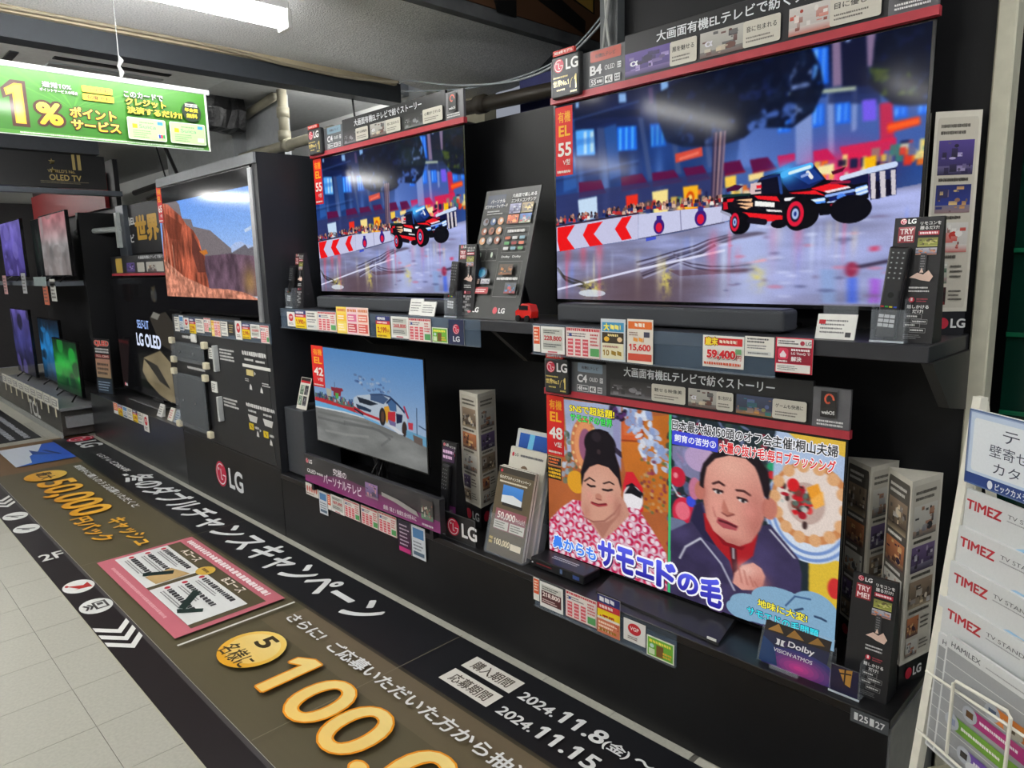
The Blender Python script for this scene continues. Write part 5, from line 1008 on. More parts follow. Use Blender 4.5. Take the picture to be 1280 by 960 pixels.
# ================================================================ header boards over the sets
PALS = [[(60, 40, 110), (90, 70, 150), (40, 26, 80), (170, 150, 210), (30, 20, 60)], [(150, 148, 142), (186, 184, 178), (80, 40, 36), (60, 60, 64), (206, 190, 160)], [(176, 170, 168), (206, 202, 198), (190, 60, 40), (230, 226, 222), (120, 50, 40)], [(40, 44, 60), (60, 70, 100), (226, 150, 60), (90, 110, 170), (30, 120, 110)], [(70, 66, 70), (30, 30, 34), (150, 150, 156), (40, 40, 44), (110, 110, 116)]]
def header(label, x0, x1, z0, y, model, inch, top, tabcol, tabtx, cards, title, tall=.135):
    """the dark board with badge, model plate, title, picture cards and red lower edge"""
    W = x1 - x0; t = thing('header_board', label, 'header board', ((x0 + x1) / 2, y, z0), 'header boards above the televisions')
    g1 = x0 + W * .262; g2 = x1 - W * .092; zt = z0 + tall
    B(x0, g1, y, y + .012, z0 + .022, zt - .016).build('model_plate', mat('plate_grey', (92, 94, 98), .45), t)
    B(g1, g2 + .002, y - .001, y + .012, z0 + .022, zt).build('board', mat('board_black', (30, 31, 34), .4), t, bevel=.0008)
    B(g2 + .002, x1, y, y + .012, z0 + .022, zt - .014).build('end_plate', mat('end_grey', (98, 98, 102), .45), t)
    B(x0, x1 + .004, y - .006, y + .014, z0, z0 + .022).build('red_edge', mat('edge_red', (168, 48, 60), .4), t)
    bx0, bx1 = x0 + W * .019, x0 + W * .122
    bd = B(bx0, bx1, y - .024, y, z0 + .010, zt - .008).build('badge', mat('badge_black', (40, 42, 44), .4), t, bevel=.006, seg=2)
    a = AY(y - .0243); bz0, bz1 = z0 + .012, zt - .01; bw = bx1 - bx0; bh = bz1 - bz0
    a.lg(bx0 + .10 * bw, bz0 + .60 * bh, .33 * bh, (236, 236, 236), (206, 30, 66)); Y_ = (206, 184, 96)
    a.dashes(bx0 + .08 * bw, bz0 + .46 * bh, bx0 + .6 * bw, bz0 + .51 * bh, 1, Y_, .9, 3, False); a.text('世界No.1', bx0 + .07 * bw, bz0 + .26 * bh, bx0 + .64 * bw, bz0 + .42 * bh, (224, 200, 110), .03); a.dashes(bx0 + .2 * bw, bz0 + .15 * bh, bx0 + .5 * bw, bz0 + .20 * bh, 1, Y_, .9, 5, False)
    a.text('1', bx0 + .84 * bw, bz0 + .14 * bh, bx0 + .92 * bw, bz0 + .48 * bh, (224, 200, 110), .06)
    a.line([(bx0 + (.84 - .15 * math.cos(k)) * bw, bz0 + (.18 + .25 * math.sin(k)) * bh) for k in (.0, .3, .6, .9, 1.2)], .002, Y_); a.dashes(bx0 + .70 * bw, bz0 + .06 * bh, bx0 + .93 * bw, bz0 + .11 * bh, 1, Y_, .9, 7, False); a.build('badge_print', bd, GLOSS)
    B(bx0 + .008, bx1 - .022, y - .024, y - .014, zt - .008, zt + .010).build('year_tab', mat('tab_red', (196, 52, 44), .5), t)
    a = AY(y - .0242); a.text('2024年モデル', bx0 + .014, zt - .004, bx1 - .028, zt + .007, (240, 236, 230), .03); a.build('year_print', t, GLOSS)
    a = AY(y - .0012); m0 = x0 + W * .145; mw = g1 - m0 - .006; h = tall - .022
    a.rrect(m0 + .002, z0 + .022 + .60 * h, g1 - .014, z0 + .022 + .86 * h, .004, tabcol); a.text(tabtx, m0 + .16 * mw, z0 + .022 + .68 * h, m0 + .78 * mw, z0 + .022 + .78 * h, (50, 34, 40), .01)
    a.text(model, m0, z0 + .022 + .30 * h, m0 + .37 * mw, z0 + .022 + .53 * h, (232, 234, 236), .035); a.text('OLED', m0 + .46 * mw, z0 + .022 + .36 * h, m0 + .76 * mw, z0 + .022 + .47 * h, (226, 228, 230), 0.01); a.rect(m0 + .84 * mw, z0 + .022 + .34 * h, m0 + .95 * mw, z0 + .022 + .48 * h, (220, 222, 224)); a.dashes(m0 + .85 * mw, z0 + .022 + .36 * h, m0 + .94 * mw, z0 + .022 + .46 * h, 2, (80, 80, 84), .6, 2, False)
    zq0, zq1 = z0 + .022 + .05 * h, z0 + .022 + .22 * h
    a.frame(m0, zq0, m0 + .42 * mw, zq1, .0016, (226, 228, 230)); a.text(inch, m0 + .04 * mw, zq0 + .003, m0 + .20 * mw, zq1 - .003, (232, 234, 236), .03); a.dashes(m0 + .23 * mw, zq0 + .005, m0 + .39 * mw, zq1 - .006, 1, (220, 222, 224), .9, 3, False)
    a.rect(m0 + .47 * mw, zq0, m0 + .70 * mw, zq1, (226, 228, 228)); a.text('4K', m0 + .50 * mw, zq0 + .003, m0 + .67 * mw, zq1 - .003, (40, 40, 44), .03); a.rect(m0 + .76 * mw, zq0, m0 + .93 * mw, zq1, (206, 208, 210)); a.dashes(m0 + .78 * mw, zq0 + .003, m0 + .91 * mw, zq1 - .003, 2, (60, 60, 64), .7, 5, False)
    a.k = 20
    a.text('大画面有機ELテレビで紡ぐストーリー', g1 + title[0] * W, zt - .046, g1 + title[1] * W, zt - .014, (226, 230, 234), .016)
    bwid = g2 - g1; cz0, cz1 = z0 + .030, zt - .058
    for (c0, c1, c2, pal, txt, sub) in cards:
        X0, X1, X2 = g1 + c0 * bwid, g1 + c1 * bwid, g1 + c2 * bwid
        a.thumb(X0, cz0, X1, cz1, PALS[pal], pal + 3); a.rrect(X1 - .002, cz0, X2, cz1, .006, (204, 200, 188)); a.text(txt, X1 + .07 * (X2 - X1), cz0 + .56 * (cz1 - cz0), X2 - .10 * (X2 - X1), cz0 + .78 * (cz1 - cz0), (44, 42, 42), .012)
        a.dashes(X1 + .07 * (X2 - X1), cz0 + .14 * (cz1 - cz0), X2 - .14 * (X2 - X1), cz0 + .42 * (cz1 - cz0), 2, (110, 106, 100), .5, pal + 9)
        if pal in (0, 1): a.text('α', X0 + .12 * (X1 - X0), cz0 + .40 * (cz1 - cz0), X0 + .30 * (X1 - X0), cz0 + .62 * (cz1 - cz0), (226, 226, 236), .03)
    e0 = g2 + .014; ew = x1 - e0; a.rect(e0 + .14 * ew, z0 + .052, e0 + .62 * ew, zt - .022, (26, 24, 26)); ez = (z0 + .052 + zt - .022) / 2
    a.line([(e0 + .38 * ew + .16 * ew * math.cos(k) * (1 - k / 9), ez + .012 + .018 * math.sin(k) * (1 - k / 9)) for k in [i * .45 for i in range(13)]], .005, (226, 90, 60)); a.text('webOS', e0 + .18 * ew, z0 + .060, e0 + .58 * ew, z0 + .070, (226, 226, 226), .03)
    a.dashes(e0 + .05 * ew, z0 + .028, e0 + .85 * ew, z0 + .046, 2, (226, 226, 226), .6, 12, False)
    a.build('print', t, GLOSS)
CB = [(.005, .24, .445, 0, '黒を魅せる', ''), (.465, .70, .86 + .0, 1, '音に包まれる', '')]
header('header board with orange tab over the large truck television', -1.790, -.563, 2.036, 1.985, 'B4', '55', 0, (176, 66, 46), '有機ELテレビ', [(.005, .22, .335, 0, '黒を魅せる', ''), (.35, .525, .66, 1, '音に包まれる', ''), (.69, .83, .985, 2, '目に優しい', '')], (.10, .60), .158)
header('header board with blue tab over the upper left truck television', -3.495, -2.266, 2.048, 1.985, 'C4', '55', 0, (120, 150, 168), '有機ELテレビ', [(.02, .155, .285, 4, '魅せる映像美', ''), (.31, .475, .61, 1, '音に包まれる', ''), (.65, .82, .985, 4, '心動かされる', '')], (.09, .52), .146)
header('header board with pale blue tab over the talk show television', -1.735, -.668, 1.014, 1.868, 'C4', '48', 0, (126, 146, 164), '有機ELテレビ', [(.03, .27, .445, 4, '魅せる映像美', ''), (.46, .60, .735 - .06, 1, '音に包まれる', ''), (.69, .85, .985, 3, 'ゲームも快適に', '')], (.07, .55), .143)
t = thing('header_board', 'far header board with red lower edge above the huge dark television', 'header board', (-6.3, 1.94, 1.455), 'header boards above the televisions')
B(-6.98, -5.35, 1.945, 1.955, 1.475, 1.62).build('board', MATS['board_black'], t); B(-6.98, -5.35, 1.94, 1.957, 1.455, 1.475).build('red_edge', MATS['edge_red'], t)
a = AY(1.9445)
for k, (x0, x1) in enumerate(((-6.85, -6.68), (-6.30, -6.13), (-6.08, -5.92), (-5.88, -5.70), (-5.68, -5.50))): a.rrect(x0, 1.485, x1, 1.56, .01, (186, 184, 176)) if k else a.rect(x0, 1.48, x1, 1.60, (190, 160, 70))
for k in range(3): a.thumb(-6.56 + .0 + .56 * k * .9, 1.485, -6.36 + .56 * k * .9, 1.56, PALS[k], k)
a.text('大画面有機ELテレビで紡ぐストーリー', -6.25, 1.585, -5.45, 1.612, (220, 222, 226), .02); a.build('print', t)


# ================================================================ poster above the dark set, hanging signs
t = thing('wall_poster', 'black poster with white and gold characters above the huge dark television', 'poster', (-6.2, 2.08, 1.64))
B(-6.95, -5.10, 2.09, 2.10, 1.64, 2.055).build('sheet', WALLBLACK, t); a = AY(2.0895); q = [(-7.101, 1.882), (-6.688, 1.959), (-7.084, 1.735), (-6.761, 1.809), (-6.708, 1.736), (-6.14, 1.957)]
a.rect(-6.95, 1.64, -5.10, 2.055, (34, 34, 38)); a.text('有機EL', q[0][0], q[0][1], q[1][0], q[1][1], (226, 226, 226), .04); a.text('テレビ', q[2][0] - .02, q[2][1], q[3][0], q[3][1], (226, 226, 226), .04); a.text('世界', q[4][0], q[4][1], q[5][0], q[5][1], (206, 160, 60), .05); a.build('print', t)
tag(B(-7.06, -6.86, 2.05, 2.12, 1.45, 2.06).build('metal_upright', mat('upright_grey', (70, 76, 84), .4, metal=.3), bevel=.004), 'grey metal upright left of the black poster', 'upright')
t = thing('hanging_banner', 'green banner with big yellow point service lettering hanging under the ceiling', 'banner', (-3.5, 1.0, 2.04))
B(-3.503, -3.4995, 0.35, 1.462, 2.040, 2.300).build('sheet', mat('banner_sheet', (196, 200, 196), .4), t); B(-3.507, -3.495, 0.34, 1.478, 2.296, 2.318).build('top_rail', mat('rail_white', (198, 202, 202), .4), t, bevel=.002)
a = AXp(-3.4992); a.rect(.35, 2.043, 1.459, 2.298, (226, 230, 224)); a.rect(.35, 2.058, 1.452, 2.296, (44, 108, 22), (60, 132, 30)); a.rect(.35, 2.043, 1.455, 2.058, (70, 132, 44)); a.dashes(.7, 2.046, 1.43, 2.054, 1, (206, 226, 200), .8, 2, False)
for k in range(7): a.poly([(.9, 2.16), (.55 + .13 * k, 2.296), (.58 + .13 * k, 2.296)], (66, 138, 32))
BR = (66, 30, 22)
for ox, g_, cc in ((0, .012, BR), (0, 0, (232, 168, 30)), (0, -.006, (240, 204, 70))):
    a.poly([(.690 + ox - g_, 2.083 - g_), (.726 + ox + g_, 2.083 - g_), (.726 + ox + g_, 2.236 + g_), (.700 + ox - g_, 2.236 + g_), (.664 + ox - g_, 2.212), (.668 + ox - g_, 2.186 - g_), (.690 + ox - g_, 2.196 - g_)], cc)
a.text('%', .765, 2.088, .858, 2.176, (240, 170, 30), .04, (250, 226, 90), BR, .08)
a.text('ポイント', .884, 2.128, 1.062, 2.172, (240, 176, 40), .04, (250, 226, 110), BR, .08); a.text('サービス', .884, 2.080, 1.074, 2.122, (240, 176, 40), .04, (250, 226, 110), BR, .08)
a.text('通常10%', .795, 2.235, .90, 2.257, (246, 246, 246), .015, None, (30, 40, 30), .05); a.text('ポイントサービスの場合', .785, 2.218, .922, 2.231, (246, 246, 246), .01, None, (30, 40, 30), .04)
a.rrect(.938, 2.236, 1.056, 2.262, .005, (240, 190, 40)); a.text('いつでも', .955, 2.241, 1.04, 2.257, (50, 36, 20), .02); a.rrect(.938, 2.204, 1.058, 2.230, .005, (240, 190, 40)); a.text('何度でも', .955, 2.209, 1.042, 2.225, (50, 36, 20), .02)
a.text('このカードで', 1.10, 2.238, 1.262, 2.263, (246, 246, 246), .02, None, (30, 40, 20), .05); a.text('クレジット', 1.103, 2.205, 1.272, 2.236, (250, 226, 60), .04, None, (30, 40, 20), .06); a.text('決済するだけ!!', 1.106, 2.170, 1.338, 2.200, (250, 226, 60), .04, None, (30, 40, 20), .06)
a.ell(1.382, 2.208, .043, .045, (30, 50, 34), 24); a.text('年会費', 1.352, 2.207, 1.412, 2.224, (250, 220, 60), .03); a.text('無料', 1.358, 2.180, 1.408, 2.200, (250, 220, 60), .03); a.dashes(1.355, 2.228, 1.41, 2.244, 2, (230, 230, 226), .7, 5, False)
for x in (1.10, 1.277): 
    a.rrect(x, 2.062, x + .160, 2.155, .006, (214, 226, 206)); a.rrect(x + .003, 2.065, x + .157, 2.152, .006, (176, 214, 150)); a.rect(x + .02, 2.11, x + .04, 2.128, (240, 176, 30)); a.text('Suica', x + .048, 2.112, x + .118, 2.128, (90, 150, 110), 0.0); a.dashes(x + .05, 2.132, x + .11, 2.140, 1, (120, 150, 110), .8, 3, False); a.dashes(x + .02, 2.07, x + .10, 2.105, 4, (120, 150, 110), .5, 4); a.rect(x + .125, 2.132, x + .148, 2.146, (70, 150, 190)); a.rect(x + .122, 2.075, x + .150, 2.092, (220, 222, 226)); 
a.rect(1.226, 2.076, 1.234, 2.091, (40, 80, 180)); a.rect(1.235, 2.076, 1.243, 2.091, (200, 40, 60)); a.rect(1.244, 2.076, 1.252, 2.091, (40, 150, 70))
a.build('print', t, GLOSS)
for y in (.55, 1.10): MB().tube([(-3.501, y, 2.318), (-3.50, y + .006, 2.34), (-3.502, y - .004, 2.365), (-3.5, y + .008, 2.39), (-3.502, y, 2.41), (-3.50, y + .002, 2.664)], [.007, .010, .007, .011, .002, .0012], 8).build('hanger', mat('clear_film', (206, 208, 206), .2, alpha=.6), t, smooth=True)
t = thing('hanging_sign', 'black overhead sign with gold lettering WORLD\'S No.1 OLED TV', 'sign', (-7.0, 1.55, 2.19))
B(-7.06, -7.0, 0.9, 1.99, 2.195, 2.47).build('panel', mat('sign_black', (24, 24, 26), .4), t); B(-7.08, -6.98, 0.9, 2.10, 2.145, 2.185).build('rail', mat('sign_rail', (84, 90, 98), .4, metal=.3), t)
a = AXp(-6.999); q = [(1.556, 2.331), (1.756, 2.369), (1.563, 2.282), (1.797, 2.331), (1.592, 2.413), (1.771, 2.468), (1.751, 2.324), (1.805, 2.471)]
GD = (176, 156, 100); a.text("WORLD'S No.", q[0][0], 2.315, q[1][0], 2.34, GD, .01); a.text('OLED TV', q[2][0], 2.252, q[3][0], 2.300, GD, .02); a.rect(q[6][0] - .01, q[6][1] + .02, q[6][0] + .012, q[7][1] + .02, GD); a.rect(q[6][0] + .03, q[6][1] + .02, q[6][0] + .055, q[7][1] + .02, GD)
for k in range(2): a.poly([(q[4][0] + .025 * math.sin(i * 2.513) * (1 if 1 else 0), q[4][1] - .01 - .07 * k + .025 * math.cos(i * 2.513)) for i in range(5)], GD)
a.dashes(q[0][0] - .06, 2.225, q[3][0] + .08, 2.25, 2, (120, 112, 90), .5, 3); a.build('print', t)
tag(B(-7.6, -6.9, 0.4, 1.93, 2.471, 2.618).build('bulkhead_box', mat('dark_bulkhead', (54, 58, 64), .6)), 'dark grey bulkhead box above the gold lettered sign', 'bulkhead')
t = thing('projector_arm', 'black swing arm with struts under the white ceiling above the black poster', 'bracket', (-5.6, 2.0, 2.1))
MB().tube([(-6.5, 2.05, 2.13), (-5.75, 2.05, 2.15), (-5.2, 2.05, 2.12)], .022, 8).build('bar', PLASTIC, t); MB().tube([(-5.5, 2.05, 2.14), (-5.9, 2.05, 2.60)], .014, 8).build('strut', PLASTIC, t); MB().tube([(-5.75, 2.05, 2.14), (-6.0, 2.05, 2.60)], .006, 8).build('strut', PLASTIC, t); MB().tube([(-5.62, 2.05, 2.10), (-6.2, 2.05, 2.06)], .018, 8).build('bar', PLASTIC, t)

# ================================================================ price cards and rails
def rail(label, x0, x1, z0, z1, y):
    t = thing('price_rail', label, 'price rail', ((x0 + x1) / 2, y, z0), 'clear price rails')
    B(x0, x1, y, y + .0025, z0, z1).build('strip', mat('rail_acrylic', (150, 176, 205), .08, alpha=.13, spec=.35, var=.25, scale=6), t); B(x0, x1, y - .008, y, z0, z0 + .005).build('lip', ACRYL, t)
    return t
RDT = (196, 50, 62)
def card(label, x0, x1, z0, z1, y, style, group, txt=None, seed=1):
    t = thing('price_card', label, 'price card', ((x0 + x1) / 2, y, z0), group)
    w = x1 - x0; h = z1 - z0
    def X(u): return x0 + u * w
    def Z(v): return z0 + v * h
    B(x0, x1, y, y + .0012, z0, z1).build('card', CARD, t); a = AY(y - .0002)
    def R(u0, v0, u1, v1, c, top=None): a.rect(X(u0), Z(v0), X(u1), Z(v1), c, top)
    def D(u0, v0, u1, v1, n, c, f=.6, s=0, j=True): a.dashes(X(u0), Z(v0), X(u1), Z(v1), n, c, f, seed + s, j)
    def T(s, u0, v0, u1, v1, c, b=.03): a.text(s, X(u0), Z(v0), X(u1), Z(v1), c, b)
    WH_ = (226, 224, 216)
    if style == 'yellow':
        R(0, 0, 1, 1, (236, 206, 30)); R(0, .78, 1, 1, (46, 52, 110)); D(.1, .82, .9, .96, 1, (230, 230, 236), .9); R(0, .62, 1, .78, (196, 50, 60)); D(.1, .66, .9, .75, 1, (240, 220, 220), .9, 1); T(txt or '2,199', .1, .2, .75, .5, (176, 50, 30)); T('円', .78, .2, .94, .4, (176, 50, 30), .01); D(.1, .05, .9, .15, 1, (150, 110, 20), .8, 2)
    elif style == 'elabel':
        R(0, 0, 1, 1, (232, 232, 228)); R(.08, .14, .92, .92, (196, 198, 190)); D(.12, .74, .8, .88, 2, (60, 62, 66), .6); R(.12, .42, .9, .70, (206, 206, 198)); T(txt or '228,800', .14, .46, .88, .66, (190, 40, 50), .03); D(.12, .22, .88, .38, 2, (80, 84, 90), .6, 1); R(.3, .03, .7, .09, (206, 120, 130))
    elif style == 'redelabel':
        R(0, 0, 1, 1, (234, 234, 230)); R(.07, .16, .93, .90, (86, 44, 46)); R(.07, .66, .93, .90, (206, 206, 198)); D(.1, .70, .85, .86, 2, (60, 62, 66), .6); T(txt or '218,800', .12, .42, .88, .62, (240, 226, 220), .03); D(.12, .20, .88, .36, 2, (226, 200, 196), .6, 1)
    elif style == 'table':
        R(0, 0, 1, 1, (232, 226, 220)); D(.03, .88, .97, .98, 1, RDT, .9, 0, False); D(.04, .68, .6, .84, 2, (120, 110, 116), .6); R(.10, .70, .18, .80, (60, 80, 150))
        for k in range(3): R(.06 + .22 * k, .06, .22 + .22 * k, .62, (214, 90, 100)); D(.07 + .22 * k, .08, .21 + .22 * k, .60, 4, (240, 214, 214), .4, k, False)
        R(.72, .08, .97, .34, (90, 160, 96)); D(.72, .40, .96, .84, 4, (206, 90, 96), .6, 9); a.frame(X(.01), Z(.02), X(.99), Z(.98), .0012, (200, 110, 116))
    elif style == 'multi':
        for k, c in enumerate(((236, 206, 90), (232, 200, 206), (236, 206, 196))): R(k / 3, 0, (k + 1) / 3, 1, c); D(k / 3 + .03, .82, (k + 1) / 3 - .03, .94, 1, (206, 120, 70), .9, k, False); R(k / 3 + .03, .48, (k + 1) / 3 - .03, .74, ((240, 190, 60), (216, 110, 150), (220, 120, 100))[k]); D(k / 3 + .05, .52, (k + 1) / 3 - .05, .70, 2, (246, 240, 230), .6, 5 + k); R(k / 3 + .03, .08, (k + 1) / 3 - .03, .40, ((246, 220, 120), (190, 70, 80), (214, 90, 80))[k]); D(k / 3 + .05, .10, (k + 1) / 3 - .05, .38, 3, (250, 236, 226), .5, 8 + k)
    elif style == 'bluetall':
        R(0, 0, 1, 1, (206, 214, 220)); R(.06, .70, .94, .92, (70, 150, 196)); T('大', .12, .72, .36, .90, (250, 236, 60), .05); D(.4, .74, .9, .88, 1, (250, 240, 120), .9); R(.06, .42, .94, .68, (60, 50, 36)); a.ell(X(.25), Z(.52), .11 * w, .06 * h, (226, 180, 60), 12); a.ell(X(.78), Z(.52), .10 * w, .06 * h, (226, 196, 150), 12); D(.3, .58, .8, .65, 1, (240, 220, 150), .9, 2); R(.06, .05, .94, .42, (226, 222, 190)); T('10', .1, .12, .36, .26, (150, 120, 40)); D(.45, .12, .9, .26, 1, (150, 120, 40), .9, 3); D(.1, .30, .9, .38, 1, (170, 120, 110), .7, 4)
    elif style == 'orangetall':
        R(0, 0, 1, 1, (226, 218, 206)); R(.04, .78, .96, .95, (222, 110, 44)); D(.3, .82, .75, .92, 1, (250, 236, 220), .9); R(.04, .06, .96, .22, (206, 80, 60)); T(txt or '15,600', .08, .27, .92, .44, (206, 60, 60), .04); D(.25, .48, .7, .60, 1, (226, 150, 60), .9, 2); R(.66, .60, .88, .72, (70, 70, 90)); D(.08, .62, .5, .72, 2, (140, 110, 100), .6, 3)
    elif style == 'sale':
        R(0, 0, 1, 1, (230, 228, 222)); R(.04, .70, .96, .93, (204, 34, 36)); a.text('歳末', X(.06), Z(.68), X(.38), Z(.95), (250, 220, 60), .05, None, (120, 20, 20), .06); D(.42, .76, .92, .88, 1, (246, 226, 210), .9); a.text(txt, X(.12), Z(.26), X(.82), Z(.56), (206, 30, 40), .05, None, (250, 246, 240), .05, shadow=(90, 20, 24)); T('円', .85, .26, .96, .42, (190, 40, 40), .01); R(.82, .46, .96, .62, (120, 170, 120)); D(.06, .08, .95, .18, 1, (206, 90, 60), .9, 3, False)
    elif style == 'navy':
        R(0, 0, 1, 1, (34, 42, 74)); a.lg(X(.28), Z(.42), .40 * h, (220, 220, 226), word=False); T('LG', .28, .12, .72, .34, (226, 228, 232))
    elif style == 'redlogo':
        R(0, 0, 1, 1, (228, 226, 222)); a.ell(X(.5), Z(.62), .30 * w, .26 * h, (196, 40, 50), 20); T('VGP', .30, .55, .70, .72, (244, 236, 230), .02); D(.2, .12, .8, .28, 2, (110, 90, 92), .6)
    elif style == 'green':
        R(0, 0, 1, 1, (226, 230, 210)); R(.04, .06, .96, .94, (110, 176, 60)); R(.08, .12, .30, .40, (210, 226, 190)); R(.36, .1, .62, .66, (120, 84, 44)); D(.1, .70, .9, .86, 1, (246, 230, 90), .9); D(.60, .14, .92, .44, 2, (226, 180, 60), .7, 2); a.ell(X(.2), Z(.55), .08 * w, .1 * h, (190, 220, 210), 10)
    elif style == 'redapp':
        R(0, 0, 1, 1, (206, 40, 66)); R(.04, .74, .96, .97, (228, 226, 224)); D(.08, .80, .62, .93, 2, (60, 60, 64), .6); a.lg(X(.66), Z(.79), .13 * h, (120, 120, 124), word=True); R(.04, .28, .96, .74, (150, 30, 52)); a.rrect(X(.08), Z(.38), X(.36), Z(.70), .006, (216, 60, 90)); a.poly([(X(.13), Z(.52)), (X(.22), Z(.64)), (X(.31), Z(.52)), (X(.29), Z(.44)), (X(.15), Z(.44))], (240, 226, 230)); D(.10, .30, .34, .36, 1, (240, 226, 230), .9, 3, False); T('LG ThinQ で', .44, .52, .94, .60, (244, 236, 238), .02); T('解決', .44, .34, .72, .48, (244, 236, 238), .03); D(.44, .63, .94, .70, 1, (244, 236, 238), .9, 4, False); R(.04, .03, .96, .26, (226, 224, 220)); D(.08, .08, .66, .22, 3, (100, 100, 104), .5, 5)
    elif style == 'orange':
        R(0, 0, 1, 1, (230, 228, 222)); R(.05, .30, .95, .96, (220, 90, 50)); D(.15, .4, .85, .9, 4, (246, 226, 200), .6)
    elif style == 'magenta':
        R(0, 0, 1, 1, (70, 20, 60), (50, 46, 60)); D(.12, .2, .9, .9, 6, (206, 190, 206), .4); R(.05, .03, .95, .16, (190, 50, 120))
    elif style == 'circles':
        R(0, 0, 1, 1, (226, 222, 214)); [a.ell(X(.14 + .18 * k), Z(.55), .07 * w, .26 * h, (206, 110, 100), 12) for k in range(5)]; D(.06, .1, .9, .24, 1, (150, 120, 110), .7)
    elif style == 'black':
        R(0, 0, 1, 1, (40, 40, 44)); D(.15, .15, .85, .85, 4, (190, 170, 110), .5)
    elif style == 'blue':
        R(0, 0, 1, 1, (212, 218, 224)); R(.1, .62, .9, .92, (80, 130, 180)); D(.1, .12, .9, .54, 4, (110, 116, 124), .5); R(.1, .08, .9, .2, (90, 110, 130))
    else:
        R(0, 0, 1, 1, WH_); D(.08, .66, .9, .94, 2, (70, 70, 74), .6); D(.08, .36, .9, .6, 2, (120, 120, 124), .6, 2); R(.08, .08, .9, .26, (206, 208, 206)); D(.12, .12, .86, .22, 1, (90, 90, 94), .7, 3)
    a.build('print', t)
    return t
GR = ['price cards on the upper left shelf rail', 'price cards on the upper right shelf rail', 'price cards on the counter below the talk show television', 'price cards below the race car television', 'price cards above the diagram panel', 'price cards on the side counter']
rail('clear price rail along the upper left shelf edge', -3.576, -1.99, 1.172, 1.276, 1.7885)
for i, (x0, x1, z0, z1, st, tx, lb_) in enumerate([(-3.50, -3.418, 1.185, 1.26, 'redlogo', None, 'white card with red round mark, first on the upper left rail'), (-3.415, -3.302, 1.18, 1.27, 'yellow', '1,990', 'yellow and navy price card next to the red round mark, upper left rail'), (-3.298, -3.19, 1.178, 1.27, 'white', None, 'white text card right of the first yellow card, upper left rail'), (-3.186, -3.012, 1.178, 1.272, 'table', None, 'white and red table card left of the three-column card, upper left rail'),
        (-3.007, -2.733, 1.174, 1.30, 'multi', None, 'wide three-column yellow and pink card on the upper left rail'), (-2.677, -2.57, 1.172, 1.268, 'yellow', '2,199', 'yellow and navy price card right of the three-column card'), (-2.562, -2.438, 1.178, 1.27, 'elabel', '268,800', 'electronic price label with red digits on the upper left rail'), (-2.435, -2.284, 1.174, 1.268, 'table', None, 'white and red table card right of the electronic label, upper left rail'), (-2.278, -2.18, 1.175, 1.236, 'green', None, 'small green card on the upper left rail'), (-2.172, -2.08, 1.174, 1.272, 'navy', None, 'navy card with red logo at the right end of the upper left rail')]):
    card(lb_, x0, x1, z0, z1, 1.7855, st, GR[0], tx, 10 + i)
rail('clear price rail along the upper right shelf edge', -1.718, -.835, 1.168, 1.274, 1.7885)
for i, (x0, x1, z0, z1, st, tx, lb_) in enumerate([(-1.710, -1.678, 1.178, 1.268, 'orange', None, 'narrow orange card at the left end of the upper right rail'), (-1.674, -1.566, 1.176, 1.268, 'elabel', '228,800', 'electronic price label reading 228,800 on the upper right rail'), (-1.560, -1.414, 1.172, 1.270, 'table', None, 'white and red table card beside the 228,800 label'), (-1.411, -1.315, 1.172, 1.304, 'bluetall', None, 'tall blue and yellow card in clear sleeve on the upper right rail'), (-1.308, -1.214, 1.172, 1.307, 'orangetall', '15,600', 'tall orange card with red price in clear sleeve on the upper right rail'), (-1.047, -.922, 1.183, 1.272, 'sale', '59,400', 'white sale card with big red 59,400 on the upper right rail'), (-.920, -.838, 1.222, 1.276, 'white', None, 'white notice card right of the 59,400 sale card'), (-.834, -.736, 1.186, 1.278, 'redapp', None, 'dark red app card with house symbol below the upper right shelf')]):
    card(lb_, x0, x1, z0, z1, 1.7855 if 'sleeve' not in lb_ else 1.784, st, GR[1], tx, 30 + i)
rail('clear price rail on the counter edge below the talk show television', -1.67, -1.08, .262, .366, 1.7265)
for i, (x0, x1, z0, z1, st, tx, lb_) in enumerate([(-1.674, -1.645, .285, .370, 'orange', None, 'narrow orange card at the left end below the talk show television'), (-1.642, -1.533, .272, .366, 'redelabel', '218,800', 'electronic price label reading 218,800 with dark red field'), (-1.520, -1.384, .276, .372, 'table', None, 'white and red table card right of the 218,800 label'), (-1.380, -1.288, .272, .406, 'bigy', None, 'tall navy, yellow and red card below the talk show television'), (-1.274, -1.190, .284, .358, 'redlogo', None, 'white card with red round award mark below the talk show television'), (-1.185, -1.086, .266, .333, 'green', None, 'green card at the right end below the talk show television')]):
    if st == 'bigy':
        t = card(lb_, x0, x1, z0, z1, 1.7225, 'yellow', GR[2], '1万円', 50 + i); a = AY(1.7212); a.rect(x0, z0, x1, z0 + .05, (206, 120, 90)); a.dashes(x0 + .006, z0 + .006, x1 - .006, z0 + .044, 3, (246, 220, 200), .6, 3); a.rect(x0, z0 + .05, x1, z0 + .058, (230, 226, 214)); a.build('coupon_print', t)
    else: card(lb_, x0, x1, z0, z1, 1.7235, st, GR[2], tx, 50 + i)
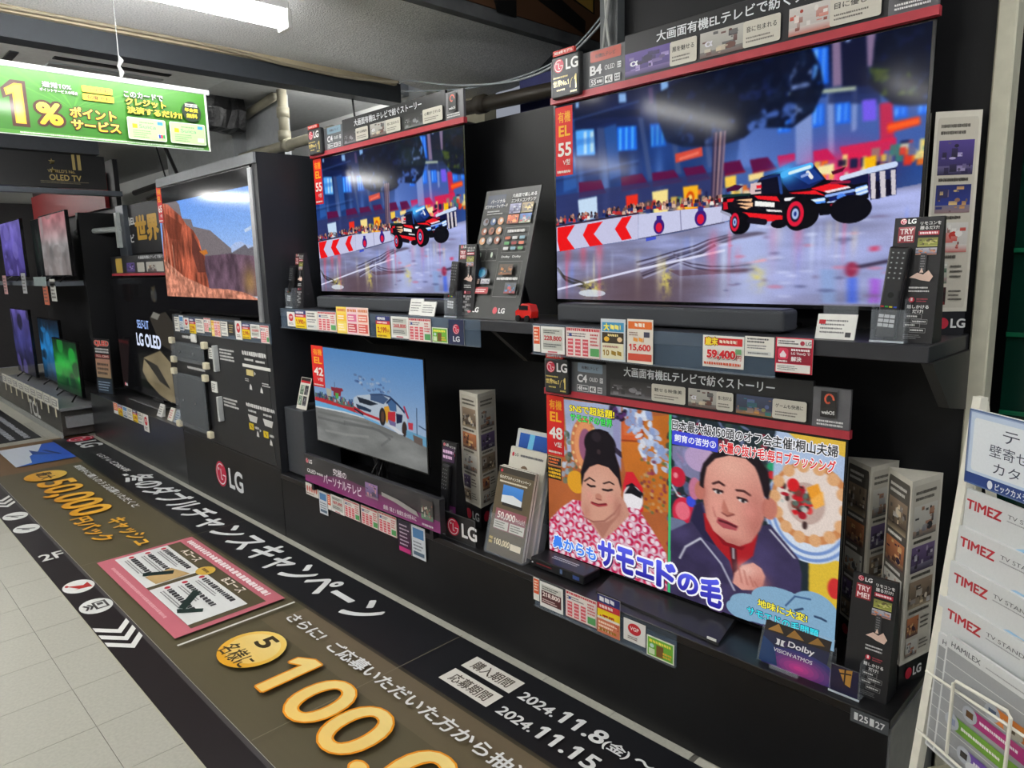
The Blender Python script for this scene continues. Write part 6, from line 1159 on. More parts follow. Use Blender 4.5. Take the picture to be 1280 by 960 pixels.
for i, (x0, x1, z0, z1, st, tx, lb_) in enumerate([(-3.322, -3.195, .318, .382, 'circles', None, 'white card with a row of red circles below the race car television'), (-3.19, -3.11, .246, .366, 'blue', None, 'long white and blue card hanging second below the race car television'), (-3.105, -3.075, .285, .365, 'orange', None, 'narrow orange card below the race car television'), (-3.072, -2.952, .285, .372, 'elabel', '187,000', 'electronic price label below the race car television'), (-2.948, -2.812, .288, .378, 'table', None, 'white and green table card below the race car television'), (-2.80, -2.66, .288, .38, 'table', None, 'first of two red table cards below the race car television'), (-2.655, -2.515, .288, .384, 'table', None, 'second of two red table cards below the race car television'), (-2.505, -2.412, .235, .385, 'magenta', None, 'tall dark card with magenta foot below the race car television'), (-2.405, -2.31, .238, .384, 'blue', None, 'tall pale blue card at the right end below the race car television')]):
    card(lb_, x0, x1, z0, z1, 1.7255, st, GR[3], tx, 70 + i)
sts = ['white', 'blue', 'redlogo', 'yellow', 'white', 'table', 'multi', 'white', 'black', 'redlogo', 'yellow', 'elabel', 'table']; xs = [-4.97, -4.88, -4.80, -4.71, -4.60, -4.47, -4.36, -4.22, -4.12, -4.02, -3.93, -3.82, -3.70, -3.595]
w_ = ['white', 'white and blue', 'red round mark', 'yellow', 'second white', 'red table', 'pink and yellow', 'third white', 'black', 'second red round mark', 'second yellow', 'electronic label', 'last red table']
rail('clear price rail above the diagram panel', -4.98, -3.59, 1.085, 1.195, 1.7295)
for i, st in enumerate(sts): card('%s card in the row above the diagram panel' % w_[i], xs[i], min(xs[i + 1] - .008, -3.595), 1.09 + .01 * (i % 3), 1.185 + .012 * (i % 4 == 1), 1.7262, st, GR[4], None, 90 + i)
sts = ['orange', 'yellow', 'blue', 'white', 'yellow', 'white', 'redlogo']; w_ = ['orange', 'yellow', 'blue', 'white', 'second yellow', 'second white', 'red mark']
for i, st in enumerate(sts): card('%s price card on the edge of the side counter' % w_[i], -6.60 + .125 * i, -6.60 + .125 * i + .115, .31 if i < 6 else .27, .405, 1.7275, st, GR[5], None, 120 + i)

# ================================================================ things on the shelf
def soundbar(label, x0, x1, y0, y1, z0, z1):
    t = thing('soundbar', label, 'soundbar', ((x0 + x1) / 2, (y0 + y1) / 2, z0), 'soundbars on the wall shelf')
    B(x0, x1, y0, y1, z0 + .004, z1).build('body', CHAR, t, bevel=.010, seg=3); B(x0 + .012, x1 - .012, y0 + .01, y1 - .004, z1 - .001, z1 + .0015).build('top_plate', PLASTIC, t)
    for x in (x0 + .08, x1 - .08): B(x - .03, x + .03, y0 + .02, y1 - .02, z0, z0 + .005).build('foot', PLASTIC, t)
soundbar('long charcoal soundbar under the large truck television', -1.668, -.850, 1.862, 1.952, 1.276, 1.340)
soundbar('charcoal soundbar under the upper left truck television', -3.322, -2.26, 1.862, 1.952, 1.276, 1.340)

def text_cols(a, items):
    for it in items: a.text(*it)
def remote_stand(label, fx0, fx1, z0, h, y, lean=.10, depth=.075, remote=True, cradle=True, gold=False, rlab='', mag=False, rx=.30):
    """tall dark wedge board; local frame on its tilted front"""
    t = thing('remote_stand', label, 'remote stand', ((fx0 + fx1) / 2, y + .03, z0), 'remote control demonstration stands')
    yt = y + h * lean
    MB().prism([(fx0, y, z0), (fx0, yt, z0 + h), (fx0, yt + .012, z0 + h), (fx0, y + depth, z0)], [(fx1, y, z0), (fx1, yt, z0 + h), (fx1, yt + .012, z0 + h), (fx1, y + depth, z0)]).build('board', mat('stand_board', (30, 30, 33), .4), t)
    L = math.hypot(h, h * lean); ey = Vector((0, h * lean, h)).normalized(); w = fx1 - fx0
    a = Art((fx0, y, z0), (1, 0, 0), ey); a.k = 3
    def X(u): return u * w
    def Z(v): return v * L
    a.lg(X(.12), Z(.945), .014, (230, 230, 230), word=True); a.rect(X(.10), Z(.80), X(.44), Z(.925), (150, 26, 44)); a.text('TRY', X(.13), Z(.868), X(.41), Z(.912), (240, 220, 220), .03); a.text('ME!', X(.13), Z(.812), X(.41), Z(.856), (240, 220, 220), .03)
    a.text('リモコンを', X(.54), Z(.935), X(.95), Z(.962), (230, 230, 230), .02); a.text('振るだけ!', X(.54), Z(.898), X(.92), Z(.928), (230, 230, 230), .02); a.rect(X(.52), Z(.855), X(.93), Z(.888), (176, 34, 60)); a.dashes(X(.55), Z(.86), X(.9), Z(.883), 1, (240, 220, 224), .8, 3, False)
    if not mag:
        a.thumb(X(.52), Z(.765), X(.92), Z(.835), [(150, 160, 60), (120, 120, 60), (206, 200, 120), (80, 70, 40)], 3); a.thumb(X(.50), Z(.70), X(.92), Z(.755), [(110, 120, 150), (180, 180, 190), (230, 120, 50), (60, 60, 80)], 5); a.rrect(X(.60), Z(.56), X(.74), Z(.71), .004, (46, 46, 50)); a.dashes(X(.62), Z(.58), X(.72), Z(.70), 6, (120, 120, 124), .5, 6)
        a.poly([(X(.42), Z(.52)), (X(.58), Z(.56)), (X(.70), Z(.545)), (X(.80), Z(.58)), (X(.90), Z(.53)), (X(.84), Z(.49)), (X(.66), Z(.50)), (X(.54), Z(.515))], (222, 190, 176)); a.poly([(X(.62), Z(.56)), (X(.66), Z(.60)), (X(.70), Z(.56))], (226, 196, 182))
        a.dashes(X(.44), Z(.40), X(.86), Z(.455), 2, (206, 206, 206), .5, 7); a.ell(X(.52), Z(.345), .06 * w, .06 * w, (196, 30, 60), 16); a.rect(X(.50), Z(.335), X(.54), Z(.36), (240, 220, 224)); a.dashes(X(.62), Z(.325), X(.86), Z(.36), 2, (160, 50, 70), .6, 8)
        a.text('話しかける', X(.44), Z(.275), X(.88), Z(.305), (232, 232, 232), .025); a.text('だけ!', X(.56), Z(.238), X(.78), Z(.268), (232, 232, 232), .025)
        for k, (u, v) in enumerate(((.44, .195), (.56, .155), (.42, .125), (.54, .085))): a.frame(X(u), Z(v), X(u + .32), Z(v + .035), .0008, (150, 150, 152)); a.dashes(X(u + .02), Z(v + .006), X(u + .30), Z(v + .03), 1, (206, 206, 206), .6, k)
        a.dashes(X(.42), Z(.03), X(.80), Z(.07), 3, (120, 120, 122), .5, 9)
    else:
        a.rect(X(.1), Z(.78), X(.9), Z(.94), (60, 30, 70)); a.dashes(X(.14), Z(.80), X(.88), Z(.92), 2, (230, 190, 226), .6, 3); a.rect(X(.0), Z(.0), X(1), Z(.30), (30, 28, 32), (120, 40, 110)); a.ell(X(.3), Z(.24), .16 * w, .16 * w, (200, 110, 180), 16)
    a.build('print', t, GLOSS)
    if cradle:
        c0, c1 = fx0 - .02 + (rx - .30) * w, fx0 + (rx + .22) * w; ch = .105
        cr = MB(); cr.box(c0, c1, y - .034, y - .031, z0 + .001, z0 + ch * .75); cr.box(c0, c0 + .003, y - .031, y, z0 + .001, z0 + ch); cr.box(c1 - .003, c1, y - .031, y, z0 + .001, z0 + ch); cr.box(c0, c1, y - .034, y, z0 + .0005, z0 + .004); cr.build('cradle', ACRYL, t)
        MB().box(c0 - .001, c1 + .001, y - .036, y - .034, z0 + .001, z0 + .006).build('cradle_edge', mat('acryl_edge', (206, 216, 224), .15, alpha=.8), t)
        if gold:
            g = Art((c0, y - .0345, z0), (1, 0, 0), (0, 0, 1)); ww = c1 - c0; g.rect(.004, .006, ww - .004, .078, (20, 24, 60)); g.poly([(.3 * ww, .07), (.75 * ww, .078), (.7 * ww, .03), (.5 * ww, .035)], (176, 130, 60)); g.line([(.35 * ww, .06), (.72 * ww, .066)], .004, (30, 24, 30)); g.line([(.5 * ww, .03), (.52 * ww, .078)], .004, (30, 24, 30)); g.build('cradle_patch', t, GLOSS)  # navy field with gold patch and dark lines on the cradle front
    if remote:
        rc = thing('remote_control', rlab, 'remote control', (fx0 + .2 * w, y - .01, z0 + .006), 'black remote controls on the stands')
        MBm = MB(); ang = math.atan(lean); MBm.M = Matrix.Translation((fx0 + rx * w - .045, y - .016, z0 + .012)) @ Matrix.Rotation(math.radians(4), 4, 'Y') @ Matrix.Rotation(-ang, 4, 'X')
        rl = h * .74; MBm.box(0, .046, -.010, .008, 0, rl).build('body', mat('remote_black', (22, 22, 25), .3), rc, bevel=.005, seg=2)
        M = MBm.M; o = M @ Vector((0, -.0104, 0)); ex = (M.to_3x3() @ Vector((1, 0, 0))); ey2 = (M.to_3x3() @ Vector((0, 0, 1))); b = Art(o, ex, ey2)
        for r_ in range(6):
            for c_ in range(3): b.ell(.011 + .012 * c_, rl * (.93 - .055 * r_), .0034, .0034, (70, 72, 76), 8); b.rect(.0095 + .012 * c_, rl * (.93 - .055 * r_) - .0008, .0125 + .012 * c_, rl * (.93 - .055 * r_) + .0008, (206, 206, 208))
        b.ell(.023, rl * .47, .017, .017, (40, 41, 44), 20); b.ell(.023, rl * .47, .007, .007, (14, 14, 16), 12)
        for k, c in enumerate(((190, 40, 40), (40, 150, 60), (206, 186, 40), (50, 80, 190))): b.rect(.005 + .0095 * k, rl * .335, .012 + .0095 * k, rl * .35, c)
        for r_ in range(3):
            for c_ in range(3): b.rect(.005 + .0125 * c_, rl * (.12 + .05 * r_), .016 + .0125 * c_, rl * (.12 + .05 * r_) + .008, (190, 192, 196))
        b.build('keys', rc)
    return t
remote_stand('remote stand with red TRY ME sign at the right end of the upper shelf', -.592, -.487, 1.2755, .292, 1.845, rlab='black remote on the TRY ME stand at the right end of the upper shelf', rx=.30)
remote_stand('remote stand beside the dark info board in the middle of the upper shelf', -2.20, -2.095, 1.2755, .285, 1.85, rlab='black remote leaning on the stand beside the dark info board', rx=.18)
remote_stand('remote stand against the divider panel at the left end of the upper shelf', -3.56, -3.46, 1.2755, .285, 1.86, rlab='black remote at the left end of the upper shelf by the divider', rx=.22)
remote_stand('remote stand with red TRY ME sign at the right end of the lower counter', -.618, -.512, .3705, .312, 1.785, remote=False, gold=True, rx=.28)
remote_stand('slim dark stand with magenta print beside the race car television', -2.292, -2.195, .3705, .385, 1.80, lean=.06, rlab='slim black remote on the magenta print stand', mag=True, rx=.62)

# dark info board
t = thing('info_board', 'tall dark leaning info board with two columns on the upper shelf', 'info board', (-2.0, 1.86, 1.2755))
H = .492; lean = .30; slx = 0.0
def ibp(u, v, d=0): return (-2.150 + u * .30 + v * slx * 0.9, 1.845 + v * H * lean + d, 1.2755 + v * H)
MB().prism([ibp(0, 0), ibp(1, 0), ibp(1, 1), ibp(0, 1)], [ibp(0, 0, .006), ibp(1, 0, .006), ibp(1, 1, .006), ibp(0, 1, .006)]).build('board', mat('board_dark', (52, 53, 52), .45), t)
MB().prism([(-2.0, 1.94, 1.55), (-1.96, 1.94, 1.55), (-1.96, 2.05, 1.276), (-2.0, 2.05, 1.276)], [(-2.0, 1.944, 1.55), (-1.96, 1.944, 1.55), (-1.96, 2.054, 1.276), (-2.0, 2.054, 1.276)]).build('prop', PLASTIC, t)
o = Vector(ibp(0, 0)); ex = Vector((.30, 0, 0)); ey = Vector(ibp(0, 1)) - o; a = Art(o, ex, ey)
a.text('LG', .155, .045, .27, .085, (226, 226, 226), .03); a.ell(.09, .065, .042, .026, (196, 40, 60), 16); a.text('LG', .645, .045, .76, .085, (226, 226, 226), .03); a.ell(.58, .065, .042, .026, (196, 40, 60), 16)
a.line([(.49, .12), (.49, .97)], .004, (30, 30, 30)); a.rect(.06, .86, .40, .96, (30, 44, 70)); a.text('パーソナル', .13, .895, .40, .925, (226, 226, 226), .02); a.text('ピクチャーウィザード', .04, .855, .46, .885, (226, 226, 226), .02); a.text('大画面で楽しめる', .52, .925, .95, .955, (216, 216, 216), .02); a.text('エンタメコンテンツ', .52, .885, .95, .915, (216, 216, 216), .02)
a.dashes(.10, .80, .42, .84, 2, (190, 190, 190), .5, 2); r = random.Random(5)
for rw in range(3):
    for cl in range(3): a.ell(.11 + .14 * cl, .75 - .075 * rw, .055, .03, r.choice([(150, 90, 70), (190, 180, 176), (90, 110, 150), (206, 150, 110), (130, 130, 140)]), 10); a.ell(.12 + .14 * cl, .755 - .075 * rw, .025, .015, r.choice([(206, 206, 206), (90, 60, 50)]), 8)
a.thumb(.52, .80, .72, .875, [(60, 60, 110), (150, 150, 190), (206, 206, 216), (40, 40, 80)], 2); a.thumb(.74, .80, .94, .875, [(50, 50, 50), (150, 120, 60), (226, 196, 100), (40, 40, 44)], 3); a.thumb(.52, .72, .72, .79, [(190, 70, 40), (220, 110, 60), (40, 30, 30), (240, 160, 90)], 4); a.thumb(.74, .72, .94, .79, [(60, 120, 70), (60, 110, 200), (226, 206, 190), (200, 60, 60)], 6)
a.frame(.52, .50, .95, .69, .003, (120, 120, 120)); a.dashes(.57, .645, .9, .68, 1, (206, 206, 206), .7, 3)
for k in range(9): a.rrect(.55 + .13 * (k % 3), .60 - .04 * (k // 3), .64 + .13 * (k % 3), .622 - .04 * (k // 3), .004, [(190, 90, 50), (206, 206, 206), (120, 160, 180), (80, 150, 90), (150, 40, 40)][k % 5])
for k in range(2): a.frame(.04 + .22 * k, .44, .24 + .22 * k, .53, .003, (130, 130, 130)); a.ell(.14 + .22 * k, .485, .02, .022, (190, 206, 190), 8); a.text(('Dolby'), .55 + .2 * k, .455, .70 + .2 * k, .475, (216, 216, 216), .02)
a.ell(.24, .345, .10, .045, (20, 60, 100), 16); a.ell(.24, .345, .07, .03, (40, 130, 170), 16); a.thumb(.05, .26, .22, .30, [(150, 130, 120), (190, 170, 160), (90, 70, 60), (220, 200, 190)], 3); a.thumb(.25, .26, .42, .30, [(150, 150, 160), (190, 190, 200), (90, 90, 120), (220, 220, 226)], 5); a.rrect(.05, .185, .42, .235, .01, (176, 40, 56)); a.dashes(.08, .195, .40, .225, 2, (240, 220, 220), .5, 4)
a.frame(.52, .165, .95, .43, .003, (120, 120, 120)); a.thumb(.56, .33, .80, .41, [(60, 40, 40), (90, 70, 60), (206, 120, 60), (60, 60, 60)], 5); a.text('', 0, 0, 1, 1, G) if False else None; a.dashes(.55, .285, .92, .315, 1, (216, 216, 216), .7, 5, False); a.thumb(.72, .19, .92, .27, [(60, 60, 70), (90, 90, 100), (206, 60, 60), (60, 120, 190)], 6)
a.build('print', t, GLOSS)

# toy car
t = thing('toy_car', 'small red toy car beside the dark info board', 'toy car', (-1.79, 1.85, 1.2755)); RED = mat('toy_red', (206, 36, 30), .25)
MB().prism([(-1.832, 1.82, 1.288), (-1.755, 1.82, 1.288), (-1.752, 1.82, 1.312), (-1.762, 1.82, 1.336), (-1.800, 1.82, 1.340), (-1.820, 1.82, 1.320), (-1.834, 1.82, 1.312)], [(-1.832, 1.86, 1.288), (-1.755, 1.86, 1.288), (-1.752, 1.86, 1.312), (-1.762, 1.86, 1.336), (-1.800, 1.86, 1.340), (-1.820, 1.86, 1.320), (-1.834, 1.86, 1.312)]).build('body', RED, t, bevel=.003, seg=2)
B(-1.812, -1.768, 1.8185, 1.8615, 1.317, 1.333).build('windows', mat('toy_glass', (24, 26, 30), .15), t)
for x in (-1.815, -1.770):
    for y in (1.817, 1.863): MB().cyl((x, y - .004, 1.287), (0, 1, 0), .0115, .008, 14).build('wheel', PLASTIC, t)
# white cards on the shelf
def white_card(label, x0, x1, z0, z1, y, cap=None, accent=False):
    t = thing('shelf_card', label, 'card', ((x0 + x1) / 2, y, z0), 'small white cards standing on the shelf')
    MB().prism([(x0, y, z0), (x1, y, z0), (x1, y + .018, z1), (x0, y + .018, z1)], [(x0, y + .004, z0), (x1, y + .004, z0), (x1, y + .022, z1), (x0, y + .022, z1)]).build('card', WHITE, t)
    ey = Vector((0, .018, z1 - z0)).normalized(); a = Art((x0, y, z0), (1, 0, 0), ey); w = x1 - x0; h = z1 - z0
    a.dashes(.1 * w, .2 * h, .9 * w, .85 * h, 4, (110, 110, 112), .45, int(x0 * -100)); 
    if accent: a.rect(.05 * w, .62 * h, .22 * w, .80 * h, (190, 40, 50)); a.rect(.76 * w, .1 * h, .90 * w, .30 * h, (70, 70, 74))
    a.build('print', t)
    if cap: B(x0 + .01, x1 - .002, y + .022, y + .026, z1 - .01, z1 + .022).build('holder', ACRYL, t)
white_card('white notice card standing left of the TRY ME stand on the upper shelf', -.752, -.655, 1.2755, 1.337, 1.83, True, True)
white_card('white square sign in front of the left soundbar, upper of two', -2.498, -2.408, 1.2755, 1.344, 1.834)
white_card('white table card in front of the left soundbar, right of the square sign', -2.400, -2.306, 1.2755, 1.334, 1.820)

# ================================================================ printed three-sided columns
def column(label, F, L, R, z0, z1, base, pal, dark=False, seed=1, lx=.32):
    t = thing('display_column', label, 'display column', ((F[0] + L[0] + R[0]) / 3, (F[1] + L[1] + R[1]) / 3, z0), 'three-sided printed display columns')
    F, L, R = [Vector((p[0], p[1], 0)) for p in (F, L, R)]
    def tri(k, z): c = (F + L + R) / 3; return [tuple(c + (p - c) * k + Vector((0, 0, z))) for p in (F, R, L)]
    MB().prism(tri(.96, z0), tri(.96, z0 + base)).build('base', PLASTIC, t); MB().prism(tri(1, z0 + base), tri(1, z1)).build('body', mat('column_white', (206, 202, 190), .5), t)
    h = z1 - z0 - base
    for fi, (A_, B_) in enumerate(((L, F), (F, R))):
        ex = B_ - A_; ex3 = ex / 1.0; a = Art(A_ + Vector((0, 0, z0 + base)), ex3, (0, 0, h)); bgc = (86, 82, 76) if (dark and fi == 0) else (198, 193, 180); tx = (226, 224, 218) if (dark and fi == 0) else (70, 66, 60)
        a.rrect(.06, .02, .94, .97, .04, bgc); a.dashes(.14, .88, .86, .945, 2, tx, .55, seed + fi)
        y = .86
        for k in range(5):
            hh = (.17, .14, .15, .11, .09)[k]; P = pal[(k + fi * 2) % len(pal)]
            if k < 3: a.thumb(.12, y - hh, .88, y, P, seed + k + fi); y -= hh + .008; a.dashes(.16, y - .03, .84, y, 1, tx, .6, seed + 9 + k); y -= .04
            else: a.thumb(.12, y - hh, .50, y, P, seed + k + fi); a.dashes(.55, y - hh * .8, .86, y - .01, 3, tx, .45, seed + 12 + k); y -= hh + .02
        a.build('print', t)
        b = Art(A_ * .98 + (F + L + R) / 3 * .02 + Vector((0, 0, z0)), ex * .96, (0, 0, base)); b.o = b.o + b.n * .0015; hb = .55; W_ = ex.length / base
        b.ell(lx, .5, .24 / W_, .24, (190, 40, 62), 16); b.text('LG', lx + .32 / W_, .30, lx + .92 / W_, .70, (226, 226, 226), .03); b.build('logo_print', t)
pw = [[(60, 50, 44), (150, 130, 110), (226, 206, 170), (40, 36, 34), (190, 190, 190)], [(120, 80, 60), (190, 120, 80), (40, 30, 60), (226, 190, 130), (60, 40, 36)], [(170, 168, 160), (206, 204, 196), (40, 40, 42), (150, 90, 60), (110, 110, 120)], [(60, 50, 80), (110, 90, 130), (40, 30, 50), (206, 206, 206), (30, 26, 30)]]
ps = [[(40, 34, 80), (80, 64, 140), (30, 24, 50), (190, 180, 220), (24, 20, 40)], [(40, 60, 150), (30, 40, 100), (206, 150, 90), (226, 190, 120), (60, 50, 80)], [(190, 188, 184), (206, 204, 200), (190, 50, 40), (230, 228, 224), (110, 60, 50)], [(150, 150, 140), (200, 200, 190), (60, 90, 70), (190, 120, 140), (226, 226, 220)], [(30, 20, 24), (60, 30, 30), (170, 50, 50), (20, 16, 18), (90, 40, 40)], [(180, 160, 120), (150, 130, 100), (30, 28, 26), (60, 54, 50), (206, 190, 150)]]
column('white three-sided display column at the right end of the lower counter', (-.513, 1.875), (-.600, 1.975), (-.480, 2.005), .3705, .93, .065, pw, True, 3)
column('white three-sided display column half hidden behind the talk show television', (-.648, 1.99), (-.735, 2.06), (-.615, 2.11), .3705, .915, .065, pw, True, 5)
column('white three-sided display column between the lower televisions', (-2.150, 1.905), (-2.292, 1.93), (-2.18, 2.035), .3705, .955, .095, pw, False, 7)
column('white three-sided display column at the right end of the upper shelf', (-.480, 2.095), (-.566, 2.035), (-.572, 2.125), 1.2755, 1.825, .06, ps, False, 9, .50)

# ================================================================ things on the lower counter
t = thing('subwoofer', 'plain charcoal subwoofer box against the divider panel', 'subwoofer', (-3.5, 1.84, .3705)); B(-3.597, -3.395, 1.775, 1.99, .3755, .74).build('cabinet', mat('woofer_grey', (56, 59, 64), .45), t, bevel=.006, seg=2)
for x in (-3.575, -3.42):
    for y in (1.80, 1.97): MB().cyl((x, y, .3705), (0, 0, 1), .012, .008, 10).build('foot', PLASTIC, t)
t = thing('leaflet_stand', 'small white leaflet with red header on the subwoofer box', 'leaflet', (-3.42, 1.83, .741))
MB().prism([(-3.505, 1.80, .741), (-3.40, 1.80, .741), (-3.40, 1.845, .905), (-3.505, 1.845, .905)], [(-3.505, 1.804, .741), (-3.40, 1.804, .741), (-3.40, 1.849, .905), (-3.505, 1.849, .905)]).build('leaflet', CARD, t)
o = Vector((-3.505, 1.80, .741)); a = Art(o, (.105, 0, 0), (0, .045, .164)); a.rect(.03, .9, .97, .99, (40, 30, 30)); a.rect(.03, .83, .97, .9, (186, 30, 40))
for k in range(4): a.thumb(.1 + .44 * (k % 2), .46 - .34 * (k // 2), .46 + .44 * (k % 2), .76 - .34 * (k // 2), PALS[4] if k % 2 else [(90, 120, 90), (130, 150, 130), (60, 60, 60), (190, 200, 190)], k)
a.build('print', t)
t = thing('feature_board', 'long dark board with magenta foot below the race car television', 'feature board', (-2.72, 1.70, .402))
B(-3.262, -2.166, 1.697, 1.7245, .408, .552).build('board', mat('flex_board', (44, 44, 48), .4), t, bevel=.0015)
a = AY(1.6965); a.rect(-3.262, .410, -2.166, .55, (134, 30, 112), (40, 40, 44)); a.poly([(-3.262, .44), (-2.9, .50), (-2.5, .478), (-2.166, .46), (-2.166, .55), (-3.262, .55)], (40, 40, 44)); a.lg(-3.245, .508, .026, (226, 226, 226), word=True); a.text('OLED', -3.235, .462, -3.15, .482, (226, 226, 228), .02); a.dashes(-3.14, .464, -3.08, .478, 1, (206, 206, 206), .9, 2, False)
a.text('究極の', -2.98, .494, -2.86, .530, (232, 226, 232), .02); a.text('パーソナルテレビ', -3.075, .436, -2.735, .484, (236, 226, 236), .02); a.thumb(-2.70, .452, -2.60, .52, [(60, 70, 120), (150, 120, 170), (206, 150, 140), (40, 40, 60)], 4)
a.poly([(-2.57, .50), (-2.45, .492), (-2.32, .47), (-2.30, .448), (-2.36, .455), (-2.48, .475), (-2.57, .482)], (150, 150, 146)); a.text('曲面 / 高さ / 角度を自分好みに', -2.56, .424, -2.32, .446, (220, 214, 220), .015); a.thumb(-2.285, .45, -2.205, .535, [(40, 60, 50), (60, 50, 50), (90, 150, 110), (206, 206, 190), (150, 60, 60)], 7); a.dashes(-2.28, .42, -2.20, .432, 1, (206, 206, 206), .8, 4); a.build('print', t, GLOSS)
for x in (-3.2, -2.23): B(x - .01, x + .01, 1.70, 1.728, .3705, .41).build('foot', PLASTIC, t)
t = thing('logo_plate', 'small black plate with red round logo standing on the counter edge', 'logo plate', (-2.12, 1.76, .3705)); B(-2.212, -2.022, 1.757, 1.763, .3715, .482).build('plate', mat('plate_black', (30, 30, 32), .3), t, bevel=.001); a = AY(1.7565); a.lg(-2.195, .388, .075, (232, 232, 232), (204, 28, 66)); a.frame(-2.212, .3715, -2.022, .482, .002, (90, 92, 94)); a.build('print', t); B(-2.15, -2.08, 1.763, 1.80, .3705, .376).build('foot', PLASTIC, t)

t = thing('leaflet_holder', 'clear acrylic leaflet holder on the counter between the televisions', 'leaflet holder', (-1.82, 1.79, .3705))
def hp(u, v, d=0): return (-1.968 + u * .195, 1.765 + v * .325 * .26 + d, .376 + v * .325)
MB().prism([hp(-.03, 0, -.006), hp(1.03, 0, -.006), hp(1.03, .45, -.006), hp(-.03, .45, -.006)], [hp(-.03, 0, -.003), hp(1.03, 0, -.003), hp(1.03, .45, -.003), hp(-.03, .45, -.003)]).build('front', ACRYL, t)
MB().prism([hp(1.03, 0, -.006), hp(1.03, 0, .11), hp(1.03, .8, .11), hp(1.03, .5, -.006)], [hp(1.05, 0, -.006), hp(1.05, 0, .11), hp(1.05, .8, .11), hp(1.05, .5, -.006)]).build('side', ACRYL, t)
MB().prism([hp(-.05, 0, -.006), hp(-.05, 0, .11), hp(-.05, .8, .11), hp(-.05, .5, -.006)], [hp(-.03, 0, -.006), hp(-.03, 0, .11), hp(-.03, .8, .11), hp(-.03, .5, -.006)]).build('side', ACRYL, t)
B(-1.975, -1.765, 1.76, 1.88, .3705, .3745).build('floor_plate', ACRYL, t)
def leaflet(label, d, dz, bg, kind):
    t = thing('leaflet', label, 'leaflet', (-1.85, 1.78 + d, .376), 'leaflets in the clear holder')
    k = 1 + dz
    MB().prism([hp(0, 0, d), hp(1, 0, d), hp(1, k, d), hp(0, k, d)], [hp(0, 0, d + .010), hp(1, 0, d + .010), hp(1, k, d + .010), hp(0, k, d + .010)]).build('paper', CARD, t)
    o = Vector(hp(0, 0, d)); a = Art(o, Vector(hp(1, 0, d)) - o, Vector(hp(0, k, d)) - o); a.rect(0, 0, 1, 1, bg)
    if kind == 0:
        a.rect(0, .93, 1, 1, (60, 54, 46)); a.ell(.09, .955, .035, .018, (196, 40, 60), 12); a.text('冬のダブルチャンスキャンペーン', .06, .865, .92, .905, (236, 230, 214), .02); a.dashes(.08, .82, .90, .85, 1, (226, 216, 196), .7, 3); a.rect(.20, .60, .76, .80, (50, 110, 190), (70, 140, 220)); a.poly([(.2, .6), (.76, .6), (.76, .66), (.5, .70), (.2, .68)], (226, 230, 234)); a.rect(.24, .565, .80, .60, (40, 36, 34)); a.poly([(.10, .28), (.95, .28), (.95, .52), (.10, .52)], (150, 90, 100)); a.text('50,000', .16, .40, .66, .49, (240, 232, 226), .02); a.text('キャッシュバック', .68, .41, .92, .47, (240, 232, 226), .02); a.rect(.10, .29, .50, .39, (216, 212, 204)); a.rect(.54, .29, .94, .39, (216, 212, 204)); a.dashes(.13, .30, .46, .38, 3, (90, 86, 84), .5, 5); a.dashes(.57, .30, .9, .38, 3, (90, 86, 84), .5, 6); a.text('100,000', .18, .10, .62, .18, (240, 226, 190), .02); a.rect(.64, .10, .93, .17, (226, 216, 196)); a.dashes(.04, .10, .16, .19, 2, (206, 180, 110), .7, 7)
    elif kind == 1: a.ell(.09, .93, .03, .022, (196, 40, 60), 12); a.text('LG', .14, .915, .24, .945, (90, 90, 92), .02); a.dashes(.30, .915, .92, .945, 1, (90, 90, 96), .8, 2, False); a.ell(.45, .80, .1, .04, (110, 90, 70), 12)
    else: a.rect(.08, .70, .96, .97, (20, 40, 100), (30, 90, 180)); a.poly([(.3, .70), (.45, .70), (.50, .97), (.36, .97)], (110, 190, 230)); a.rect(.90, .70, .99, .97, (24, 24, 28))
    a.build('print', t)
leaflet('brown campaign leaflet in front in the clear holder', 0, 0, (96, 84, 64), 0)
leaflet('second brown campaign leaflet behind the front one in the clear holder', .014, .0, (96, 84, 64), 0)
leaflet('cream leaflet with small logo behind the brown ones in the clear holder', .050, .20, (206, 202, 190), 1)
leaflet('blue pictured leaflet at the back of the clear holder', .075, .40, (200, 204, 206), 2)

t = thing('tuner_box', 'small black tuner box left of the talk show television stand', 'tuner box', (-1.61, 1.84, .3705)); B(-1.745, -1.49, 1.785, 1.876, .374, .408).build('case', mat('tuner_black', (24, 25, 28), .35), t, bevel=.004, seg=2)
for x in (-1.72, -1.515): B(x - .01, x + .01, 1.80, 1.86, .3705, .375).build('foot', PLASTIC, t)
a = AY(1.7845); a.dashes(-1.715, .388, -1.64, .394, 1, (150, 50, 56), .9, 3, False); a.rect(-1.60, .385, -1.588, .402, (90, 110, 150)); a.rect(-1.54, .384, -1.51, .398, (60, 80, 140)); a.ell(-1.735, .39, .004, .004, (220, 220, 220), 8); a.build('front_print', t)
a = Art((0, 0, .4083), (1, 0, 0), (0, 1, 0)); a.dashes(-1.68, 1.825, -1.56, 1.85, 2, (190, 190, 194), .6, 4, False); a.build('top_print', t)

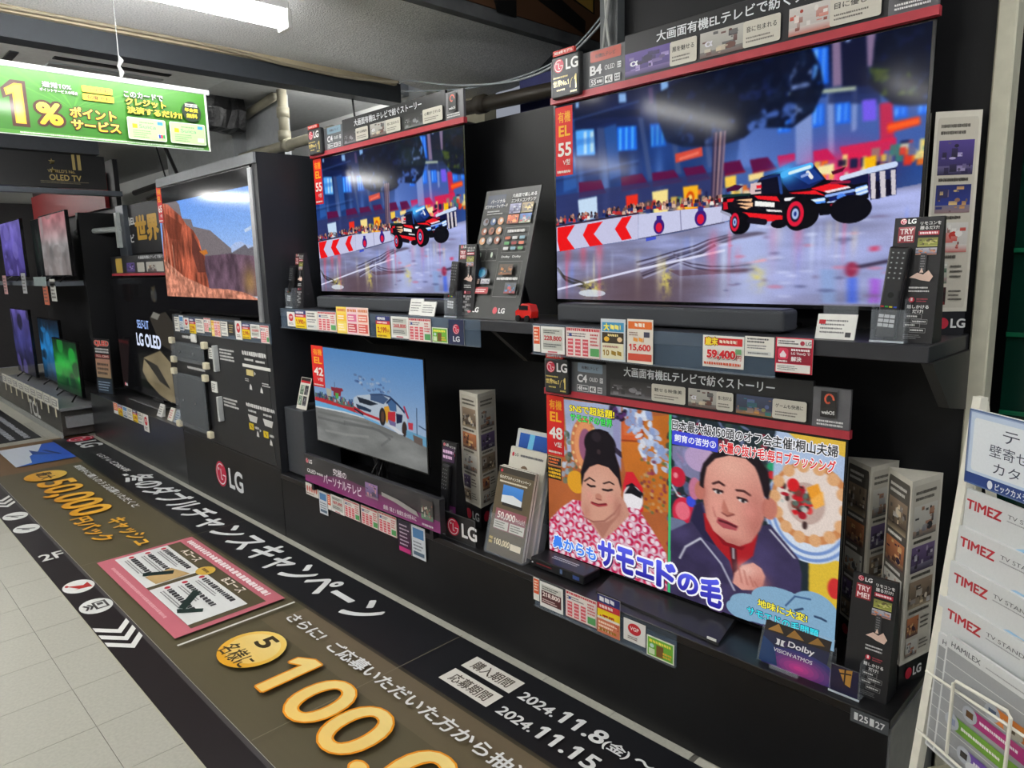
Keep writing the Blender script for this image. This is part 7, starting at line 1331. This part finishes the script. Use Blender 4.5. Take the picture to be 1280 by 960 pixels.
t = thing('acrylic_sign', 'clear acrylic sign reading Dolby Vision Atmos on the counter', 'sign', (-.74, 1.78, .3705))
def dp(u, v, d=0): return (-.838 + u * .178 + v * .012, 1.765 + v * .118 * .12 + d, .374 + v * .118)
MB().prism([dp(-.04, -.03, 0), dp(1.04, -.03, 0), dp(1.04, 1.04, 0), dp(-.04, 1.04, 0)], [dp(-.04, -.03, .004), dp(1.04, -.03, .004), dp(1.04, 1.04, .004), dp(-.04, 1.04, .004)]).build('plate', ACRYL, t); B(-.80, -.72, 1.745, 1.80, .3705, .3735).build('foot', ACRYL, t); B(-.80, -.72, 1.745, 1.748, .3705, .382).build('foot_lip', ACRYL, t)
o = Vector(dp(0, 0, -.0006)); a = Art(o, Vector(dp(1, 0)) - Vector(dp(0, 0)), Vector(dp(0, 1)) - Vector(dp(0, 0))); a.rect(0, 0, 1, 1, (30, 36, 70)); n_ = 8
for k in range(n_): a.ell(.62, .12, .62 * (1 - k / n_), .40 * (1 - k / n_), tuple(int(c0 + (c1 - c0) * k / n_) for c0, c1 in zip((46, 50, 120), (226, 60, 150))), 20)
a.poly([(0, .0), (.30, .0), (.2, .45), (.0, .6)], (24, 60, 110)); a.rect(.0, .75, 1, 1, (40, 32, 30)); a.poly([(.05, .78), (.2, .99), (.3, .80)], (176, 130, 60)); a.poly([(.35, .76), (.45, .97), (.62, .80)], (160, 116, 50)); a.poly([(.68, .78), (.8, .98), (.92, .84)], (150, 110, 50))
a.rect(.20, .50, .27, .64, (240, 240, 244)); a.ell(.20, .57, .03, .07, (30, 40, 70), 12); a.rect(.29, .50, .36, .64, (240, 240, 244)); a.ell(.36, .57, .03, .07, (60, 46, 90), 12)
a.text('Dolby', .40, .50, .80, .68, (242, 242, 246), .02); a.text('VISION·ATMOS', .20, .33, .80, .42, (236, 236, 242), .01); a.build('print', t, GLOSS)
t = thing('number_tag', 'grey counter tag numbered 25 and 27 at the counter corner', 'tag', (-.53, 1.725, .33)); B(-.574, -.4855, 1.7242, 1.7275, .330, .364).build('plate', mat('tag_grey', (72, 76, 80), .35), t); a = AY(1.7240)
a.rect(-.565, .338, -.556, .358, (220, 222, 224)); a.text('25', -.553, .339, -.532, .357, (226, 228, 230), .02); a.rect(-.528, .338, -.518, .358, (220, 222, 224)); a.text('27', -.515, .339, -.493, .357, (226, 228, 230), .02); a.build('print', t)
for i, (x, z, c) in enumerate(((-5.62, .407, WHITE), (-5.40, .407, CARD), (-5.28, .407, mat('bluecard', (150, 160, 170), .5)))):
    tt = thing('counter_card', ('white folded card', 'pink edged card', 'pale blue card')[i] + ' standing on the side counter near the clear plates', 'card', (x, 1.78, z), 'small cards on the side counter')
    MB().prism([(x - .05, 1.77, z), (x + .05, 1.77, z), (x + .06, 1.80, z + .09), (x - .03, 1.80, z + .09)], [(x - .05, 1.80, z), (x + .05, 1.80, z), (x + .06, 1.805, z + .09), (x - .03, 1.805, z + .09)]).build('card', c, tt)
    a = Art((x - .05, 1.77, z), (.1, 0, 0), (.015, .03, .09)); a.dashes(.15, .15, .8, .85, 4, ((120, 120, 120), (190, 80, 90), (70, 90, 120))[i], .5, i + 4); a.build('print', tt)


# ================================================================ catalogue rack at the right
RO = Vector((-.33, 1.57, 1.18)); RR = Vector((.813, -.582, 0)).normalized(); RN = Vector((-.582, -.813, 0)).normalized(); RU = Vector((0, 0, 1))
RX = Matrix((RR, -RN, RU)).transposed().to_4x4(); RX.translation = RO     # local: x right, y into the rack, z up
def rk(mb): mb.M = RX; return mb
def rart(x, y, z, w, h, lean=0.0):
    ey = (RU * h - RN * h * lean * 1.0); o = RO + RR * x - RN * y + RU * z
    return Art(o, RR * w, ey)
WIRE = mat('white_wire', (222, 220, 208), .4)
rack = thing('catalogue_rack', 'white wire catalogue rack at the right edge', 'rack', (-.30, 1.52, 0))
for x in (-.010, .30):
    rk(MB()).prism([(x, -.116, -1.18), (x + .020, -.116, -1.18), (x + .020, -.100, -1.18), (x, -.100, -1.18)], [(x, .0, .03), (x + .020, .0, .03), (x + .020, .016, .03), (x, .016, .03)]).build('side_rail', WIRE, rack)
    rk(MB()).tube([(x + .01, .015, .02), (x + .01, .24, -1.18)], .009, 8).build('rear_leg', WIRE, rack)
def tier_y(z): return -.06 + .157 * z * .35
tiers = [(-.147, 'uppermost'), (-.222, 'second'), (-.295, 'third'), (-.368, 'fourth')]
for k, (z, nm) in enumerate(tiers):
    yb = -.022 - .010 * k
    rk(MB()).tube([(.005, yb - .004, z - .20), (.30, yb - .004, z - .20)], .002, 6).build('pocket_wire', WIRE, rack)
rk(MB()).tube([(.028, -.086, -.515), (.30, -.086, -.495)], .0028, 6).build('basket_wire', WIRE, rack)
rk(MB()).tube([(.104, -.094, -.640), (.106, -.094, -.492), (.112, -.094, -.484), (.224, -.094, -.470), (.232, -.094, -.478), (.230, -.094, -.640)], .0032, 8).build('basket_wire', WIRE, rack)
rk(MB()).tube([(.02, -.09, -.648), (.30, -.09, -.648)], .003, 6).build('basket_wire', WIRE, rack)
rk(MB()).box(.05, .30, -.085, -.02, -.72, -.712).build('basket_floor', mat('wire_shelf', (150, 146, 126), .5), rack)
sg = thing('rack_sign', 'white sign with blue foot on top of the catalogue rack', 'sign', tuple(RO + RR * .1)); rk(MB()).box(.012, .28, -.022, -.016, -.132, .012).build('board', WHITE, sg)
a = rart(.012, -.0224, -.132, 1, 1.37); a.rect(0, 0, .27, .105, (150, 170, 206)); a.rect(.004, .004, .27, .101, (190, 206, 228)); a.rrect(.012, .020, .27, .094, .006, (222, 228, 234)); a.rect(.0, .0, .27, .016, (40, 66, 130)); a.text('テレビ', .078, .070, .20, .088, (60, 66, 84), .0); a.text('壁寄せスタンド', .052, .047, .25, .064, (60, 66, 84), .0); a.text('カタログ', .064, .025, .19, .041, (60, 66, 84), .0); a.ell(.060, .008, .006, .006, (220, 226, 236), 12); a.text('ビックカメラ', .072, .003, .14, .013, (226, 230, 238), .02); a.frame(.001, .001, .27, .104, .002, (90, 110, 150)); a.build('print', sg)
def catalog(label, x, y, z, w, h, kind, group):
    t = thing('catalogue', label, 'catalogue', tuple(RO + RR * (x + w / 2) - RN * y + RU * z), group)
    lean = .045
    def P(u, v, d): return (x + u * w, y + v * h * lean + d, z + v * h)
    rk(MB()).prism([P(0, 0, 0), P(1, 0, 0), P(1, 1, 0), P(0, 1, 0)], [P(0, 0, .006), P(1, 0, .006), P(1, 1, .006), P(0, 1, .006)]).build('pages', mat('catalogue_white', (208, 210, 210), .35), t)
    a = rart(x, y - .0004, z, w, h, lean)
    a.rect(0, 0, 1, 1, (206, 209, 210))
    if kind == 'timez':
        a.text('TIMEZ', .06, .80, .46, .90, (178, 30, 44), .03); a.text('TV STAND', .52, .86, .92, .90, (90, 92, 96), .0); a.dashes(.52, .825, .88, .845, 1, (140, 142, 146), .6, 3, False); a.poly([(.58, .58), (.72, .64), (.9, .63), (1, .60), (1, .50), (.5, .50)], (150, 190, 220)); a.rect(.80, .40, 1.0, .62, (206, 196, 180))
    else:
        a.rect(.02, .02, .98, .90, (150, 153, 156)); a.text('HAMILEX', .06, .925, .40, .965, (84, 86, 92), .01); a.dashes(.46, .93, .9, .95, 1, (140, 142, 146), .5, 3, False)
        for k in range(8): a.line([(.02, .80 - .105 * k), (.98, .80 - .105 * k)], .006, (206, 208, 210))
        for k, (c, x0) in enumerate((((206, 120, 50), .60), ((160, 40, 110), .38), ((100, 150, 50), .20), ((100, 70, 150), .38))):
            v0 = (.60, .46, .31, .13)[k]; a.rect(x0, v0, .98, v0 + .11, c); a.dashes(x0 + .1, v0 + .03, .9, v0 + .08, 1, (226, 220, 226), .5, k); a.ell(x0 - .01, v0 + .055, .085, .062, (170, 176, 186), 14); a.rect(x0 - .05, v0 + .03, x0 + .03, v0 + .08, ((60, 80, 110), (90, 60, 30), (130, 140, 170), (40, 40, 44))[k])
        a.ell(.82, .63, .10, .045, (160, 160, 150), 14); a.rect(.80, .62, .84, .65, (60, 54, 46)); a.ell(.5, .13, .10, .05, (200, 204, 206), 14)
    a.build('print', t, GLOSS)
for k, (z, nm) in enumerate(tiers):
    yb = -.022 - .010 * k
    catalog('%s white TIMEZ catalogue in the wire rack' % nm, .002 + .003 * k, yb, z - .19, .205, .19, 'timez', 'white catalogues with red lettering in the rack')
catalog('white TIMEZ catalogue peeking out behind the fourth one', -.006, -.047, -.545, .205, .172, 'timez', 'white catalogues with red lettering in the rack')
catalog('front grey HAMILEX catalogue in the rack basket', .055, -.080, -.672, .205, .250, 'hamilex', 'grey catalogues in the rack basket'); catalog('rear grey HAMILEX catalogue showing left of the front one', .022, -.070, -.682, .205, .245, 'hamilex', 'grey catalogues in the rack basket')

# ================================================================ far left: another maker's displays
t = thing('angled_counter', 'dark low counter of the neighbouring display at the far left', 'counter', (-8.8, 1.8, 0))
B(-10.4, -7.40, 1.50, 2.13, 0.02, .26).build('body', mat('tcl_front', (60, 58, 54), .35), t); B(-10.4, -7.33, 1.49, 2.13, .26, .285).build('worktop', mat('tcl_top', (120, 122, 124), .4), t)
B(-7.399, -7.34, 1.53, 1.80, .10, .20).build('side_tray', mat('tray', (126, 128, 130), .4), t); B(-10.4, -7.40, 1.485, 1.50, 0, .05).build('kick_strip', mat('kick', (150, 152, 150), .4), t)
a = AY(1.4995); q = [(-8.858, 0.182), (-8.288, 0.074)]; a.text('TCL', -8.75, .06, -8.25, .22, (216, 216, 214), .03); a.build('logo_print', t)
for k in range(9):
    x = -9.9 + .285 * k; c = thing('price_tag', '%s hanging tag on the far left counter edge' % ['first', 'second', 'third', 'fourth', 'fifth', 'sixth', 'seventh', 'eighth', 'ninth'][k], 'price tag', (x + .12, 1.48, .20), 'price tags on the far left counter edge')
    B(x, x + .25, 1.482, 1.486, .275, .375).build('card', CARD, c); a = AY(1.4815); a.rect(x + .03, .295, x + .22, .355, (150, 150, 146)); a.dashes(x + .05, .30, x + .2, .35, 2, (230, 228, 220), .6, k); a.build('print', c); B(x + .10, x + .14, 1.483, 1.4855, .19, .275).build('tab', CREAM, c)
def side_tv(label, x0, x1, z0, z1, y, cols, seed, ang=0):
    t = thing('television', label, 'television', ((x0 + x1) / 2, y, z0), 'televisions of the far left display')
    B(x0, x1, y + .001, y + .03, z0, z1).build('bezel', BEZEL, t, bevel=.002)
    p = Pic(60, 40, cols[0]); n = p.noise(4, 4, seed); p.vgrad([(0, cols[0]), (.5, cols[1]), (1, cols[2])]); p.mul(n, .6, 1.3); r = random.Random(seed)
    for i in range(10): p.ell(r.random(), r.random(), r.uniform(.03, .15), r.uniform(.03, .2), r.choice(cols), .6)
    finish(screen_mesh('screen', p, x0 + .01, x1 - .01, y, z0 + .012, z1 - .012), 'screen', t)
    xm = (x0 + x1) / 2; MB().tube([(xm - .2, y + .02, z0 + .02), (xm - .28, y - .05, z0 - .045)], .008, 6).build('foot', PLASTIC, t); MB().tube([(xm + .2, y + .02, z0 + .02), (xm + .28, y - .05, z0 - .045)], .008, 6).build('foot', PLASTIC, t)
    return t
shf = tag(B(-10.4, -7.42, 1.60, 2.14, 1.375, 1.415).build('wall_shelf', mat('far_shelf', (90, 96, 104), .4)), 'grey upper shelf of the far left display', 'shelf')
side_tv('pale pink and grey television on the upper shelf at the far left', -8.16, -7.18, 1.46, 2.03, 1.68, [(190, 120, 126), (150, 146, 146), (120, 112, 110)], 3)  # pink and grey reflection in its glass painted as the picture
side_tv('dark television behind the pink one on the far upper shelf', -9.1, -8.2, 1.46, 2.05, 1.80, [(20, 20, 22), (30, 40, 36), (12, 12, 14)], 4)
side_tv('purple television at the left edge on the far upper shelf', -10.3, -9.2, 1.46, 2.08, 1.72, [(120, 110, 190), (90, 80, 160), (60, 50, 110)], 5)
side_tv('television with bright green picture on the far left counter', -8.35, -7.45, .335, .86, 1.70, [(20, 40, 26), (40, 160, 60), (12, 30, 16)], 6)
side_tv('television with blue picture behind on the far left counter', -9.3, -8.4, .335, 1.02, 1.78, [(16, 24, 34), (40, 130, 200), (20, 30, 40)], 7)
side_tv('purple and black television at the far left counter end', -10.35, -9.4, .335, 1.1, 1.72, [(90, 80, 150), (60, 60, 120), (20, 20, 24)], 8)
struct(B(-10.5, -7.3, 2.14, 2.18, 0, 2.5).build('wall_back', mat('far_back_wall', (30, 30, 34), .6)))
tag(B(-7.42, -7.34, 1.82, 2.14, .41, 2.02).build('divider_board', WALLBLACK), 'tall black divider board left of the huge dark television', 'divider')
tag(B(-10.4, -7.5, 2.10, 2.135, 2.08, 2.40).build('red_sign', mat('red_sign', (150, 26, 30), .5)), 'red header panel above the far left televisions', 'sign')
t = thing('tilted_poster', 'black QLED poster with red lettering beside the huge dark television', 'poster', (-7.12, 1.80, .42))
MB().prism([(-7.20, 1.775, .407), (-6.93, 1.83, .407), (-6.93, 1.84, .905), (-7.20, 1.785, .905)], [(-7.20, 1.781, .407), (-6.93, 1.836, .407), (-6.93, 1.846, .905), (-7.20, 1.791, .905)]).build('board', PLASTIC, t)
a = Art((-7.20, 1.7745, .407), (.27, .055, 0), (0, .01, .498)); a.rect(0, 0, 1, 1, (24, 24, 26)); a.text('QLED', .05, .86, .95, .97, (214, 70, 60), .05, None, (236, 226, 220), .04); a.dashes(.08, .74, .92, .84, 2, (206, 206, 206), .7, 2, False); a.rect(.05, .66, .95, .72, (130, 24, 30)); a.text('TCL C845', .1, .67, .9, .71, (226, 200, 190), .02); a.rect(.05, .30, .95, .64, (150, 130, 100), (176, 130, 110)); a.dashes(.12, .34, .88, .58, 3, (60, 50, 44), .6, 3); a.rect(.05, .02, .95, .28, (30, 44, 60)); a.dashes(.1, .05, .9, .24, 4, (150, 170, 190), .5, 4); a.build('print', t)
t = thing('swing_arm', 'white wall arm holding a television at the far left', 'bracket', (-6.9, 2.0, 1.83)); MB().tube([(-7.6, 1.86, 1.86), (-6.95, 2.06, 1.86)], .025, 8).build('arm', mat('arm_white', (170, 176, 176), .4), t); B(-7.02, -6.96, 2.02, 2.06, 1.70, 2.0).build('wall_plate', MATS['arm_white'], t)
for k, (x, y, z, nm, c) in enumerate(((-7.85, 1.60, 1.20, 'orange and white', (206, 110, 80)), (-7.55, 1.60, 1.24, 'white', (200, 200, 196)), (-8.45, 1.55, 1.30, 'pale grey', (170, 172, 176)), (-9.4, 1.55, 1.28, 'pink and white', (206, 160, 160)))):
    c_ = thing('hanging_card', '%s card hanging under the far left upper shelf' % nm, 'card', (x, y, z), 'cards hanging under the far left shelf'); B(x - .09, x + .09, y, y + .003, z, z + .20).build('card', mat('hc_%d' % k, c, .5), c_); a = AY(y - .0005); a.dashes(x - .07, z + .02, x + .07, z + .18, 5, (90, 84, 84), .5, k); a.build('print', c_)
tag(B(-8.20, -7.72, 1.585, 1.59, 1.375, 1.46).build('pale_price_rail', mat('rail_pale', (170, 186, 186), .2)), 'pale price rail along the far left upper shelf edge', 'price rail')  # one even pale grey-green colour
